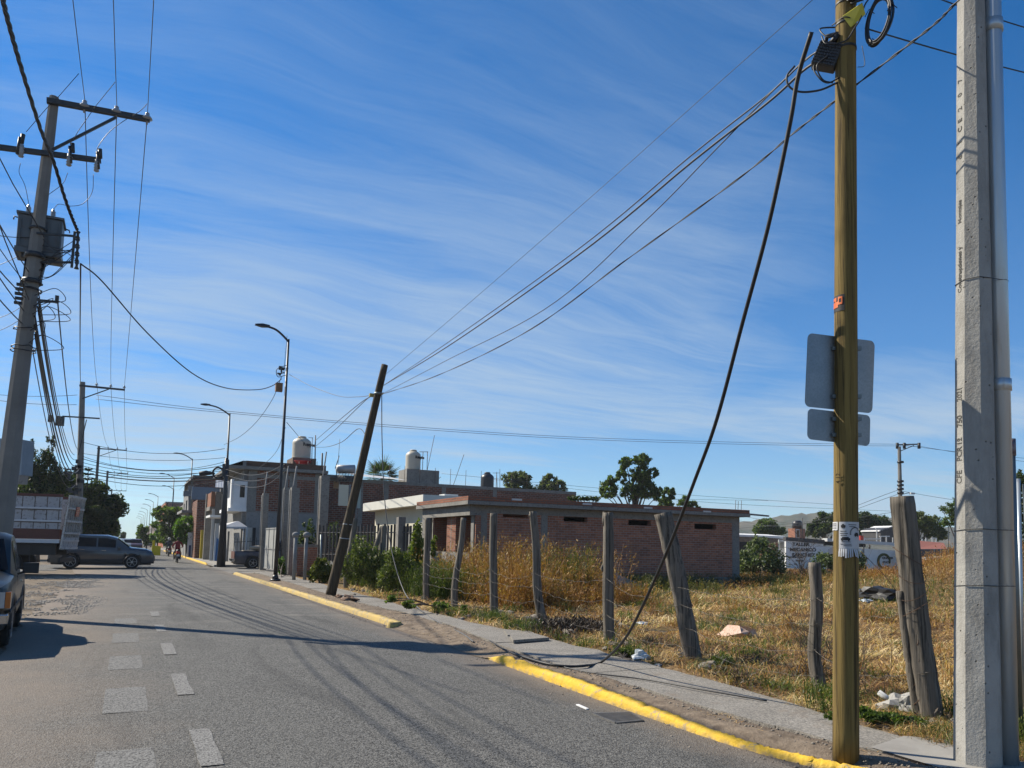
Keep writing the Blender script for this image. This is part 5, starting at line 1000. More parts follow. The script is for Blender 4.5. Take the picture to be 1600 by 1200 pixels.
q = MB(); q.add([bx(288, 758), V(x0_, Yb-.2, zr+.1), V(x1_, Yb-.2, zr+.3), V(x1_, Yb+9, zr+.3), V(x0_, Yb+9, zr+.1), bx(288, 758)+V(0,9,0)], [(0,1,4,5), (1,2,3,4)]); q.box((x0_-.1, Yb-.15, zr+.0), (x1_, Yb+9, zr+.28)); q.build('roof', M_iron, bh)
q = MB(); q.box((bx(294, 765)[0]-.4, Yb-.3, bx(300, 776)[2]), (x1_, Yb-.01, bx(300, 768)[2])); q.box((bx(292, 800)[0]-.5, Yb-1, bx(300, 802)[2]), (x0_+.2, Yb+6, bx(300, 798)[2])); q.bar(bx(296, 850), bx(296, 758), .2); q.build('balcony_slab', M_plaster, bh)
q = MB(); q.prism([bx(302, 812), bx(318, 802), bx(319, 805), bx(304, 815)], V(0,3,0)); q.build('awning', M_wplas, bh)
yw = thing('yard_wall', 'pale yard wall with upright panels and a blue dado behind the round tree', 'wall', (6.7, 74, 0)); Yy = 73; q = MB(); yx = lambda u, v: atY(u, v, Yy)
MB().box((yx(293, 850)[0], Yy, 0), (yx(312, 850)[0], Yy+.2, yx(300, 832)[2])).build('wall_face', M_wplas, yw); q = MB()
for u in (297, 303, 308): q.box((yx(u-1.6, 850)[0], Yy-.03, .2), (yx(u+1.6, 850)[0], Yy-.004, yx(u, 852)[2]))
q.build('blue_panel', mat('navy_blue', (.02,.05,.22), (.02,.04,.18), 3), yw)
yg = thing('yellow_gate', 'narrow yellow painted gate posts beside the concrete portal', 'gate', (6.8, 70, 0)); Yq = 69; qx = lambda u, v: atY(u, v, Yq)
for u0, u1, v in ((313, 317, 828), (318, 323, 831)): MB().box((qx(u0, 850)[0], Yq+(u0 == 318)*.3, 0), (qx(u1, 850)[0], Yq+.3, qx(u0, v)[2])).build('post', mat('mustard_yellow', (.62,.46,.03), (.5,.36,.03), 5), yg)
# further terraces, right and left, fading in the haze
r_ = random.Random(21); FC = 'terraced house facades fading up the street'
cols = [('orange', (.50,.15,.06)), ('grey', (.30,.29,.28)), ('cream', (.50,.45,.34)), ('white', (.55,.54,.52)), ('brown', (.22,.16,.12)), ('pink', (.45,.28,.24)), ('dark grey', (.16,.16,.17))]
def facade(x0, x1, y0, y1, h, c, label, side):
    m_ = mat('plaster_'+c[0].replace(' ', '_'), c[1], tuple(v*.85 for v in c[1]), 1, bump=.15); o = thing('terraced_house', label, 'house', ((x0+x1)/2, y0, 0), FC)
    fxx = x0 if side > 0 else x1; L_ = y1-y0; hl_ = []; s = 1
    for f in range(int(h//2.9)):
        for k in range(int(L_//3.2)): hl_.append((.8+k*3.2, 2.1+k*3.2, f*2.9+(1.0 if f or k % 2 else .02), f*2.9+2.2))
    if side > 0: MB().wall((fxx, y1, 0), (0, -1, 0), L_, h, -.22, hl_).build('front_wall', m_, o)
    else: MB().wall((fxx, y1, 0), (0, -1, 0), L_, h, .22, hl_).build('front_wall', m_, o)
    q = MB(); xa, xb = (fxx+.222, x1) if side > 0 else (x0, fxx-.222); q.box((xa, y0, 0), (xb, y1, h)); q.build('side_wall', M_plaster if r_.random() < .6 else M_brickd, o)
    q = MB(); q.box((x0-.25, y0+.02, h+.002), (x1+.25, y1-.02, h+.25)); q.build('roof_slab', M_beam, o)
    q = MB(); xg = fxx+side*.18
    for a, b, c_, d in hl_: q.add([(xg, y1-a, c_), (xg, y1-b, c_), (xg, y1-b, d), (xg, y1-a, d)], [(0,1,2,3)])
    q.build('window', M_glass, o)
yy = 88; i_ = 0; words = ['first', 'second', 'third', 'fourth', 'fifth', 'sixth', 'seventh', 'eighth', 'ninth', 'tenth', 'eleventh', 'twelfth', 'thirteenth', 'fourteenth']
while i_ < 13:
    L_ = r_.uniform(11, 17)*(1 if i_ < 4 else 1.8); h = r_.choice((3.2, 6.1, 5.8, 6.3)); c = cols[0] if i_ == 5 else cols[1+(i_*3) % 6]
    if i_ == 5: h = 9.0
    facade(6.9, 15, yy, yy+L_-.3, h, c, f'{c[0]} flat-roofed house, {words[i_]} beyond the brick house on the right side', 1); yy += L_; i_ += 1
yy = 150; i_ = 0
while i_ < 7:
    L_ = 26; h = r_.choice((3.2, 5.8)); c = cols[1+(i_*2+1) % 6]; facade(-13, -5.2, yy, yy+L_-.4, h, c, f'{c[0]} flat-roofed house, {words[i_]} beyond the trees on the left side', -1); yy += L_+2; i_ += 1
# --- workshop wall at the far right with painted lettering
TA, TB_ = atD(1228, 843, 76), atD(1487, 862, 84); TA[2] = TB_[2] = 0; tw_ = thing('workshop', 'white workshop wall painted with black lettering and a ring emblem', 'workshop', TA)
tp = lambda u, v: onplane(u, v, TA, TB_); dT = (TB_-TA)/np.linalg.norm(TB_-TA); nT = V(dT[1], -dT[0], 0)
def tpoly(name, px, m_, out=0.0, th=.2): q = MB(); q.prism([tp(u, v)+nT*out for u, v in px], -nT*th); return q.build(name, m_, tw_)
tpoly('painted_wall', ((1228, 844), (1286, 849), (1286, 905), (1228, 905)), M_wplas); tpoly('black_coping', ((1227, 839), (1288, 843.5), (1288, 850), (1227, 844.5)), M_iron, .08, .4)
tpoly('painted_wall', ((1286.3, 853), (1490, 866), (1490, 915), (1286.3, 905)), M_wplas, -.02); tpoly('white_fascia', ((1287, 841), (1404, 848.5), (1404, 853.5), (1287, 846)), M_white, .5, .8); tpoly('fascia_shade_panel', ((1288, 846.2), (1352, 850), (1352, 855), (1288, 852)), M_dark, .04, .06)  # dark panel under the fascia paints the shade there
tpoly('pilaster', ((1348, 851), (1350, 851), (1350, 905), (1348, 905)), M_plaster, .05, .1)
upT = V(0, 0, 1)
def ttext(s, u0, v, u1, m_=M_ink, bold=.02, size=None, name='painted_lettering'):
    o = tp(u0, v)+nT*.03; wd = np.linalg.norm(tp(u1, v)-tp(u0, v)); sz = size*.86/1200*77; w0 = len(s)*.62*sz; text_mesh(name, s, o, tp(u1, v+(u1-u0)*.018)-tp(u0, v), upT, sz, m_, tw_, ext=.004, bold=bold, sx=wd/w0)
ttext('TALLER', 1238, 852.8, 1267, size=8.2, bold=.018); ttext('MECANICO', 1234, 860.8, 1273, size=8.2, bold=.018); ttext('SANCHEZ', 1237.5, 869.2, 1272, size=8.2, bold=.018)
ttext('MECANICA EN', 1231, 871.5, 1254, size=3.4, bold=.01); ttext('GENERAL', 1243, 877, 1256, size=4, bold=.01); ttext('TEL', 1240, 882.5, 1247, size=3, bold=.01); ttext('REFACCIONES', 1294, 863, 1340, size=7.5, bold=.018)
q = MB(); c_ = tp(1292, 868)+nT*.03; q.tube([c_+dT*.24*math.cos(a)+upT*.24*math.sin(a) for a in np.linspace(0, 6.28, 20)], .035, 5, cap=False); q.cbox(c_, (.14, .03, .2)); q.build('small_emblem', M_ink, tw_)
q = MB(); c_ = tp(1381, 877)+nT*.02; P = [c_+dT*(.80*math.cos(a))+upT*(.72*math.sin(a)) for a in np.linspace(R(-18), R(318), 30)]; rs = [.06+.085*math.sin(i/29*3.1)**.5 for i in range(30)]
q.tube(P, rs, 6, squash=1); q.tube([c_+dT*.15-upT*.62, c_+dT*.75-upT*.80], .09, 6); q.build('ring_emblem', mat('olive_paint', (.10,.11,.03), (.07,.08,.02), 4), tw_)
ttext('QUAKER', 1378, 873.2, 1394, size=5.5, bold=.012); ttext('STATE', 1379, 880, 1391, size=5.5, bold=.012)
# things on and beside the workshop roof
wl = thing('lean_to', 'low shelter with rusty roof edge and white door left of the workshop lettering', 'shed', atD(1190, 890, 78)*V(1,1,0)); lx = lambda u, v, d=78: atD(u, v, d)
q = MB(); q.prism([lx(1150, 835), lx(1227, 838), lx(1227, 842), lx(1150, 838)], V(0,2.5,.2)); q.build('roof_edge', M_wplas, wl); q = MB(); q.prism([lx(1150, 838.2), lx(1190, 839), lx(1226, 842), lx(1215, 848), lx(1150, 846)], V(0,.3,0)); q.build('sagging_cloth', mat('faded_cloth', (.30,.22,.15), (.16,.12,.09), 3), wl)
q = MB(); q.prism([lx(1190, 850, 80), lx(1218, 848, 80), lx(1218, 905, 80), lx(1190, 905, 80)], V(0,.3,0)); q.build('brick_panel', brick_mat('bp', (.50,.22,.12), (.42,.18,.10), (.4,.33,.26)), wl); q = MB(); q.prism([lx(1217, 843, 77.5), lx(1227, 843.5, 77.5), lx(1227, 900, 77.5), lx(1217, 900, 77.5)], V(0,.1,0)); q.build('door', M_white, wl); q = MB(); q.prism([lx(1219, 846, 77), lx(1225, 846.5, 77), lx(1225, 857, 77), lx(1219, 856.5, 77)], V(0,.05,0)); q.build('louvre', M_plaster, wl)
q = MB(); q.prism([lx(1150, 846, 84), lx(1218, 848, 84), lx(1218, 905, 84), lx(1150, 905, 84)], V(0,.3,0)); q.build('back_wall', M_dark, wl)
c_ = atD(1246, 826, 95); o = thing('water_tank', 'small black water tank on a brick tower behind the workshop lettering', 'water tank', c_); MB().lathe(c_, [(.62, 0), (.62, .75), (.45, .95), (.2, 1.0)], 14).build('tank_body', MATS['black_plastic'], o)
q = MB(); q.box(c_+V(-.95,-.5,-2.4), c_+V(.75,.6,-.01)); tt_ = thing('brick_tower', 'small brick tank tower behind the black coping of the workshop', 'tower', c_-V(0,0,2.4)); q.build('tower_wall', MATS['bp'] if 'bp' in MATS else M_brick, tt_); q = MB(); q.box(c_+V(-.85,-.55,-1.2), c_+V(-.2,-.51,-.1)); q.build('window', M_white, tt_); q = MB(); q.box(c_+V(-.75,-.58,-1.1), c_+V(-.3,-.555,-.2)); q.build('shutter', M_rust, tt_)
tag(MB().tube([atD(1253, 845, 92), atD(1254, 809, 92)], .05, 5).build('mast', M_iron), 'thin dark mast beside the small black tank', 'mast')
rsf = thing('roof_clutter', 'white pipe frames and a red box on the workshop roof', 'roof frame', atD(1370, 850, 86)); q = MB(); k = lambda u, v: atD(u, v, 86)
for a, b in (((1370, 826), (1370, 847)), ((1368, 826), (1380, 826)), ((1376, 838), (1376, 848)), ((1385, 837), (1385, 848)), ((1374, 838), (1390, 838)), ((1345, 842), (1375, 842)), ((1395, 840), (1395, 849)), ((1350, 840), (1350, 847)), ((1441, 842), (1441, 848)), ((1447, 841), (1447, 848)), ((1455, 841), (1464, 841)), ((1457, 841), (1457, 847)), ((1463, 841), (1463, 847))): q.bar(k(*a), k(*b), .1)
q.build('pipe_frame', M_white, rsf); q = MB(); q.cbox(k(1344.5, 840.5), (.5,.4,.5)); q.build('red_box', mat('red_paint', (.5,.05,.03), (.4,.04,.03), 3), rsf)
dk = thing('dark_shed', 'dark roofed shed in front of the dark trees behind the workshop', 'shed', atD(1390, 850, 96)*V(1,1,0)); q = MB(); k = lambda u, v: atD(u, v, 96); q.prism([k(1376, 828), k(1395, 822), k(1434, 830), k(1434, 850), k(1376, 848)], V(.3,3,0)); q.build('shed_body', M_iron, dk); q = MB(); q.prism([k(1374, 829), k(1396, 821.5), k(1396, 823), k(1374, 830.5)], V(.3,3,0)); q.build('roof_edge', M_wplas, dk)
rd = thing('red_roof_house', 'low building with a red tiled roof beside the concrete pole, beyond the dry mound', 'house', atD(1450, 870, 80)*V(1,1,0)); k = lambda u, v, d=80: atD(u, v, d)
q = MB(); q.add([k(1426, 858, 79), k(1480, 857.5, 79), k(1474, 848, 84), k(1426, 844, 84)], [(0,1,2,3)]); q.build('roof', M_tile, rd); q = MB(); q.prism([k(1426, 858.5, 79), k(1500, 857.8, 79), k(1500, 900, 79), k(1426, 900, 79)], V(.2,1,0)); q.build('wall_face', mat('blue_black', (.07,.08,.10), (.10,.10,.11), 3), rd)
q = MB(); q.prism([k(1447, 871, 77), k(1485, 868.5, 77), k(1485, 873, 77), k(1447, 875, 77)], V(0,.5,0)); q.build('white_awning', M_white, rd); q = MB(); q.prism([k(1444, 870, 78), k(1447, 870, 78), k(1447, 884, 78), k(1444, 884, 78)], V(0,.5,0)); q.build('brick_pier', M_tile, rd); q = MB()
for u in (1482, 1470, 1460): q.bar(k(u, 822 if u == 1482 else 858, 77.5), k(u, 880, 77.5), .07)
q.build('fence_post', M_galvd, rd)
# left: pale blue board behind the transformer pole
bl = thing('blue_panel_sign', 'pale blue box sign behind the transformer pole above the truck', 'sign', atD(22, 755, 36)); k = lambda u, v: atD(u, v, 36); q = MB(); q.prism([k(-40, 683), k(36, 687), k(33, 742), k(-40, 748)], V(.4,.6,0)); q.build('box', mat('pale_blue', (.28,.36,.43), (.22,.29,.35), 1.5, bump=.05), bl); q = MB(); q.prism([k(12, 742.5), k(31, 741.5), k(29, 756), k(12, 755)], V(.3,.5,0)); q.bar(k(10, 740), V(*k(8, 740)[:2], 0), .15); q.build('lower_box', M_plaster, bl)
# ------------------------------------------------------------------ vehicles
def paint(name, c, rough=.35, coat=.6, dust=.25):
    if name in MATS: return MATS[name]
    t = NT(name); k = t.mix(t.math('MULTIPLY', t.ramp(t.noise(2.2, 6, .7), [(.42, 0.0), (.70, 1.0)]), dust), c, (.30,.25,.20)); x_, y_, z_ = t.sep()
    k = t.mix(t.math('MULTIPLY', t.ramp(z_, [(.15, 1.0), (.65, 0.0)]), dust*1.4), k, (.26,.22,.17)); t.col(k); t.set(rough, .15); t.b.inputs['Coat Weight'].default_value = coat; t.b.inputs['Coat Roughness'].default_value = .12
    MATS[name] = t.m; return t.m
M_tyre = mat('tyre', (.018,.018,.018), (.035,.033,.03), 6, rough=.9); M_rim = mat('alloy', (.45,.46,.47), (.35,.36,.37), 5, rough=.3, metal=.8, bump=0)
M_head = mat('headlamp_glass', (.55,.55,.52), (.4,.4,.4), 8, rough=.1, bump=0); M_amber = mat('amber_lens', (.55,.16,.02), (.45,.12,.02), 8, rough=.2, bump=0); M_redl = mat('red_lens', (.45,.02,.02), (.35,.02,.02), 8, rough=.2, bump=0)
M_chrome = mat('chrome', (.55,.56,.57), (.45,.46,.47), 4, rough=.15, metal=.95, bump=0)
def carloft(o, m_body, st, hw, tumble, wheels, wr, arch=1.22):
    """st: stations (x, belt z, roof/hood z, cabin 0..1)"""
    xs = sorted({*[s[0] for s in st], *[w_+k*wr*arch*f for w_ in wheels for f in (-1, 1) for k in (0, .25, .5, .72, .88, .97, 1.0, 1.04)]}); lo, hi = st[0][0], st[-1][0]
    xs = [x for x in xs if lo <= x <= hi]; ip = lambda x, k: float(np.interp(x, [s[0] for s in st], [s[k] for s in st])); secs = []
    for x in xs:
        zb, zr, cb = ip(x, 1), ip(x, 2), ip(x, 3); zl = .30
        for w_ in wheels:
            d = abs(x-w_)/(wr*arch)
            if d < 1: zl = max(zl, wr+math.sqrt(max(0, 1-d*d))*wr*arch)
        e = min(1, min(x-lo, hi-x)/.45+.0); w = hw*(.80+.20*math.sqrt(max(0, 1-(1-e)**2))); zm = max(zl+.03, (zb*.62+.12)); wt = w-tumble*cb-.10*(1-cb)
        half = [(w*.93, zl), (w*.985, max(zl+.015, min(zm, zl+.12))), (w, zm), (w*.985, zb-.05), (w*.955, zb), (wt+.02, zr-.05), (wt-.09, zr-.005), (wt*.45, zr+.02*cb+.012)]
        secs.append([(x, a, b) for a, b in half]+[(x, -a, b) for a, b in half[::-1]])
    n = len(secs[0]); q = MB(); q.add([p for s in secs for p in s], [(i*n+k, i*n+k+1, (i+1)*n+k+1, (i+1)*n+k) for i in range(len(secs)-1) for k in range(n-1)]+[tuple(range(n)), tuple((len(secs)-1)*n+k for k in range(n))[::-1]], True)
    b = q.build('body', m_body, o); es = b.modifiers.new('e', 'EDGE_SPLIT'); es.split_angle = R(32)
    for w_ in wheels:
        for s in (-1, 1): MB().tube([(w_+math.cos(a_)*wr*arch, s*hw*.965, wr+math.sin(a_)*wr*arch) for a_ in np.linspace(-.15, 3.29, 20)], .045, 6).build('wheel_arch', M_black, o)
    q = MB(); q.box((lo+.15, -hw*.8, .22), (hi-.15, hw*.8, .5)); q.build('underside', M_black, o)
    def side(x0, x1, sgn, f0=.12, f1=.86, name='side_window', m=None):   # glass lying on the side between belt and roof
        q = MB(); vs = []
        for i in range(7):
            x = x0+(x1-x0)*i/6; zb, zr, cb = ip(x, 1), ip(x, 2), ip(x, 3); w = hw; y0_, y1_ = w*.955, w-tumble*cb-.10*(1-cb)+.02
            for f in (f0, f1): vs.append((x, sgn*(y0_+(y1_-y0_)*f+.006), zb+(zr-.05-zb)*f))
        q.add(vs, [(2*i, 2*i+1, 2*i+3, 2*i+2) for i in range(6)]); return q.build(name, m or M_glass, o)
    return side, ip
def wheel(o, x, y, r, w_, spokes=6, rim=True):
    s = 1 if y > 0 else -1; q = MB(); q.lathe((x, y, r), [(r*.62, -w_/2), (r*.93, -w_/2), (r, -w_*.36), (r, w_*.36), (r*.93, w_/2), (r*.62, w_/2)], 28, 'y'); wh = q.build('wheel', M_tyre, o)
    if rim:
        q = MB(); yo = s*(w_/2+.012); q.tube([(x+math.cos(a_)*r*.64, y+yo, r+math.sin(a_)*r*.64) for a_ in np.linspace(0, 6.2832, 29)], r*.04, 5, cap=False); q.cbox((x, y+yo, r), (r*.28, .04, r*.28))
        for k in range(spokes): a = 2*math.pi*k/spokes+.15; q.bar((x+math.cos(a)*r*.1, y+yo*.98, r+math.sin(a)*r*.1), (x+math.cos(a)*r*.62, y+yo*.97, r+math.sin(a)*r*.62), r*.085, .02)
        WL[wh.name+'x'] = V(0,0,0); c = q.build('rim', M_rim, None, loc=(0,0,0)); c.parent = wh; c.location = (0,0,0)
    return wh
def place(o, loc, rz, s=1.0): o.location = loc; o.rotation_euler = (0, 0, rz); o.scale = (s, s, s)
# --- grey SUV crossing at the corner (front towards +X)
def suv(label, m_body, grp=None):
    o = thing('suv', label, 'car', (0,0,0), grp); L2 = 2.5
    st = [(-2.50, .70, .74, .0), (-2.47, .98, 1.05, .35), (-2.40, 1.12, 1.45, .8), (-2.22, 1.14, 1.72, 1), (-1.2, 1.12, 1.79, 1), (.2, 1.08, 1.77, 1), (.62, 1.07, 1.66, .9), (1.25, 1.05, 1.19, .12), (1.35, 1.045, 1.15, 0), (2.1, .98, 1.07, 0), (2.36, .90, .96, 0), (2.48, .72, .76, 0), (2.50, .60, .62, 0)]
    wh = (-1.45, 1.42); side, ip = carloft(o, m_body, st, .98, .22, wh, .375, 1.16)
    for s in (-1, 1):
        side(-2.25, -1.42, s, .10, .80); side(-1.34, -.32, s, .10, .84); side(-.24, .60, s, .10, .84)
        for w_ in wh: wheel(o, w_, s*.86, .375, .24)
        MB().box((-2.49, s*.62, .92), (-2.30, s*.96, 1.16)).build('tail_lamp', M_redl, o)
        q = MB(); q.add([(2.02, s*.955, .92), (2.42, s*.80, .84), (2.47, s*.74, .76), (2.08, s*.975, .80)], [(0,1,2,3)]); q.add([(2.02, s*.955, .92), (2.42, s*.80, .84), (2.2, s*.7, .95)], [(0,1,2)]); q.build('headlight', M_amber, o)
        q = MB(); q.cbox((.78, s*1.07, 1.14), (.14, .2, .15)); q.bar((.78, s*.95, 1.1), (.78, s*1.02, 1.12), .05); q.build('mirror', m_body, o, bevel=.03)
        q = MB(); q.cbox((-.95, s*.99, 1.0), (.2, .03, .03)); q.cbox((.05, s*.99, .97), (.2, .03, .03)); q.build('door_handle', M_chrome, o)
        q = MB(); q.box((-1.0, s*.955, .32), (.96, s*.99, .44)); q.build('side_trim', M_black, o)
        q = MB()
        for x in (-1.38, -.28, .70): q.bar((x, s*.984, .45), (x, s*.968, 1.02), .012, .01)
        q.build('door_gap', M_black, o); q = MB(); q.bar((-2.0, s*.72, 1.80), (.1, s*.72, 1.815), .035, .04); q.build('roof_rail', M_black, o)
    q = MB(); q.add([(.68, -.70, 1.665), (.68, .70, 1.665), (1.27, .84, 1.22), (1.27, -.84, 1.22)], [(0,1,2,3)]); q.build('windshield', M_glass, o)
    q = MB(); q.add([(-2.475, -.8, 1.13), (-2.475, .8, 1.13), (-2.31, .7, 1.60), (-2.31, -.7, 1.60)], [(0,1,2,3)]); q.build('rear_window', M_glass, o)
    q = MB(); q.box((2.36, -.70, .42), (2.53, .70, .70)); q.box((2.30, -.94, .30), (2.45, .94, .44)); q.box((-2.52, -.9, .36), (-2.40, .9, .50)); q.build('bumper', M_black, o, bevel=.03)
    return o
o = suv('dark grey SUV crossing the street at the corner, seen from its right side', paint('gunmetal', (.05,.062,.075), .25, .9, .05)); place(o, (-1.05, 47.1, -.005), R(-1))
# --- dark green pickup parked at the left edge, facing the camera
def pickup(name, label, m_body, hood=1.0):
    o = thing(name, label, 'pickup', (0,0,0))
    st = [(-2.4, .96, .98, 0), (-2.38, 1.0, 1.02, 0), (-.72, 1.0, 1.02, 0), (-.70, 1.02, 1.50, .9), (-.60, 1.02, 1.64, 1), (-.2, 1.02, 1.68, 1), (.35, 1.02, 1.66, 1), (.52, 1.02, 1.58, .9), (1.05, 1.01, 1.08, .1), (1.15, 1.0, 1.06, 0), (2.2, .94, .99, 0), (2.32, .90, .95, 0), (2.36, .70, .74, 0), (2.38, .55, .56, 0)]
    wh = (-1.35, 1.45); side, ip = carloft(o, m_body, st, .86, .17, wh, .34, 1.2)
    for s in (-1, 1):
        side(-.62, .50, s, .08, .88)
        for w_ in wh: wheel(o, w_, s*.74, .34, .20, 5)
        q = MB(); q.box((2.25, s*.60, .62), (2.385, s*.80, .84)); q.build('headlight', M_head, o); q = MB(); q.box((2.20, s*.805, .62), (2.375, s*.868, .84)); q.build('indicator', M_amber, o)
        q = MB(); q.cbox((.62, s*1.02, 1.12), (.07, .22, .17)); q.bar((.6, s*.84, 1.02), (.6, s*.98, 1.08), .03); q.bar((.66, s*.84, 1.12), (.62, s*.98, 1.14), .02); q.build('mirror', M_black, o, bevel=.015)
        q = MB(); q.box((-1.0, s*.855, .52), (2.2, s*.872, .57)); q.build('side_trim', M_black, o); q = MB(); q.cbox((-.30, s*.865, .88), (.14, .03, .03)); q.build('door_handle', M_chrome, o)
        q = MB(); q.bar((-.68, s*.862, .42), (-.68, s*.845, 1.0), .012, .01); q.bar((.62, s*.862, .42), (.62, s*.845, 1.0), .012, .01); q.build('door_gap', M_black, o)
    q = MB(); q.add([(.57, -.62, 1.575), (.57, .62, 1.575), (1.06, .74, 1.105), (1.06, -.74, 1.105)], [(0,1,2,3)]); q.build('windshield', M_glass, o)
    q = MB(); q.box((2.37, -.58, .62), (2.40, .58, .86)); q.build('grille', M_black, o); q = MB(); q.box((2.36, -.86, .40), (2.52, .86, .55)); q.box((-2.52, -.84, .42), (-2.38, .84, .56)); q.build('bumper', M_chrome, o, bevel=.02)
    q = MB(); q.add([(-2.3, -.7, 1.022), (-.8, -.7, 1.022), (-.8, .7, 1.022), (-2.3, .7, 1.022)], [(0,1,2,3)]); q.build('bed', M_black, o)
    return o
pk = pickup('parked_pickup', 'dark green pickup parked facing the camera at the left edge of the photo', paint('dark_green_paint', (.008,.013,.012), .35, .25, .12)); fr_, rr2 = V(-1.40, 12.9), V(-1.66, 17.4); dr = (fr_-rr2)/np.linalg.norm(fr_-rr2); ang = math.atan2(dr[1], dr[0]); lat = V(-dr[1], dr[0]); mid = (fr_+rr2)/2
s_ = -1 if lat[0] > 0 else 1; cpos = mid+lat*(.86*s_); place(pk, (cpos[0], cpos[1], -.012), ang)
pk2 = pickup('parked_pickup', 'dark blue pickup with a rusty tailgate parked by the iron fence', paint('navy_paint', (.012,.02,.05), .4, .5, .2)); place(pk2, (8.15, 48.6, -.01), 0.0)
WL['tg'] = 0; q = MB(); q.box((-2.415, -.78, .58), (-2.40, .78, 1.0)); tg = q.build('tailgate', mat('rusty_red', (.16,.05,.03), (.10,.04,.03), 5, rough=.7), None, loc=(0,0,0)); tg.parent = pk2; tg.location = (0,0,0)
q = MB(); q.lathe((-.9, .1, 1.0), [(.2, 0), (.45, .12), (.60, .25), (.45, .32), (.1, .36)], 14); q.box((-1.9,-.6,1.02), (-1.2,.6,1.08)); sk = q.build('covered_load', mat('sack_cloth', (.42,.36,.28), (.33,.28,.21), 5), None, loc=(8.15, 48.6, -.01)); 
for v_ in sk.data.vertices: v_.co += Vector((8.15, 48.6, -.01))
tag(sk, 'pale round covered load lying in the bed of the dark blue pickup', 'load')
# --- cargo truck with stake bed, its side towards the camera and tailgate to the right
Yc = 37.5; xr = -2.5; ct_ = thing('cargo_truck', 'cargo truck with white panelled bed, brown stripe and tilted tail gate, parked beyond the pickup', 'truck', (xr, Yc, 0)); ct_.rotation_euler = (0, 0, R(-11)); xl = -8.6; Wd = 2.35
M_tw = mat('dirty_white_panel', (.52,.52,.53), (.42,.42,.43), 1.6, bump=.15, c3=(.22,.20,.17)); M_tb = mat('brown_panel', (.13,.035,.022), (.10,.03,.02), 3, rough=.6); M_tr = mat('pale_rail', (.75,.75,.75), (.65,.65,.65), 5)
q = MB()
for y_ in (Yc, Yc+Wd-.05): q.box((xl, y_, 1.95), (xr, y_+.05, 3.30))
q.box((xl-.05, Yc+.05, 1.95), (xl-.0, Yc+Wd-.05, 3.3)); q.build('side_panel', M_tw, ct_)
q = MB()
for y_ in (Yc-.004, Yc+Wd-.046): q.box((xl, y_, 1.52), (xr, y_+.05, 1.948))
q.build('stripe_panel', M_tb, ct_); q = MB()
for y_ in (Yc-.01, Yc+Wd-.05): q.box((xl, y_, 3.302), (xr+.02, y_+.06, 3.42))
q.build('top_board', M_tb, ct_); q = MB(); q.box((xl, Yc-.02, 1.36), (xr, Yc+Wd+.02, 1.515)); q.build('bed_floor', M_tr, ct_)
q = MB()
for z_ in (2.25, 2.78): q.box((xl, Yc-.05, z_), (xr+.02, Yc-.003, z_+.07))
q.build('side_rail', M_tr, ct_); q = MB()
for k in range(14): x_ = xr-.10-k*.46; q.box((x_-.014, Yc-.008, 1.96), (x_+.014, Yc-.002, 3.30))
for z_ in (2.235, 2.765): q.box((xl, Yc-.012, z_-.03), (xr, Yc-.003, z_+.012))  # strips under the rails paint the rails' shadow in the joint colour
q.build('joint_and_rail_shade', mat('joint_shade_brown', (.15,.12,.10), (.10,.08,.07), 5), ct_)
q = MB(); gd = V(0, 1, 0); a0, b0 = V(xr+.06, Yc-.02, 1.10), V(xr+.06, Yc+Wd+.02, 1.10); tl = V(.22, 0, 2.30); n_ = 7
for k in range(n_+1): p = a0+(b0-a0)*k/n_; q.bar(p, p+tl, .05, .07)
for f in (.02, .16, .30, .52, .76, .98): q.bar(a0+tl*f+V(.04,0,0), b0+tl*f+V(.04,0,0), .05, .09)
q.build('tail_gate', mat('worn_white_slats', (.72,.69,.64), (.55,.51,.46), 4, bump=.3, c3=(.20,.13,.09)), ct_); q = MB(); q.prism([a0+tl*.02+V(-.0,0,0), b0+tl*.02, b0+tl*.22, a0+tl*.22], V(.03,0,.0)); q.build('tail_board', M_tw, ct_); q = MB(); q.prism([a0+V(-.06,0,0), b0+V(-.06,0,0), b0+tl+V(-.06,0,-.1), a0+tl+V(-.06,0,-.1)], V(.01,0,0)); q.build('gap_shade_sheet', mat('gap_shade_brown', (.10,.07,.05), (.14,.10,.08), 5), ct_)  # dark sheet added behind the slats, painting the shade in their gaps
q = MB(); q.prism([a0+tl*.62+gd*1.0+V(.08,0,0), a0+tl*.62+gd*1.5+V(.08,0,0), a0+tl*.80+gd*1.5+V(.08,0,0), a0+tl*.80+gd*1.0+V(.08,0,0)], V(.02,0,0)); q.build('red_plate', M_redl, ct_)
q = MB(); q.box((xl-2.2, Yc+.3, .85), (xr-.2, Yc+.42, 1.355)); q.box((xl-2.2, Yc+Wd-.42, .85), (xr-.2, Yc+Wd-.3, 1.355)); q.bar((xr-1.1, Yc+.1, 1.3), (xr-1.1, Yc+.1, .5), .04); q.box((xr-2.9, Yc+.05, .6), (xr-2.1, Yc+.4, 1.1)); q.box((xr-.05, Yc+.2, .55), (xr+.03, Yc+Wd-.2, .75)); q.build('chassis', M_black, ct_)
for x_ in (xr-1.9, xl-1.2):
    for y_ in (Yc+.25, Yc+Wd-.25): 
        MB().lathe((x_, y_, .5), [(.3, -.15), (.47, -.15), (.5, -.1), (.5, .1), (.47, .15), (.3, .15)], 24, 'y').build('wheel', M_tyre, ct_)
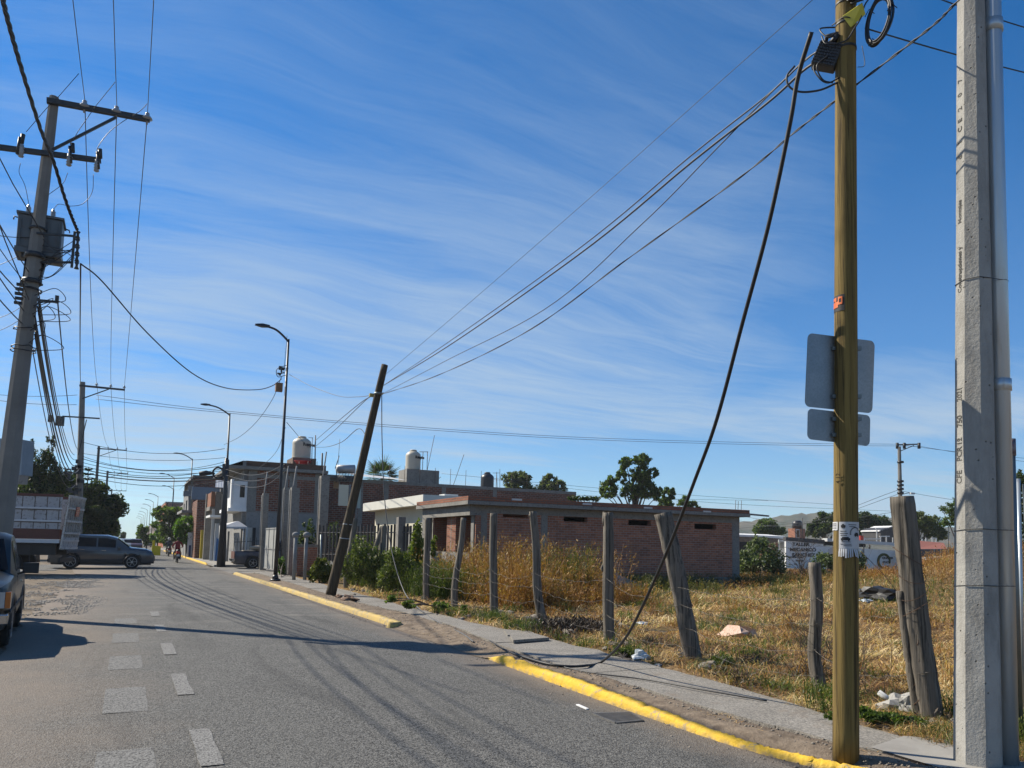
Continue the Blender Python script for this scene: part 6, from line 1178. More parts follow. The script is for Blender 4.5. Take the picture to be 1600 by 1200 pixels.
q = MB(); q.prism([(xl-.3, Yc+.1, .7), (xl-.3, Yc+.1, 2.6), (xl-1.6, Yc+.1, 2.65), (xl-2.1, Yc+.1, 1.8), (xl-2.6, Yc+.1, 1.6), (xl-2.65, Yc+.1, .7)], V(0, Wd-.2, 0)); q.build('cab', M_tw, ct_, bevel=.05); q = MB(); q.box((xl-1.6, Yc+.08, 1.75), (xl-.7, Yc+.098, 2.4)); q.build('cab_window', M_glass, ct_)
# --- traffic far down the street
FT = 'cars queued far down the street'
for i, (x_, y_, c, nm_, lb) in enumerate(((-.9, 92, (.50,.52,.54), 'white_paint_car', 'white car with a dark windshield leading the far queue, just over the SUV bonnet'), (.1, 118, (.30,.33,.36), 'silver_paint_car', 'silver car second in the far queue'), (1.2, 118, (.09,.02,.02), 'maroon_paint_car', 'dark maroon car beside the silver one in the far queue'), (-2.4, 84, (.10,.12,.15), 'slate_paint_car', 'slate grey car at the left of the far queue below the trees'), (-.6, 150, (.25,.26,.28), 'grey_paint_car', 'tiny grey car behind the far queue'), (4.2, 175, (.5,.5,.48), 'pale_paint_car', 'tiny pale car parked at the right kerb far up the street'))):
    c_ = suv(lb, paint(nm_, c, .35, .6, .15), FT); place(c_, (x_, y_, 0), R(-90), .9)
# ------------------------------------------------------------------ people on motorcycles
def skin_body(name, joints, edges, mats_, assign, parent=None):
    me = bpy.data.meshes.new(name); names = list(joints); me.from_pydata([joints[k][0] for k in names], [(names.index(a), names.index(b)) for a, b in edges], [])
    ob = bpy.data.objects.new('tmp_skin', me); COL.objects.link(ob); mo = ob.modifiers.new('s', 'SKIN'); mo.use_smooth_shade = True
    for i, k in enumerate(names): r = joints[k][1]; me.skin_vertices[0].data[i].radius = (r, r) if not isinstance(r, tuple) else r
    me.skin_vertices[0].data[0].use_root = True; ss = ob.modifiers.new('u', 'SUBSURF'); ss.levels = 2; ss.render_levels = 2
    bpy.context.view_layer.update(); m2 = bpy.data.meshes.new_from_object(ob.evaluated_get(bpy.context.evaluated_depsgraph_get())); bpy.data.objects.remove(ob)
    m2.materials.clear()
    for m_ in mats_: m2.materials.append(m_)
    for p in m2.polygons: p.material_index = assign(p.center); p.use_smooth = True
    o = bpy.data.objects.new(name, m2); COL.objects.link(o); return o
M_skin = mat('skin', (.30,.17,.11), (.26,.15,.10), 8, rough=.6, bump=0); M_hair = mat('dark_hair', (.015,.012,.010), (.03,.025,.02), 20)
def rider(loc, m_top, m_leg, m_head, label, helmet=None, hair=None):
    # origin on the ground below the rear wheel, facing +Y
    J = {'pelvis': ((0, .42, .86), (.17, .15)), 'waist': ((0, .45, 1.02), (.155, .12)), 'chest': ((0, .52, 1.24), (.20, .14)), 'neckb': ((0, .56, 1.42), (.10, .09)), 'neck': ((0, .58, 1.50), .055), 'head': ((0, .60, 1.60), (.078, .09)), 'crown': ((0, .60, 1.70), (.07, .085))}
    E = [('pelvis','waist'), ('waist','chest'), ('chest','neckb'), ('neckb','neck'), ('neck','head'), ('head','crown')]
    for s, n in ((-1, 'l'), (1, 'r')):
        J.update({n+'sh': ((s*.19, .55, 1.38), .07), n+'el': ((s*.33, .66, 1.13), .052), n+'wr': ((s*.31, .92, 1.08), .035), n+'ha': ((s*.29, 1.0, 1.08), .036), n+'hip': ((s*.11, .46, .82), .10), n+'kn': ((s*.22, .86, .66), .07), n+'an': ((s*.19, .58, .30), .048), n+'fo': ((s*.19, .62, .24), .045), n+'to': ((s*.20, .80, .24), .035)})
        E += [('neckb', n+'sh'), (n+'sh', n+'el'), (n+'el', n+'wr'), (n+'wr', n+'ha'), ('pelvis', n+'hip'), (n+'hip', n+'kn'), (n+'kn', n+'an'), (n+'an', n+'fo'), (n+'fo', n+'to')]
        for f in range(5):
            dx = s*(.022-.011*f); J[f'{n}f{f}'] = ((s*.29+dx, 1.045-.004*abs(f-2), 1.075), .009); J[f'{n}g{f}'] = ((s*.29+dx, 1.05, 1.045), .008); E += [(n+'ha', f'{n}f{f}'), (f'{n}f{f}', f'{n}g{f}')]
    def asg(c):
        if c.z > 1.50: return 2
        if c.y > .95 and c.z > 1.0: return 2
        if c.z < .27: return 3
        return 0 if c.z > .93 else 1
    p = skin_body('person', J, E, [m_top, m_leg, M_skin, M_black], asg); p.location = loc; tag(p, label, 'person')
    def part(name, q, m_): o = q.build(name, m_, None, loc=(0,0,0)); o.parent = p; o.location = (0,0,0); return o
    q = MB(); 
    if helmet: q.lathe((0, .60, 1.64), [(.10, -.10), (.135, -.05), (.145, .03), (.125, .10), (.07, .145), (.01, .155)], 18); part('helmet', q, helmet)
    else: q.lathe((0, .59, 1.66), [(.075, -.09), (.098, -.03), (.10, .04), (.075, .09), (.01, .11)], 16); part('hair', q, M_hair)
    q = MB(); q.cbox((0, .685, 1.60), (.022, .03, .035)); part('nose', q, M_skin); q = MB(); q.cbox((0, .675, 1.555), (.05, .01, .012)); part('mouth', q, M_redl)
    for s in (-1, 1): q = MB(); q.lathe((s*.032, .675, 1.625), [(.005, -.01), (.011, 0), (.005, .01)], 8); part('eye', q, M_ink); q = MB(); q.cbox((s*.085, .60, 1.60), (.014, .035, .055)); part('ear', q, M_skin)
    return p
def motorcycle(loc, label, m_body):
    o = thing('motorcycle', label, 'motorcycle', (0,0,0)); 
    for y_ in (0, 1.28): 
        w_ = MB().lathe((0, y_, .29), [(.20, -.04), (.27, -.045), (.29, -.02), (.29, .02), (.27, .045), (.20, .04)], 26, 'x').build('wheel', M_tyre, o); q = MB(); q.lathe((0, y_, .29), [(.03, -.05), (.03, .05)], 8, 'x')
        for k in range(9): a = k*.698; q.bar((0, y_, .29), (0, y_+.21*math.cos(a), .29+.21*math.sin(a)), .012)
        c = q.build('rim', M_rim, None, loc=(0,0,0)); c.parent = w_; c.location = (0,0,0)
    q = MB(); q.tube([(0, -.15, .78), (0, .1, .80), (0, .45, .80), (0, .7, .84)], [.09, .13, .14, .10], 10); q.build('seat', M_black, o)
    q = MB(); q.tube([(0, .62, .82), (0, .85, .88), (0, 1.05, .86)], [.10, .15, .07], 10); q.build('fuel_tank', m_body, o); q = MB(); q.prism([(-.10, -.32, .62), (.10, -.32, .62), (.12, .2, .74), (-.12, .2, .74)], V(0,0,.12)); q.build('tail_fairing', m_body, o)
    q = MB(); q.cbox((0, -.34, .70), (.17, .05, .10)); q.build('tail_lamp', M_redl, o); q = MB(); q.cbox((0, -.36, .52), (.20, .02, .13)); q.build('number_plate', M_white, o)
    for s in (-1, 1): MB().lathe((s*.17, -.28, .68), [(.01, -.04), (.04, 0), (.01, .04)], 8, 'y').build('indicator', M_amber, o)
    q = MB(); q.cbox((0, .6, .42), (.26, .42, .30)); q.bar((0, .1, .78), (0, .45, .3), .06); q.bar((0, .9, .8), (0, .6, .35), .06); q.bar((-.1, 0, .29), (-.1, .5, .32), .05); q.bar((.1, 0, .29), (.1, .5, .32), .05); q.bar((-.09, 0, .3), (-.09, .1, .75), .04); q.bar((.09, 0, .3), (.09, .1, .75), .04); q.build('frame', M_steel, o)
    q = MB(); q.tube([(.16, .5, .3), (.17, .1, .28), (.17, -.3, .34)], [.03, .045, .045], 8); q.build('exhaust', M_chrome, o)
    q = MB(); q.bar((-.08, 1.28, .29), (-.08, 1.05, .98), .04); q.bar((.08, 1.28, .29), (.08, 1.05, .98), .04); q.tube([(-.34, .97, 1.05), (-.15, 1.03, 1.0), (.15, 1.03, 1.0), (.34, .97, 1.05)], .015, 6); q.build('handlebar', M_steel, o)
    for s in (-1, 1): q = MB(); q.tube([(s*.2, 1.02, 1.02), (s*.3, 1.04, 1.2)], .008, 5); q.cbox((s*.32, 1.04, 1.23), (.12, .02, .07)); q.build('mirror', M_black, o)
    q = MB(); q.box((-.1, -.28, .30), (.1, -.05, .34)); q.prism([(-.07, -.35, .6), (.07, -.35, .6), (.06, -.38, .38), (-.06, -.38, .38)], V(0,.02,0)); q.build('mudguard', M_black, o)
    place(o, loc, 0); return o
b = G(277, 880, 0); motorcycle((b[0], b[1], .02), 'small motorcycle with a red tail lamp carrying the rider in red', mat('red_enamel', (.45,.03,.02), (.35,.02,.02), 5, rough=.3, bump=0)); rider((b[0], b[1], .02), mat('red_jacket', (.26,.012,.018), (.20,.01,.015), 6), mat('dark_trousers', (.02,.022,.03), (.03,.03,.04), 6), None, 'person in a red jacket riding away on a small motorcycle')
b = G(263.5, 870, 0); motorcycle((b[0], b[1], .02), 'dark motorcycle under the rider in grey, farther up the street', mat('black_enamel', (.02,.02,.025), rough=.3, bump=0)); rider((b[0], b[1], .02), mat('grey_jacket', (.06,.07,.09), (.05,.055,.07), 6), mat('dark_trousers', (.02,.022,.03)), None, 'person in grey with a pale helmet riding ahead of the red jacket', mat('pale_helmet', (.6,.6,.58), (.5,.5,.48), 6, rough=.3))
# ------------------------------------------------------------------ fence posts and barbed wire
FP = 'rough wooden posts of the wire fence'
posts = [  # u base, v base, u top, v top, px radius base, top, label, shape
    (1458, 1124, 1410, 776, 17.5, 17, 'thickest split fence post leaning left beside the concrete pole', 'split'),
    (1286, 1079, 1278, 879, 11, 9, 'short bent fence post with a flat top just left of the yellow-brown pole', 'bent'),
    (1086, 1029, 1036, 802, 14.5, 14, 'thick fence post leaning left behind the hanging black cable', ''),
    (952, 1003, 948, 801, 8.5, 7.5, 'upright pale fence post with a forked top before the brick wall', 'fork'),
    (850, 974, 833, 799, 7.5, 5.5, 'knotty fence post leaning left with a knob at the top', 'bent'),
    (771, 962, 771, 802, 6.5, 5.5, 'straight square-topped fence post at the corner of the brick building', ''),
    (711, 950, 725, 809, 5.5, 4.5, 'crooked fence post leaning right before the brick openings', 'bent'),
    (667, 939, 667, 809, 5.5, 4.5, 'wavy fence post before the salmon wall of the cream house', ''),
    (634, 926, 640, 853, 4.5, 4, 'shortest fence post among the green weeds', ''),
    (592, 921, 601, 821, 4, 4, 'fence post standing close to a slanted one before the cream house', ''),
    (563, 915, 599, 823, 3.5, 4, 'slanted fence post leaning right against its neighbour', ''),
    (541, 919, 556, 810, 4, 5, 'curved fence post just right of the leaning pole', 'bent')]
FPT = []
for i, (u0, v0, u1, v1, r0, r1, lb, sh) in enumerate(posts):
    b = G(u0, v0, ZS); t_ = above(u1, v1, b); D_ = np.dot(-MC[:, 2], b-EV); k = D_/1200
    side_ = V(-b[1], b[0], 0)*-1; side_ = V(b[1], -b[0], 0)/math.hypot(b[0], b[1])
    bend = {'bent': lambda s: side_*(-.055*math.sin(s*3.14)-.03*math.sin(s*7)), 'split': lambda s: side_*(-.02*math.sin(s*3.1)), 'fork': lambda s: side_*(-.01*math.sin(s*5)), '': lambda s: side_*(-.015*math.sin(s*4+i))}[sh]
    o = thing('fence_post', lb, 'fence post', b, FP)
    q = MB(); P = rough_tube(q, b-V(0,0,.06), t_, r0*k, r1*k, 26, 30 if i < 6 else 16, .006, .035, i+30, bend, phase=i, fl=.11 if i < 6 else .08); q.build('trunk', M_post, o)
    if sh == 'fork':
        q = MB(); q.tube([t_-V(0,0,.22)-side_*.03, t_-side_*.05-V(0,0,.12), t_-side_*.045+V(0,0,.015)], [.03, .026, .02], 8); q.tube([t_-V(0,0,.20)+side_*.03, t_+side_*.045+V(0,0,.01)], [.025, .018], 8); q.tube([P[14]-side_*.04, P[15]-side_*.105, P[16]-side_*.08], [.03, .03, .012], 8); q.build('branch_stub', M_post, o)
    if i == 4: q = MB(); q.tube([P[-2]-side_*.0, P[-2]-side_*.09+V(0,0,.0)], [.045, .03], 8); q.tube([P[-5], P[-5]+side_*.09+V(0,0,.02)], [.02, .012], 7); q.build('branch_stub', M_post, o)
    if sh == 'split':
        q = MB(); s0 = b+side_*-.11; rough_tube(q, s0-V(0,0,.03), P[15]-side_*.10+tv*.03, .055, .035, 18, 9, .012, .14, 77); q.build('split_limb', M_post, o)
        q = MB()
        for k_ in range(5): z_ = .2+k_*.17; c = b+V(0,0,z_)-side_*.11+tv*.04; q.tube(smoothpath([c+V(0,0,.10)-side_*.03, c+tv*.05, c-side_*.05-V(0,0,.08), c+side_*.05-V(0,0,.03)], 5), .0035, 5)
        for k_ in range(4): f = 13+k_*2; c = P[f]; q.tube([c+(side_*math.cos(a)+tv*math.sin(a))*.135+V(0,0,.09*math.cos(a+k_)) for a in np.linspace(0, 6.28, 16)], .0032, 5)
        q.tube(smoothpath([P[15]-side_*.14, P[16]-side_*.25+V(0,0,.08), P[18]-side_*.42+V(0,0,.12)], 6), .003, 5); q.build('wire_tangle', M_rust, o)
    FPT.append((P, r0*k, r1*k, side_))
M_barb = mat('barbed_wire', (.20,.19,.17), (.12,.10,.08), 20, rough=.5, metal=.6, bump=0)
hf = (.62, .44, .28, .12); names_ = ('top', 'second', 'third', 'lowest')
rr = random.Random(17)
for j in range(len(FPT)-1):
    Pa, ra, _, sa = FPT[j]; Pb, rb_, _, sb = FPT[j+1]
    for w_ in range(4):
        if j == 0 and w_ in (1, 3): continue
        if j == 8 and w_ == 0: continue
        za = .30+.28*(3-w_)-.03; ia = min(24, max(1, int(26*za/(Pa[-1][2]))));  ib = min(24, max(1, int(26*za/(Pb[-1][2]))))
        a, b = Pa[ia]+tv*(ra+.004), Pb[ib]+tv*(rb_+.004); sg_ = rr.uniform(.02, .16) if w_ else rr.uniform(.05, .22); P = sagpath(a, b, sg_, 14); P = [P[0]]+[p+V(rr.uniform(-.01,.01), rr.uniform(-.01,.01), rr.uniform(-.02,.02)) for p in P[1:-1]]+[P[-1]]; P = smoothpath(P, 4)
        q = MB(); q.tube([Pa[ia]+(sa*math.cos(x)+tv*math.sin(x))*(ra*1.08+.002)+V(0,0,.015*math.sin(2*x)) for x in np.linspace(1.57, 1.57+6.28, 14)]+P, .0023 if j < 5 else .0038, 5)
        for p in P[3::5]: q.bar(p-V(0,.012,.014), p+V(0,.012,.014), .003); q.bar(p-V(.012,0,-.012), p+V(.012,0,-.012), .003)
        tag(q.build('barbed_wire', M_barb), f'{names_[w_]} strand of barbed wire starting at the {lb.split(" fence post")[0] if 0 else posts[j][6]}'.replace(' fence post', ' post')[:110] if 0 else f'{names_[w_]} barbed strand, {["first","second","third","fourth","fifth","sixth","seventh","eighth","ninth","tenth","eleventh"][j]} span of the post fence from the right', 'barbed wire', 'barbed wire strands on the post fence')
# ------------------------------------------------------------------ drain, slabs, litter, stones
dg = G(963, 1123, .002); dgo = thing('storm_drain', 'dark slotted storm drain grate in the road beside the yellow kerb', 'drain', dg); a, b, c, d = G(925, 1116, .006), G(985, 1114, .006), G(1004, 1127, .006), G(962, 1131, .006)
q = MB(); q.add([a, b, c, d], [(0,1,2,3)]); q.build('pit', M_dark, dgo); q = MB()
for k in range(9): f = (k+.5)/9; p, r_ = a+(d-a)*f, b+(c-b)*f; q.bar(p+V(0,0,.008), r_+V(0,0,.008), .022, .014)
for p, r_ in ((a, b), (b, c), (c, d), (d, a)): q.bar(p+V(0,0,.006), r_+V(0,0,.006), .022, .014)
q.build('bars', mat('worn_grate_iron', (.20,.19,.175), (.14,.13,.12), 9, rough=.6, metal=.3), dgo)
sl = [((790, 985), (820, 984), (850, 990), (815, 994)), ((800, 989), (850, 991), (862, 997), (806, 997))]
for k, (px, z_) in enumerate((((787, 983, 828, 986, 842, 992, 793, 992), .10), ((797, 992, 838, 990, 858, 996, 802, 1000), .13))):
    P = [G(px[2*i], px[2*i+1], z_) for i in range(4)]; q = MB(); q.prism(P, V(0,0,-.045)); tag(q.build('broken_slab', M_walk), ('flat broken concrete slab lying on the pavement, the farther of two', 'tilted broken concrete slab lying on the pavement, the nearer of two')[k], 'slab', 'broken slabs on the pavement')
def rock(p, r, m_, seed, sq=.6, sub=2):
    r_ = random.Random(seed); bm = bmesh.new(); bmesh.ops.create_icosphere(bm, subdivisions=sub, radius=r)
    ph = [r_.uniform(0, 6) for _ in range(6)]
    for v in bm.verts:
        n = v.co.normalized(); f = 1+.22*math.sin(n.x*3+ph[0])*math.cos(n.y*3+ph[1])+.16*math.sin(n.z*5+ph[2]+n.x*4)+r_.uniform(-.05,.05); v.co = Vector((n.x*f*r*(1+.3*math.sin(ph[3])), n.y*f*r*(1+.3*math.sin(ph[4])), n.z*f*r*sq))
    me = bpy.data.meshes.new('stone'); bm.to_mesh(me); bm.free(); me.materials.append(m_); o = bpy.data.objects.new('stone', me); COL.objects.link(o); o.location = p; return o
M_rock = mat('rubble', (.30,.26,.21), (.20,.17,.14), 9, bump=.6, bscale=30); M_rockd = mat('dark_rubble', (.09,.075,.06), (.14,.12,.10), 9, bump=.6, bscale=30)
rr = random.Random(8); k = 0
def hz_(u, v): p = G(u, v, ZS+.02); p[2] = float(hgt(np.array(p[0]), np.array(p[1]))); return p
SG = 'stones at the feet of the fence posts'
for (cu, cv, n_, du, dv, sz) in ((745, 962, 10, 26, 6, .09), (790, 958, 5, 12, 4, .10), (838, 972, 4, 8, 4, .16), (866, 972, 3, 7, 4, .13), (880, 984, 7, 22, 6, .10), (960, 1008, 8, 22, 8, .07), (1070, 1022, 8, 16, 10, .08), (1100, 1040, 4, 14, 6, .08), (560, 925, 5, 10, 4, .12), (1395, 1105, 14, 26, 8, .055), (1450, 1128, 8, 16, 5, .04), (1500, 1130, 2, 8, 3, .1), (505, 912, 0, 9, 3, .1)):
    for _ in range(n_):
        u, v = cu+rr.gauss(0, du/2), cv+rr.gauss(0, dv/2); r = sz*rr.uniform(.45, 1.1); p = hz_(u, v); dk = cu in (838, 866, 1070) ; o = rock(p+V(0,0,r*.2), r, M_rockd if dk and rr.random() < .7 else M_rock, k); k += 1
        tag(o, {745: 'rough grey rubble stone left of the corner fence post', 790: 'rough stone right of the corner fence post', 838: 'dark stone left of the knotty fence post', 866: 'dark stone right of the knotty fence post', 880: 'rubble stone in the dry root heap before the slabs', 960: 'small stone at the foot of the forked post', 1070: 'dark stone against the thick leaning post', 1100: 'stone right of the thick leaning post', 560: 'stone beside the curved post by the leaning pole', 1395: 'pale rubble piece at the foot of the split post', 1450: 'pebble on the right of the split post', 1500: 'stone behind the concrete pole base'}[cu], 'stone', SG)
def crumple(name, label, cat, c, s, m_, seed, flat=.5, grp=None):
    o = rock(c+V(0,0,s*.25), s, m_, seed, flat, 3); o.name = name; o.data.name = name; r_ = random.Random(seed)
    for v in o.data.vertices: n_ = Vector(v.co); v.co *= 1+.20*math.sin(n_.x*31/s*.11+seed)+.16*math.sin(n_.y*47/s*.11+n_.z*40/s*.11)+r_.uniform(-.10,.10)
    tag(o, label, cat, grp); return o
M_bagw = mat('white_plastic_bag', (.70,.72,.72), (.55,.60,.62), 12, rough=.4, bump=.2); M_bagp = mat('peach_sack', (.62,.40,.28), (.68,.52,.42), 6, rough=.7, bump=.3, c3=(.34,.15,.08))
crumple('plastic_bag', 'pale crumpled plastic bag in weeds between the forked and thick leaning posts', 'bag', hz_(1001, 1028), .11, M_bagw, 1, .8)
crumple('litter', 'round white foam cup lying beside the pale plastic bag', 'litter', hz_(1028, 1037), .055, M_white, 2, .7); crumple('litter', 'white scrap at the pavement edge left of the forked post', 'litter', hz_(944, 1027), .06, M_bagw, 3, .6)
crumple('litter', 'white paper scrap behind the forked post', 'litter', hz_(1002, 975), .11, M_bagw, 4, .3); crumple('litter', 'white bottle lying against the forked post foot', 'litter', hz_(962, 1000), .05, M_white, 5, .8)
q = MB(); c = hz_(1155, 995); P = [onplane(1155+dx, 995+dy, c, c+sv) for dx, dy in ((-24, 0), (-15, -8), (-4, -17), (3, -17.5), (12, -15), (22, -12), (27, -3), (24, 1), (14, 2), (4, 5), (-8, 3))]; vs = P+[p+V(.0,.32,-.02)+sv*.03 for p in P]; n = len(P); r_ = random.Random(3)
vs = [p+V(r_.uniform(-.03,.03), r_.uniform(-.08,.08), 0) for p in vs]; mid = [c+V(-.02, -.18, .05), c+V(.12, -.14, .10), c+V(-.1,-.16,.08)]; q.add(vs+mid, [(i, i+1, n+i+1, n+i) for i in range(n-1)]+[(0,1,2*n+2), (1,2,2*n+2), (2,3,2*n+2), (2*n+2,3,2*n+1), (3,4,2*n+1), (4,5,2*n+1), (5,6,2*n+1), (6,7,2*n+1), (2*n+1,7,8), (2*n+1,8,2*n), (2*n,8,9), (2*n,9,10), (2*n,10,0), (2*n+2,2*n+1,2*n), (2*n+2,2*n,0)]); tag(q.build('torn_sack', M_bagp), 'torn peach coloured sack lying in the dry field', 'sack')
crumple('rubbish_bag', 'heap of black plastic rubbish in the green strip before the dry mound', 'rubbish', hz_(1370, 938), .62, M_black, 9, .42); crumple('rubbish_bag', 'small grey plastic scrap beside the black rubbish heap', 'rubbish', hz_(1352, 941), .20, M_bagw, 10, .3)
for k, (u, v, a_, lb) in enumerate(((1385, 1098, .5, 'white cardboard tube lying left of the split post'), (1424, 1100, -.6, 'bluish white cardboard tube lying against the split post'))): c = hz_(u, v)+V(0,0,.06); tag(MB().tube([c-sv*.07+V(0,0,.05*a_*2), c+sv*.07-V(0,0,.05*a_*2)], .028, 12).build('cardboard_tube', M_white), lb, 'tube')
crumple('litter', 'pale lump of plaster rubble at the foot of the split post', 'rubble', hz_(1412, 1108), .15, mat('plaster_rubble', (.50,.48,.43), (.38,.36,.32), 14, bump=.5), 12, .8)
# clod of earth at the foot of the leaning pole, gravel heap by the brick wall
M_clod = mat('earth_clod', (.26,.15,.09), (.18,.11,.07), 10, bump=.6, bscale=30)
for u, v, s in ((545, 938, .24), (530, 933, .14)): crumple('earth_clod', 'reddish clod of earth right of the leaning pole foot, the '+('bigger' if s > .2 else 'smaller')+' one', 'earth', hz_(u, v), s, M_clod, int(u), .4)
hp_ = hz_(950, 921); hp_ = V(*G(950, 919, ZS)[:2], 0); n = 40; vs = []; 
for i in range(n):
    for j in range(14): a = 2*math.pi*i/n; f = j/13; vs.append(hp_+V(math.cos(a)*2.4*f, math.sin(a)*1.2*f, .62*(1-f)**1.2*(1+.3*math.sin(a*3))+.05+rr.uniform(-.03,.03)))
q = MB(); q.add(vs, [(i*14+j, i*14+j+1, ((i+1) % n)*14+j+1, ((i+1) % n)*14+j) for i in range(n) for j in range(13)]); tag(q.build('rubble_heap', mat('pale_rubble', (.36,.33,.29), (.22,.19,.16), 9, bump=.9, bscale=22, bdist=.04)), 'low pale rubble heap against the brick wall behind the forked post', 'heap')
for k, (u0, v0, u1, v1) in enumerate(((902, 1101, 918, 1108),)): a, b = G(u0, v0, .012), G(u1, v1, .012); tag(MB().bar(a, b, .03, .012).build('wood_splinter', M_wplas), 'pale wood splinter lying on the road left of the drain', 'splinter')
tag(MB().box((2.35, 84.6, 0), (3.15, 85.4, .95)).box((2.4, 84.8, .951), (2.6, 85.2, 1.5)).build('yellow_barrier', mat('bright_yellow', (.75,.65,.02), (.65,.55,.02), 5)), 'bright yellow painted box at the right kerb far up the street', 'box')
crumple('boulder', 'dark stone lying at the foot of the white portal wall', 'stone', V(*G(333-6, 874, 0)[:2], .0)+V(.9,0,0), .42, M_rockd, 31, .8)
# dirt clumps of gravel on the left verge: loose stones, uncountable
N = 15000; xx = RNG.normal(0, 1, N); px_g, py_g = [], []
X = np.clip(-1.9+RNG.normal(0, .8, N)+.0, -5.5, .1); Y = 18.5+RNG.random(N)*18; Y = np.where((Y > 27) & (Y < 28.6), Y+2*RNG.random(N), Y); k = RNG.random(N); X = np.where(k < .45, -.35-1.6*RNG.random(N)**1.3, X); m_ = (X < -.55+.45*np.sin(Y*.9)+.35*np.sin(Y*.37+1)) & (fbm(X*1.5, Y*.8, .9) > .40); X, Y = X[m_], Y[m_]; N = len(X); s = .008+.030*RNG.random(N)**4
base = np.array([(1,0,0), (0,1,0), (-1,0,0), (0,-1,0), (0,0,.8), (0,0,-.3)]); rot = RNG.random(N)*6.28; c_, s_ = np.cos(rot), np.sin(rot); jit = 1+.4*(RNG.random((N, 6, 1))-.5)
vv = base[None]*jit*s[:, None, None]; vx = vv[..., 0]*c_[:, None]-vv[..., 1]*s_[:, None]; vy = vv[..., 0]*s_[:, None]+vv[..., 1]*c_[:, None]; P = np.stack([vx+X[:, None], vy+Y[:, None], vv[..., 2]+.01], -1).reshape(-1, 3)
ff = np.array([(0,1,4), (1,2,4), (2,3,4), (3,0,4), (1,0,5), (2,1,5), (3,2,5), (0,3,5)]); Fc = (ff[None]+6*np.arange(N)[:, None, None]).reshape(-1, 3)
tag(fastmesh('gravel', P, Fc, mat('gravel_grey', (.44,.40,.34), (.28,.255,.225), 8), loc=(0,0,0)), kind='stuff')

# small stones and clods on the verge and in the gutter
N = 3800; Y = 3.2+22*RNG.random(N)**1.5; g_ = RNG.random(N) < .35; X = np.where(g_, KX-.05-.55*RNG.random(N)**2, KX+.16+RNG.random(N)*(walk_in(Y)-KX-.16)); k = (~g_) | (fbm(X*3, Y, 1.3) > .5); X, Y, g_ = X[k], Y[k], g_[k]; N = len(X); s = .005+.017*RNG.random(N)**3; Z0 = np.where(g_, .004, hgt(X, Y))
rot = RNG.random(N)*6.28; c_, s_ = np.cos(rot), np.sin(rot); vv = base[None]*(1+.4*(RNG.random((N, 6, 1))-.5))*s[:, None, None]; vx = vv[..., 0]*c_[:, None]-vv[..., 1]*s_[:, None]; vy = vv[..., 0]*s_[:, None]+vv[..., 1]*c_[:, None]
P = np.stack([vx+X[:, None], vy+Y[:, None], vv[..., 2]+Z0[:, None]], -1).reshape(-1, 3); tag(fastmesh('grit', P, (ff[None]+6*np.arange(N)[:, None, None]).reshape(-1, 3), M_rock, loc=(0,0,0)), kind='stuff')
# ------------------------------------------------------------------ foliage generators
def rdir(n): d = RNG.normal(size=(n, 3)); return d/np.linalg.norm(d, axis=1, keepdims=True)
def leafquads(P, s, up_bias=.3, asp=.45, dirs=None):
    n = len(P); d = rdir(n) if dirs is None else dirs; d = d+V(0,0,-up_bias); d /= np.linalg.norm(d, axis=1, keepdims=True); r = rdir(n); w = np.cross(d, r); w /= np.linalg.norm(w, axis=1, keepdims=True)+1e-9
    s = np.asarray(s).reshape(-1, 1)*np.ones((n, 1)); a = P-d*s*.5; b = P+w*s*asp*.5+d*s*.05; c = P+d*s*.5; e = P-w*s*asp*.5+d*s*.05
    v = np.stack([a, b, c, e], 1).reshape(-1, 3); return v, np.arange(4*n).reshape(-1, 4)
def blobleaves(blobs, n, s, clumps=26, spread=.24, shell=.55, lo=0):
    vol = np.array([b[3]*b[4]*b[5] for b in blobs])**(2/3); out, cen = [], []
    for b, f in zip(blobs, vol/vol.sum()):
        k = max(4, int(clumps*f*len(blobs)**.5)); d = rdir(k); rr_ = shell+(1-shell)*RNG.random((k, 1))**.6; C = np.array(b[:3])+d*rr_*np.array(b[3:6]); C[:, 2] = np.maximum(C[:, 2], lo); cen.append(C)
        m = int(n*f); idx = RNG.integers(0, k, m); rs = (.6+.8*RNG.random(k))[idx][:, None]; dd = rdir(m)*(RNG.random((m, 1))**.45); out.append(C[idx]+dd*rs*np.array(b[3:6])*spread*1.6)
    P = np.concatenate(out); return P, np.concatenate(cen)
L_dark = leaf_mat('leaf_dark', [(0, (.014,.030,.010)), (.5, (.042,.070,.016)), (1, (.13,.155,.035))], .42)
L_mid = leaf_mat('leaf_mid', [(0, (.035,.065,.014)), (.5, (.085,.13,.028)), (1, (.24,.31,.065))], .5)
L_bright = leaf_mat('leaf_bright', [(0, (.05,.11,.012)), (.5, (.10,.20,.02)), (1, (.20,.31,.04))], .45)
L_grey = leaf_mat('leaf_greygreen', [(0, (.045,.06,.03)), (.5, (.13,.155,.06)), (1, (.26,.28,.12))], .5)
L_olive = leaf_mat('leaf_olive', [(0, (.06,.065,.015)), (.5, (.13,.13,.03)), (1, (.24,.20,.06))], .35)
L_pale = leaf_mat('leaf_pale', [(0, (.05,.085,.025)), (.55, (.11,.15,.05)), (.8, (.22,.26,.12)), (1, (.42,.44,.30))], .3)
L_straw = leaf_mat('straw', [(0, (.12,.055,.02)), (.25, (.36,.18,.055)), (.55, (.74,.45,.16)), (1, (.98,.80,.46))], .25)
L_gold = leaf_mat('dry_brush', [(0, (.12,.055,.018)), (.3, (.34,.15,.04)), (.65, (.46,.24,.07)), (1, (.54,.38,.13))], .3)
L_green = leaf_mat('grass_green', [(0, (.04,.07,.014)), (.5, (.12,.16,.03)), (1, (.27,.27,.08))], .35)
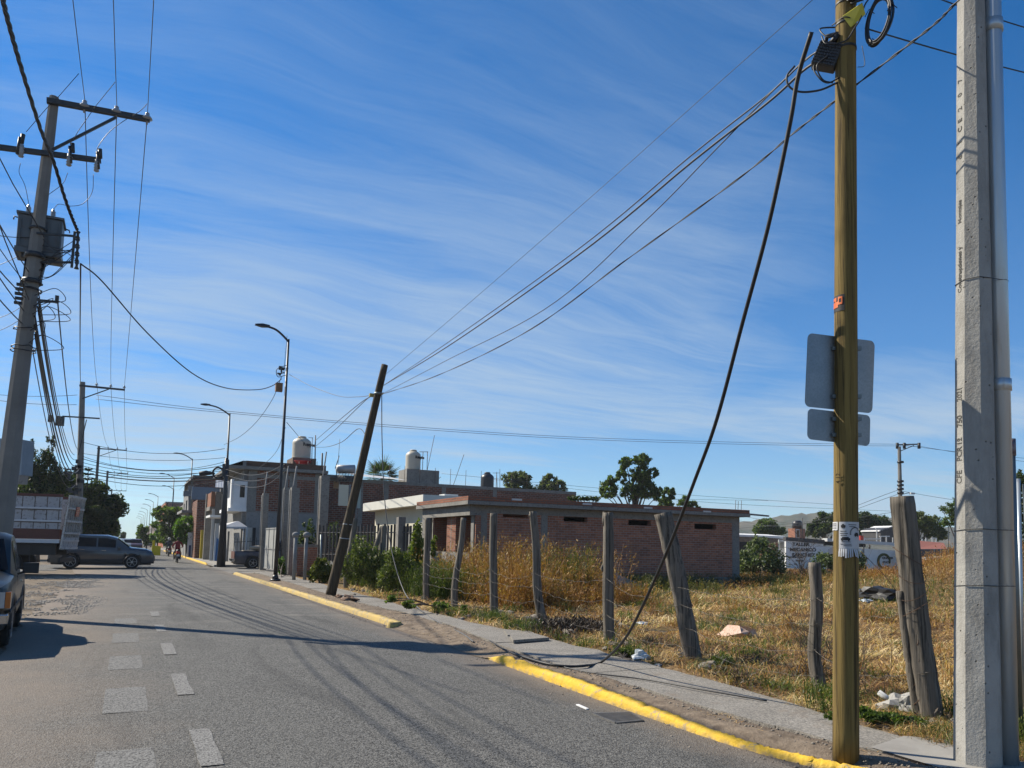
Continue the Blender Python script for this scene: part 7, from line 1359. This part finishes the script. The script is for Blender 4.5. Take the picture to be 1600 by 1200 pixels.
L_red = leaf_mat('leaf_darkred', [(0, (.05,.015,.012)), (.6, (.12,.03,.025)), (1, (.18,.10,.04))], .3)
L_twig = leaf_mat('bare_twig', [(0, (.045,.03,.02)), (1, (.12,.085,.05))], 0)
M_bark = mat('bark', (.12,.09,.065), (.07,.055,.04), 4, bump=.6, stretch=(3,3,.7))
def tree(name, label, cat, base, blobs, n, s, m, clumps=40, trunk_r=.16, spread=.24, shell=.5, grp=None, asp=.5, limbs=10, lo=.3, up=.3):
    base = np.array(base, float); o = thing(name, label, cat, base, grp); P, C = blobleaves(blobs, n, s, clumps, spread, shell, lo); v, f = leafquads(P, s*(.7+.6*RNG.random(len(P))), up, asp)
    r = np.clip(.5+.25*RNG.normal(size=len(P)), 0, 1); fastmesh('crown', v, f, m, r, parent=o)
    q = MB(); mid = np.mean([b[:3] for b in blobs], 0); top = V(mid[0], mid[1], mid[2]); fork = base+(top-base)*.45; P_ = smoothpath([base-V(0,0,.05), base+(fork-base)*.5+V(RNG.normal()*.06, RNG.normal()*.06, 0), fork, top], 5)
    q.tube(P_, list(np.linspace(trunk_r, trunk_r*.35, len(P_))), 8); q.build('trunk', M_bark, o)
    sel = C[RNG.choice(len(C), min(limbs, len(C)), replace=False)]
    q = MB()
    for c in sel: st = base+(top-base)*RNG.uniform(.35, .8); md = (st+c)/2+V(0,0,.12*np.linalg.norm(c-st)*.5); q.tube(smoothpath([st, md, c], 4), list(np.linspace(trunk_r*.38, .012, 9)), 5)
    q.build('limb', M_bark, o); return o
def B(u, v, ru, rv, D, rd=None): c = atD(u, v, D); k = D/1200; return (c[0], c[1], c[2], ru*k, (rd or ru)*k, rv*k)
def base_of(u, D): p = atD(u, 860, D); return V(p[0], p[1], 0)
# left side, beyond the truck
TL = 'trees beyond the truck on the left side'
tree('feathery_tree', 'tall feathery bamboo-like tree with sprigs against the sky above the truck', 'tree', base_of(60, 50), [B(45, 735, 14, 30, 50), B(72, 730, 16, 26, 50), B(95, 750, 14, 22, 50), B(30, 760, 18, 24, 50), B(60, 775, 42, 32, 50), B(80, 700, 4, 18, 50), B(47, 702, 4, 18, 50), B(75, 686, 3, 6, 50)], 16000, .26, L_dark, 150, .14, .2, .35, TL, .28)
tree('dark_tree', 'dark tree closing the gap between the truck and the broad street tree', 'tree', base_of(115, 60), [B(112, 770, 16, 26, 60), B(125, 790, 14, 30, 60), B(104, 790, 14, 30, 60), B(118, 750, 9, 14, 60)], 9000, .26, L_dark, 90, .2, .2, .4, TL)
tree('dark_tree', 'dark dense tree filling the space behind the truck tail', 'tree', base_of(80, 56), [B(70, 785, 52, 34, 56), B(100, 768, 24, 30, 56), B(75, 755, 30, 22, 56), B(30, 800, 40, 30, 56), B(120, 800, 14, 40, 56)], 11000, .32, L_dark, 80, .2, .22, .5, TL)
o = thing('conifer', 'layered conifer just right of the second power pole', 'tree', base_of(129, 60), TL); q = MB(); bcn = base_of(129, 60); zt_ = atD(129, 728, 60)[2]; q.tube([bcn, V(bcn[0], bcn[1], zt_)], [.14, .02], 7); q.build('trunk', M_bark, o); Pn, Dn = [], []
for k in range(13):
    z_ = zt_-.25-k*.38; rr_ = .25+k*.085
    for j in range(9): a = j*.698+k*.4; t_ = np.linspace(.1, 1, 12)[:, None]; Pn.append(V(bcn[0], bcn[1], z_)+np.concatenate([np.cos(a)*rr_*t_, np.sin(a)*rr_*t_, .10*t_**2-.12*t_*0], 1)); Dn.append(np.tile(V(math.cos(a), math.sin(a), .1), (12, 1)))
Pn, Dn = np.concatenate(Pn), np.concatenate(Dn); v, f = leafquads(Pn, .26, 0, .35, Dn+.5*RNG.normal(size=Dn.shape)); fastmesh('crown', v, f, L_dark, RNG.random(len(Pn))*.6, parent=o)
tree('street_tree', 'broad dark street tree overhanging the road on the left side', 'tree', base_of(152, 62), [B(150, 772, 20, 20, 62), B(170, 790, 24, 18, 62), B(186, 797, 14, 10, 62), B(150, 800, 28, 26, 62), B(165, 820, 22, 20, 62), B(135, 790, 16, 26, 62)], 11000, .30, L_dark, 90, .2, .2, .5, TL)
tree('clipped_tree', 'square clipped tree with lighter top in front of the broad dark street tree', 'tree', base_of(143, 58), [B(135, 820, 13, 24, 58), B(155, 822, 13, 24, 58), B(145, 800, 18, 8, 58), B(146, 846, 22, 18, 58)], 9000, .20, leaf_mat('leaf_dusty', [(0, (.03,.05,.014)), (.5, (.055,.075,.02)), (1, (.11,.12,.035))], .25), 80, .15, .2, .75, TL)
tree('street_tree', 'small sunlit tree at the far end of the left trees', 'tree', base_of(181, 84), [B(180, 832, 9, 18, 84), B(172, 840, 9, 16, 84)], 3500, .25, L_mid, 30, .12, .25, .5, TL)
for k, (u, v, ru, rv, D_, lb) in enumerate(((165, 848, 14, 10, 95, 'low hedge-like tree behind the SUV roof on the left side'), (192, 838, 4, 6, 190, 'tiny hazy tree at the street end, left side'))): tree('street_tree', lb, 'tree', base_of(u, D_), [B(u, v, ru, rv, D_)], 2000, .35, L_dark, 20, .12, .3, .4, TL)
# right side of the street
TR = 'clipped street trees on the right side'
tree('clipped_tree', 'bright green round clipped tree beside the red-jacketed rider', 'tree', base_of(293, 68), [B(293, 827, 18.5, 20, 68), B(286, 834, 11, 14, 68)], 9000, .16, L_bright, 160, .13, .13, .86, TR, .6, 6)
tree('street_tree', 'large leafy tree left of the round clipped tree', 'tree', base_of(266, 86), [B(262, 803, 20, 10, 86), B(268, 822, 18, 18, 86), B(280, 808, 14, 14, 86), B(252, 800, 10, 9, 86), B(262, 838, 14, 14, 86)], 9000, .28, L_mid, 70, .18, .2, .55, TR)
tree('clipped_tree', 'two-tier clipped tree behind the yellow box', 'tree', base_of(246, 98), [B(246, 820, 9, 5, 98), B(246, 838, 9.5, 9, 98)], 4500, .22, L_bright, 60, .12, .16, .85, TR)
tree('street_tree', 'loose green tree left of the two-tier clipped tree', 'tree', base_of(229, 112), [B(228, 834, 10, 10, 112), B(223, 826, 7, 7, 112), B(233, 845, 8, 8, 112)], 3500, .30, L_mid, 30, .14, .25, .5, TR)
tree('street_tree', 'hazy small tree farthest along the right pavement', 'tree', base_of(220, 150), [B(219, 838, 5, 7, 150)], 1500, .35, L_mid, 14, .14, .3, .5, TR)
tree('dark_shrub', 'dark leafy crown behind the street lamp on the brick house balcony', 'shrub', base_of(308, 78), [B(307, 795, 6, 6, 78), B(303, 800, 5, 5, 78)], 1500, .22, L_dark, 14, .06, .3, .5)
q = MB(); r_ = random.Random(4)
# trees behind the buildings
BK = 'trees behind the brick building'
tree('bushy_tree', 'grey-green tree with rounded crown, left of the two behind the brick roof', 'tree', base_of(808, 92), [B(800, 752, 14, 15, 92), B(816, 748, 13, 11, 92), B(828, 768, 14, 12, 92), B(806, 775, 20, 16, 92)], 6500, .36, L_grey, 60, .22, .2, .5, BK)
tree('bushy_tree', 'grey-green tree with rounded crown, right of the two behind the brick roof', 'tree', base_of(862, 92), [B(858, 754, 12, 12, 92), B(870, 765, 15, 14, 92), B(850, 772, 14, 14, 92), B(880, 780, 12, 9, 92)], 6500, .36, L_grey, 60, .22, .2, .5, BK)
tree('tall_tree', 'tallest mid green tree with open crown above the brick roof', 'tree', base_of(990, 74), [B(978, 722, 9, 11, 74), B(1003, 720, 13, 12, 74), B(972, 742, 9, 13, 74), B(1000, 742, 16, 13, 74), B(1018, 740, 10, 9, 74), B(985, 768, 14, 14, 74), B(1008, 765, 16, 16, 74), B(950, 765, 15, 13, 74), B(955, 752, 9, 8, 74), B(1026, 770, 9, 12, 74)], 9500, .30, L_mid, 130, .24, .18, .5, BK, limbs=26)
tree('bushy_tree', 'small dark tree just right of the tallest tree', 'tree', base_of(1045, 78), [B(1044, 775, 9, 11, 78), B(1038, 786, 12, 10, 78), B(1052, 768, 5, 5, 78)], 2800, .28, L_mid, 28, .14, .22, .5, BK)
tree('bushy_tree', 'low palm-like tree top behind the slanting cable and brick roof', 'tree', base_of(1078, 82), [B(1072, 787, 14, 7, 82), B(1068, 781, 6, 7, 82), B(1085, 792, 9, 5, 82)], 2400, .34, L_mid, 24, .14, .22, .4, BK, asp=.25)
tree('creeper', 'low ragged creeper growing over the brick building roof edge', 'shrub', base_of(915, 38), [B(u, 779+(u-915)*.04, 8, 4, 38, 8) for u in range(895, 935, 9)], 1500, .10, L_dark, 60, .05, .2, .2, BK)
o = thing('palm_tree', 'fan palm behind the dark building roof', 'tree', base_of(597, 84)); pb_ = base_of(597, 84); hd = atD(597, 745, 84); MB().tube([pb_, hd], [.22, .18], 9).build('trunk', M_bark, o); Vs, Fs = [], []
for k in range(80):
    a = RNG.random()*6.28; el = RNG.uniform(-.7, 1.45); d = V(math.cos(a)*math.cos(el), math.sin(a)*math.cos(el), math.sin(el)); L_ = RNG.uniform(1.3, 2.0); c = hd+d*L_*.55+V(0,0,-.05)
    w0 = np.cross(d, V(0,0,1)); w0 /= np.linalg.norm(w0)+1e-9
    for j in range(9): an = (j-4)*.26; e = d*math.cos(an)+w0*math.sin(an); tp_ = c+e*.85*L_+V(0,0,-.12*abs(j-4)*.3); sd_ = np.cross(e, V(.1,.2,1)); sd_ /= np.linalg.norm(sd_); n0 = len(Vs); Vs += [c, c+e*.4+sd_*.045, tp_, c+e*.4-sd_*.045]; Fs.append((n0, n0+1, n0+2, n0+3))
fastmesh('crown', np.array(Vs), np.array(Fs), L_dark, RNG.random(len(Fs)), parent=o)
FR = 'trees behind the workshop on the right'
tree('bushy_tree', 'fresh green tree above the sagging shelter left of the workshop', 'tree', base_of(1202, 120), [B(1198, 822, 13, 13, 120), B(1212, 828, 14, 9, 120), B(1186, 830, 9, 8, 120)], 5000, .40, L_mid, 45, .2, .22, .5, FR)
tree('dark_tree', 'dark dense tree left of the yellow-brown pole behind the workshop', 'tree', base_of(1285, 112), [B(1292, 815, 20, 15, 112), B(1275, 828, 14, 12, 112), B(1305, 825, 16, 16, 112)], 6500, .40, L_dark, 55, .2, .22, .5, FR)
tree('dark_tree', 'dark dense tree between the yellow-brown pole and the split post', 'tree', base_of(1355, 116), [B(1350, 814, 20, 13, 116), B(1374, 820, 18, 13, 116), B(1335, 825, 14, 14, 116), B(1390, 830, 12, 10, 116)], 6500, .40, L_dark, 55, .2, .22, .5, FR)
tree('bushy_tree', 'yellow-green loose tree right of the thick split post top', 'tree', base_of(1440, 104), [B(1432, 815, 18, 16, 104), B(1455, 822, 16, 16, 104), B(1418, 825, 12, 12, 104), B(1468, 832, 12, 10, 104), B(1398, 822, 7, 7, 104)], 6500, .38, leaf_mat('leaf_yellowgreen', [(0, (.05,.075,.014)), (.5, (.10,.13,.025)), (1, (.17,.19,.045))], .35), 60, .2, .22, .45, FR)
tree('feathery_tree', 'feathery acacia sprays left of the concrete pole top of the field', 'tree', base_of(1500, 60), [B(1484, 795, 13, 12, 60), B(1490, 812, 12, 12, 60), B(1505, 780, 14, 16, 60), B(1476, 818, 7, 8, 60), B(1520, 800, 20, 22, 60)], 4200, .22, L_mid, 60, .14, .22, .2, FR, .3)
tree('dark_tree', 'big dark tree at the right edge behind the conduit', 'tree', base_of(1605, 46), [B(1600, 790, 26, 50, 46), B(1612, 760, 26, 30, 46), B(1585, 860, 14, 40, 46), B(1640, 820, 40, 70, 46)], 11000, .22, L_dark, 130, .2, .18, .5, FR)
# shrubs of the field edge
def shrub(label, u, v, D_, blobs, n, s, m, cl=24, asp=.5, name='shrub', sp=.26, sh=.4, lo=.05, cat='shrub'): return tree(name, label, cat, V(*hz_(u, v)[:2], 0)+V(0,0,.05), [B(*b, D_) for b in blobs], n, s, m, cl, .03, sp, sh, None, asp, 9, lo)
shrub('leafy shrub with pale shining leaves right of the brick building', 1192, 906, 44, [(1190, 868, 26, 26), (1180, 885, 26, 16), (1206, 880, 22, 20), (1185, 845, 12, 12), (1160, 875, 12, 20), (1215, 895, 16, 10)], 5500, .17, L_pale, 70)
shrub('pale green leafy shrub hiding the workshop wall left of the pole', 1292, 905, 46, [(1288, 880, 18, 16), (1300, 872, 14, 16), (1276, 888, 10, 10), (1318, 880, 14, 16)], 3000, .17, L_pale, 40)
shrub('pale green leafy shrub right of the yellow-brown pole before the ring emblem', 1346, 905, 46, [(1345, 880, 10, 18), (1335, 890, 14, 14)], 2000, .17, L_pale, 26)
shrub('yellow-green round bush beside the tall column and the leaning pole', 500, 910, 29.5, [(500, 888, 15, 16), (508, 896, 14, 12), (492, 898, 10, 12)], 7000, .085, leaf_mat('leaf_bushyellow', [(0, (.07,.09,.012)), (.5, (.14,.155,.02)), (1, (.26,.25,.04))], .35), 60, sp=.2)
shrub('small bright bush against the narrow column by the lamp post', 438, 902, 36, [(438, 884, 6, 15), (441, 893, 6, 9)], 2500, .08, L_bright, 24)
shrub('upright climbing weed with big yellow-green leaves by the salmon wall', 651, 905, 24, [(651, 845, 8, 28), (657, 868, 10, 22), (645, 870, 9, 18), (679, 850, 5, 12), (676, 862, 4, 8)], 2600, .10, leaf_mat('leaf_lime', [(0, (.08,.12,.015)), (.6, (.18,.22,.03)), (1, (.32,.32,.07))], .4), 50)
shrub('green leafy weed bush filling the fence between curved and slanted posts', 560, 915, 25.5, [(560, 862, 14, 22), (575, 878, 20, 26), (588, 892, 20, 22), (552, 890, 14, 24), (604, 882, 14, 24), (535, 885, 10, 22)], 6500, .08, L_green, 150, sp=.2)
shrub('green weed bush around the short post before the cream house', 620, 915, 23.5, [(615, 878, 14, 26), (632, 886, 16, 26), (605, 903, 16, 18), (648, 900, 14, 22), (670, 905, 12, 18)], 7000, .075, L_green, 140, sp=.2)
shrub('dark garden tree behind the picket fence and leaning pole', 525, 890, 47, [(525, 835, 14, 20), (545, 845, 14, 20), (575, 850, 22, 14), (500, 850, 10, 16), (480, 835, 12, 20), (470, 850, 8, 16)], 6000, .15, L_dark, 70)
shrub('dark green tuft at the foot of the thick leaning post, right side', 1122, 1058, 10.4, [(1122, 1038, 22, 18), (1110, 1048, 14, 10), (1135, 1046, 12, 10)], 1900, .05, L_green, 30, .35, 'weed')
shrub('low green weed at the foot of the forked post', 975, 1030, 11, [(972, 1018, 16, 9), (985, 1022, 10, 7), (962, 1022, 8, 6)], 1500, .045, L_green, 26, .4, 'weed')
shrub('small green weed at the pavement edge below the plastic bag', 1005, 1043, 10.8, [(1004, 1038, 10, 4)], 500, .045, L_mid, 10, .45, 'weed')
shrub('low green weeds between the short post and the wavy post at the pavement', 690, 950, 17, [(640, 944, 12, 6), (690, 946, 12, 6), (610, 935, 10, 6), (725, 950, 6, 4)], 1600, .06, L_mid, 26, .5, 'weed')
shrub('low leafy green weeds along the pavement right of the yellow-brown pole', 1360, 1130, 6.9, [(1360, 1118, 20, 9), (1395, 1124, 22, 9), (1430, 1128, 16, 7), (1350, 1110, 10, 7), (1295, 1118, 8, 6)], 3200, .03, L_mid, 60, .6, 'weed')
q = MB(); c = hz_(1353, 1128)+V(0,0,.05)
for k in range(7): a = k*.9; q.add([c, c+V(math.cos(a)*.012, math.sin(a)*.012, .012), c+V(math.cos(a+.5)*.016, math.sin(a+.5)*.016, .004)], [(0,1,2)])
tag(q.build('flower', MATS['bright_yellow']), 'tiny yellow flower in the weeds right of the yellow-brown pole', 'flower')
# bare twiggy bush between the short bent post and the pole
def twigs(name, label, c, n, h, spread_, seed, r0=.004):
    r_ = random.Random(seed); q = MB()
    def br(p, d, L_, r, k):
        P = [p]; 
        for _ in range(4): d = d+V(r_.gauss(0,.16), r_.gauss(0,.16), r_.gauss(.02,.10)); d /= np.linalg.norm(d); P.append(P[-1]+d*L_/4)
        q.tube(P, list(np.linspace(r, r*.45, 5)), 4, cap=False)
        if k > 0:
            for _ in range(3): i = r_.randint(1, 4); e = d+V(r_.gauss(0,.6), r_.gauss(0,.6), r_.gauss(.1,.3)); br(P[i], e/np.linalg.norm(e), L_*.55, r*.6, k-1)
    for _ in range(n): a = r_.uniform(0, 6.28); t_ = r_.uniform(0, spread_); d = V(math.cos(a)*t_, math.sin(a)*t_, 1); br(c+V(r_.gauss(0,.1), r_.gauss(0,.1), 0), d/np.linalg.norm(d), h*r_.uniform(.5, 1), r0, 2)
    return tag(q.build(name, M_bark), label, 'shrub')
twigs('bare_bush', 'bare dark twiggy bush behind the short bent post', V(*hz_(1268, 1058)[:2], .08), 22, .95, .75, 3)
twigs('bare_bush', 'sparse bare twigs right of the yellow-brown pole before the split post', V(*hz_(1345, 1080)[:2], .08), 9, .9, .6, 5)
twigs('dead_plant', 'dead pale stalks in front of the workshop lettering', V(*hz_(1255, 905)[:2], .1), 12, 2.2, .35, 7, .018)
# ------------------------------------------------------------------ grass, straw and brush
def bladesmesh(name, X, Y, h, lean, w, m, rnd, curl=.5, az=None):
    n = len(X); Z = hgt(X, Y)-.01; az = RNG.random(n)*6.28 if az is None else az; dx_, dy_ = np.cos(az), np.sin(az); sx_, sy_ = -dy_, dx_
    c1, s1 = np.cos(lean), np.sin(lean); l2 = np.minimum(lean+curl, 1.9); c2, s2 = np.cos(l2), np.sin(l2)
    p0 = np.stack([X, Y, Z], 1); p1 = p0+np.stack([dx_*s1, dy_*s1, c1], 1)*(h*.5)[:, None]; p2 = p1+np.stack([dx_*s2, dy_*s2, c2], 1)*(h*.5)[:, None]; p2[:, 2] = np.maximum(p2[:, 2], Z+.008); sd_ = np.stack([sx_, sy_, np.zeros(n)], 1)*w[:, None]*.5
    v = np.stack([p0-sd_, p0+sd_, p1+sd_*.8, p1-sd_*.8, p2+sd_*.15, p2-sd_*.15], 1).reshape(-1, 3); b = 6*np.arange(n)[:, None]; f = np.concatenate([b+np.array([[0,1,2,3]]), b+np.array([[3,2,4,5]])], 1).reshape(-1, 4)
    return fastmesh(name, v, f, m, np.repeat(rnd, 2), loc=(0,0,0))
def field_points(n, u0=540, u1=1800, v0=893, v1=1230):
    u = RNG.uniform(u0, u1, n); v = RNG.uniform(v0, v1, n); d = (MC @ np.stack([(u-CX)/F, -(v-CY)/F, -np.ones(n)])).T; t_ = (ZS-EYE)/d[:, 2]; ok = (t_ > 0); X, Y = d[:, 0]*t_, d[:, 1]*t_
    D_ = t_; ok &= (X > walk_out(Y)+.03) & (X < 75) & (Y > -3) & ~((X > XA-.2) & (X < XB+.1) & (Y > YA-.05)) & (Y < 60); 
    ok &= ~((Y > 39) & (X < 11)) & ~((X > 7.3) & (X < 11) & (Y > 30)); return X[ok], Y[ok], D_[ok]
X, Y, D_ = field_points(210000); n = len(X); sc_ = np.clip(D_/9, .7, 5)
g = fbm(X, Y, .55); gg = fbm(X+3, Y+8, 1.6)
h = (.06+.20*RNG.random(n)**1.5)*sc_**.6*(.6+.9*gg); rnd = np.clip(.45+1.5*(gg-.5)+.24*RNG.normal(size=n)+.9*(g-.5), 0, 1)
tag(bladesmesh('dry_grass', X, Y, h, .85+.65*RNG.random(n), (.005+.005*RNG.random(n))*sc_, L_straw, rnd, .5), kind='stuff')
X, Y, D_ = field_points(95000); n = len(X); sc_ = np.clip(D_/9, .7, 5); edge = np.exp(-((X-walk_out(Y)-.35)/.45)**2); g = fbm(X+20, Y, .45); strip = np.exp(-((Y-(12.8-.0*X))/1.2)**2)*(X > 13)*(X < 34)*.0
u_, v_ = None, None; farz = np.exp(-((D_-23.5)/3.0)**2)*(X > 12)
p = np.clip(.75*edge*sstep(.42, .6, fbm(X, Y+5, .8))+.55*sstep(.55, .68, g)+.55*farz, 0, 1); k = RNG.random(n) < p; X, Y, sc_, D_ = X[k], Y[k], sc_[k], D_[k]; n = len(X)
tag(bladesmesh('green_grass', X, Y, (.06+.13*RNG.random(n))*sc_**.6, .15+.7*RNG.random(n), (.004+.004*RNG.random(n))*sc_, L_green, np.clip(.5+.25*RNG.normal(size=n), 0, 1), .5), kind='stuff')
# straw wisps drifted on the verge
n = 5200; Y = 3+21*RNG.random(n)**1.6; X = KX+.15+RNG.random(n)**1.2*(walk_in(Y)-KX-.15); k = fbm(X*2, Y, 1.1) > .55; X, Y = X[k], Y[k]; n = len(X)
tag(bladesmesh('verge_straw', X, Y, .04+.09*RNG.random(n), 1.25+.3*RNG.random(n), .003+.003*RNG.random(n), L_straw, np.clip(.6+.2*RNG.normal(size=n), 0, 1), .3), kind='stuff')
def brush(name, pts, h, m, stems=1, leafs=7, ls=.05, kindtag=True, lean=.45):
    X, Y = pts; n = len(X); h = h*(.55+.6*RNG.random(n)); az = RNG.random(n)*6.28; ln_ = lean*RNG.random(n); Z = hgt(X, Y); t_ = RNG.random((n, leafs))**.7; d = np.stack([np.cos(az)*np.sin(ln_), np.sin(az)*np.sin(ln_), np.cos(ln_)], 1)
    w = np.full(n, .006)+.004*RNG.random(n); p0 = np.stack([X, Y, Z-.02], 1); top = p0+d*h[:, None]; sd_ = np.stack([-np.sin(az), np.cos(az), 0*az], 1)*w[:, None]
    v1 = np.stack([p0-sd_, p0+sd_, top+sd_*.3, top-sd_*.3], 1).reshape(-1, 3); f1 = np.arange(4*n).reshape(-1, 4)
    P = (p0[:, None]+d[:, None]*(h[:, None]*(.12+.88*t_))[..., None]).reshape(-1, 3)+RNG.normal(size=(n*leafs, 3))*.035*(ls/.05)
    dirs = np.repeat(d, leafs, 0)*.8+rdir(n*leafs)*.9; v2, f2 = leafquads(P, ls*(.5+RNG.random(len(P))), -.25, .22, dirs)
    base_r = np.clip(.5+.22*RNG.normal(size=n)+.8*(fbm(X, Y, .7)-.5), 0, 1); rnd = np.concatenate([base_r*.6, np.clip(np.repeat(base_r, leafs)+.15*RNG.normal(size=len(P)), 0, 1)])
    o = fastmesh(name, np.concatenate([v1, v2]), np.concatenate([f1, f2+len(v1)]), m, rnd, loc=(0,0,0)); return tag(o, kind='stuff')
def region(n, x0, x1, y0, y1, clumpy=.5, sc_=.8, sid=0): X = RNG.uniform(x0, x1, n); Y = RNG.uniform(y0, y1, n); k = fbm(X+sid*7, Y, sc_) > clumpy; return X[k], Y[k]
brush('dry_brush', region(4600, 8.4, 12.6, 16.5, 25.5, .40), .62, L_gold, leafs=9, ls=.075, lean=.9)
brush('dry_brush', region(2000, 8.8, 11.8, 17.5, 24.5, .54, .9, 13), 1.0, L_gold, leafs=16, ls=.085, lean=.6)
brush('dry_brush', region(900, 9.6, 11.8, 18.0, 22.0, .50, 1.2, 2), 1.5, L_olive, leafs=16, ls=.085)
brush('olive_brush', region(700, 8.3, 10.4, 17.5, 21.0, .50, 1.2, 3), .7, L_green, leafs=12, ls=.06)
brush('green_weeds', region(3600, 7.5, 9.3, 20.0, 29.5, .36, 1.2, 14), 1.0, L_green, leafs=14, ls=.065, lean=.6)
brush('green_weeds', region(2400, 8.0, 10.5, 20.5, 30, .44, 1.0, 4), .85, L_green, leafs=10, ls=.07)
brush('green_weeds', region(1500, 10.5, 14, 23.0, 27.7, .46, 1.0, 5), .7, L_green, leafs=9, ls=.07)
brush('dry_brush', region(3000, 20, 40, 19, 33, .46, .5, 15), .36, L_gold, leafs=8, ls=.08)
brush('olive_brush', region(2600, 14, 28, 25.2, YA-.1, .45, .5, 6), .55, L_olive, leafs=8, ls=.08)
brush('olive_brush', region(2600, 24, 40, 23, 34, .50, .4, 7), .45, L_olive, leafs=9, ls=.09)
brush('dry_brush', region(3000, 26, 50, 26, 40, .45, .35, 8), .34, L_gold, leafs=9, ls=.13)
brush('red_weeds', region(900, 30, 42, 30, 38, .46, .4, 9), .40, L_red, leafs=9, ls=.13)
X, Y = region(26000, 20, 48, 4.0, 30, .0, .5, 10); md = hgt(X, Y) > .50; brush('mound_brush', (X[md], Y[md]), .5, L_gold, leafs=9, ls=.085)
X, Y = region(9000, 14, 42, 5.0, 26, .40, .5, 11); md = (hgt(X, Y) < .60) & (hgt(X, Y) > .16) & (Y < 34-.5*X); brush('green_weeds', (X[md], Y[md]), .38, L_green, leafs=8, ls=.07)
X, Y = region(2600, 8.2, 13, -1.0, 7.0, .46, 1.0, 12); brush('dry_brush', (X, Y), .28, L_straw, leafs=5, ls=.07, lean=1.0)
# dry roots heaped by the knotty post
n = 900; c = hz_(893, 982); X = c[0]+RNG.normal(0, .42, n); Y = c[1]+RNG.normal(0, .30, n); brush('dead_roots', (X, Y), .22, L_twig, leafs=6, ls=.07, lean=1.2)

# uneven growth on the lot: weed clumps along the fence, dark mulch, scattered tussocks
def clumps(name, n, x0, x1, y0, y1, per, r, h, m, leafs, ls, lean=.7):
    cx = RNG.uniform(x0, x1, n); cy = RNG.uniform(y0, y1, n); i = RNG.integers(0, n, n*per); X = cx[i]+RNG.normal(0, r, n*per)*(.5+RNG.random(n)[i]); Y = cy[i]+RNG.normal(0, r, n*per); k = (X > walk_out(Y)+.04) & ~((X > XA-.1) & (Y > YA-.1)); X, Y = X[k], Y[k]; hh = h*(.5+RNG.random(n)[i][k]); brush(name, (X, Y), hh, m, leafs=leafs, ls=ls, lean=lean)
clumps('green_weeds', 26, 6.1, 7.3, 3.4, 17, 70, .13, .20, L_green, 9, .035, .8)
clumps('dead_roots', 22, 6.1, 7.9, 3.4, 18, 60, .16, .12, L_twig, 5, .05, 1.3)
clumps('dry_brush', 60, 7.6, 16, 2, 17, 34, .14, .24, L_gold, 7, .05, .9)
clumps('green_weeds', 34, 8, 20, 3, 19, 40, .16, .17, L_green, 7, .045, .8)
clumps('olive_brush', 16, 9.5, 26, 18, 27, 60, .30, .45, L_olive, 9, .08, .6)
clumps('dry_brush', 16, 8.6, 12.2, 17, 25, 160, .38, 1.25, L_gold, 14, .085, .7)
clumps('dead_roots', 40, 8, 18, 2, 17, 40, .20, .09, L_twig, 4, .06, 1.4)
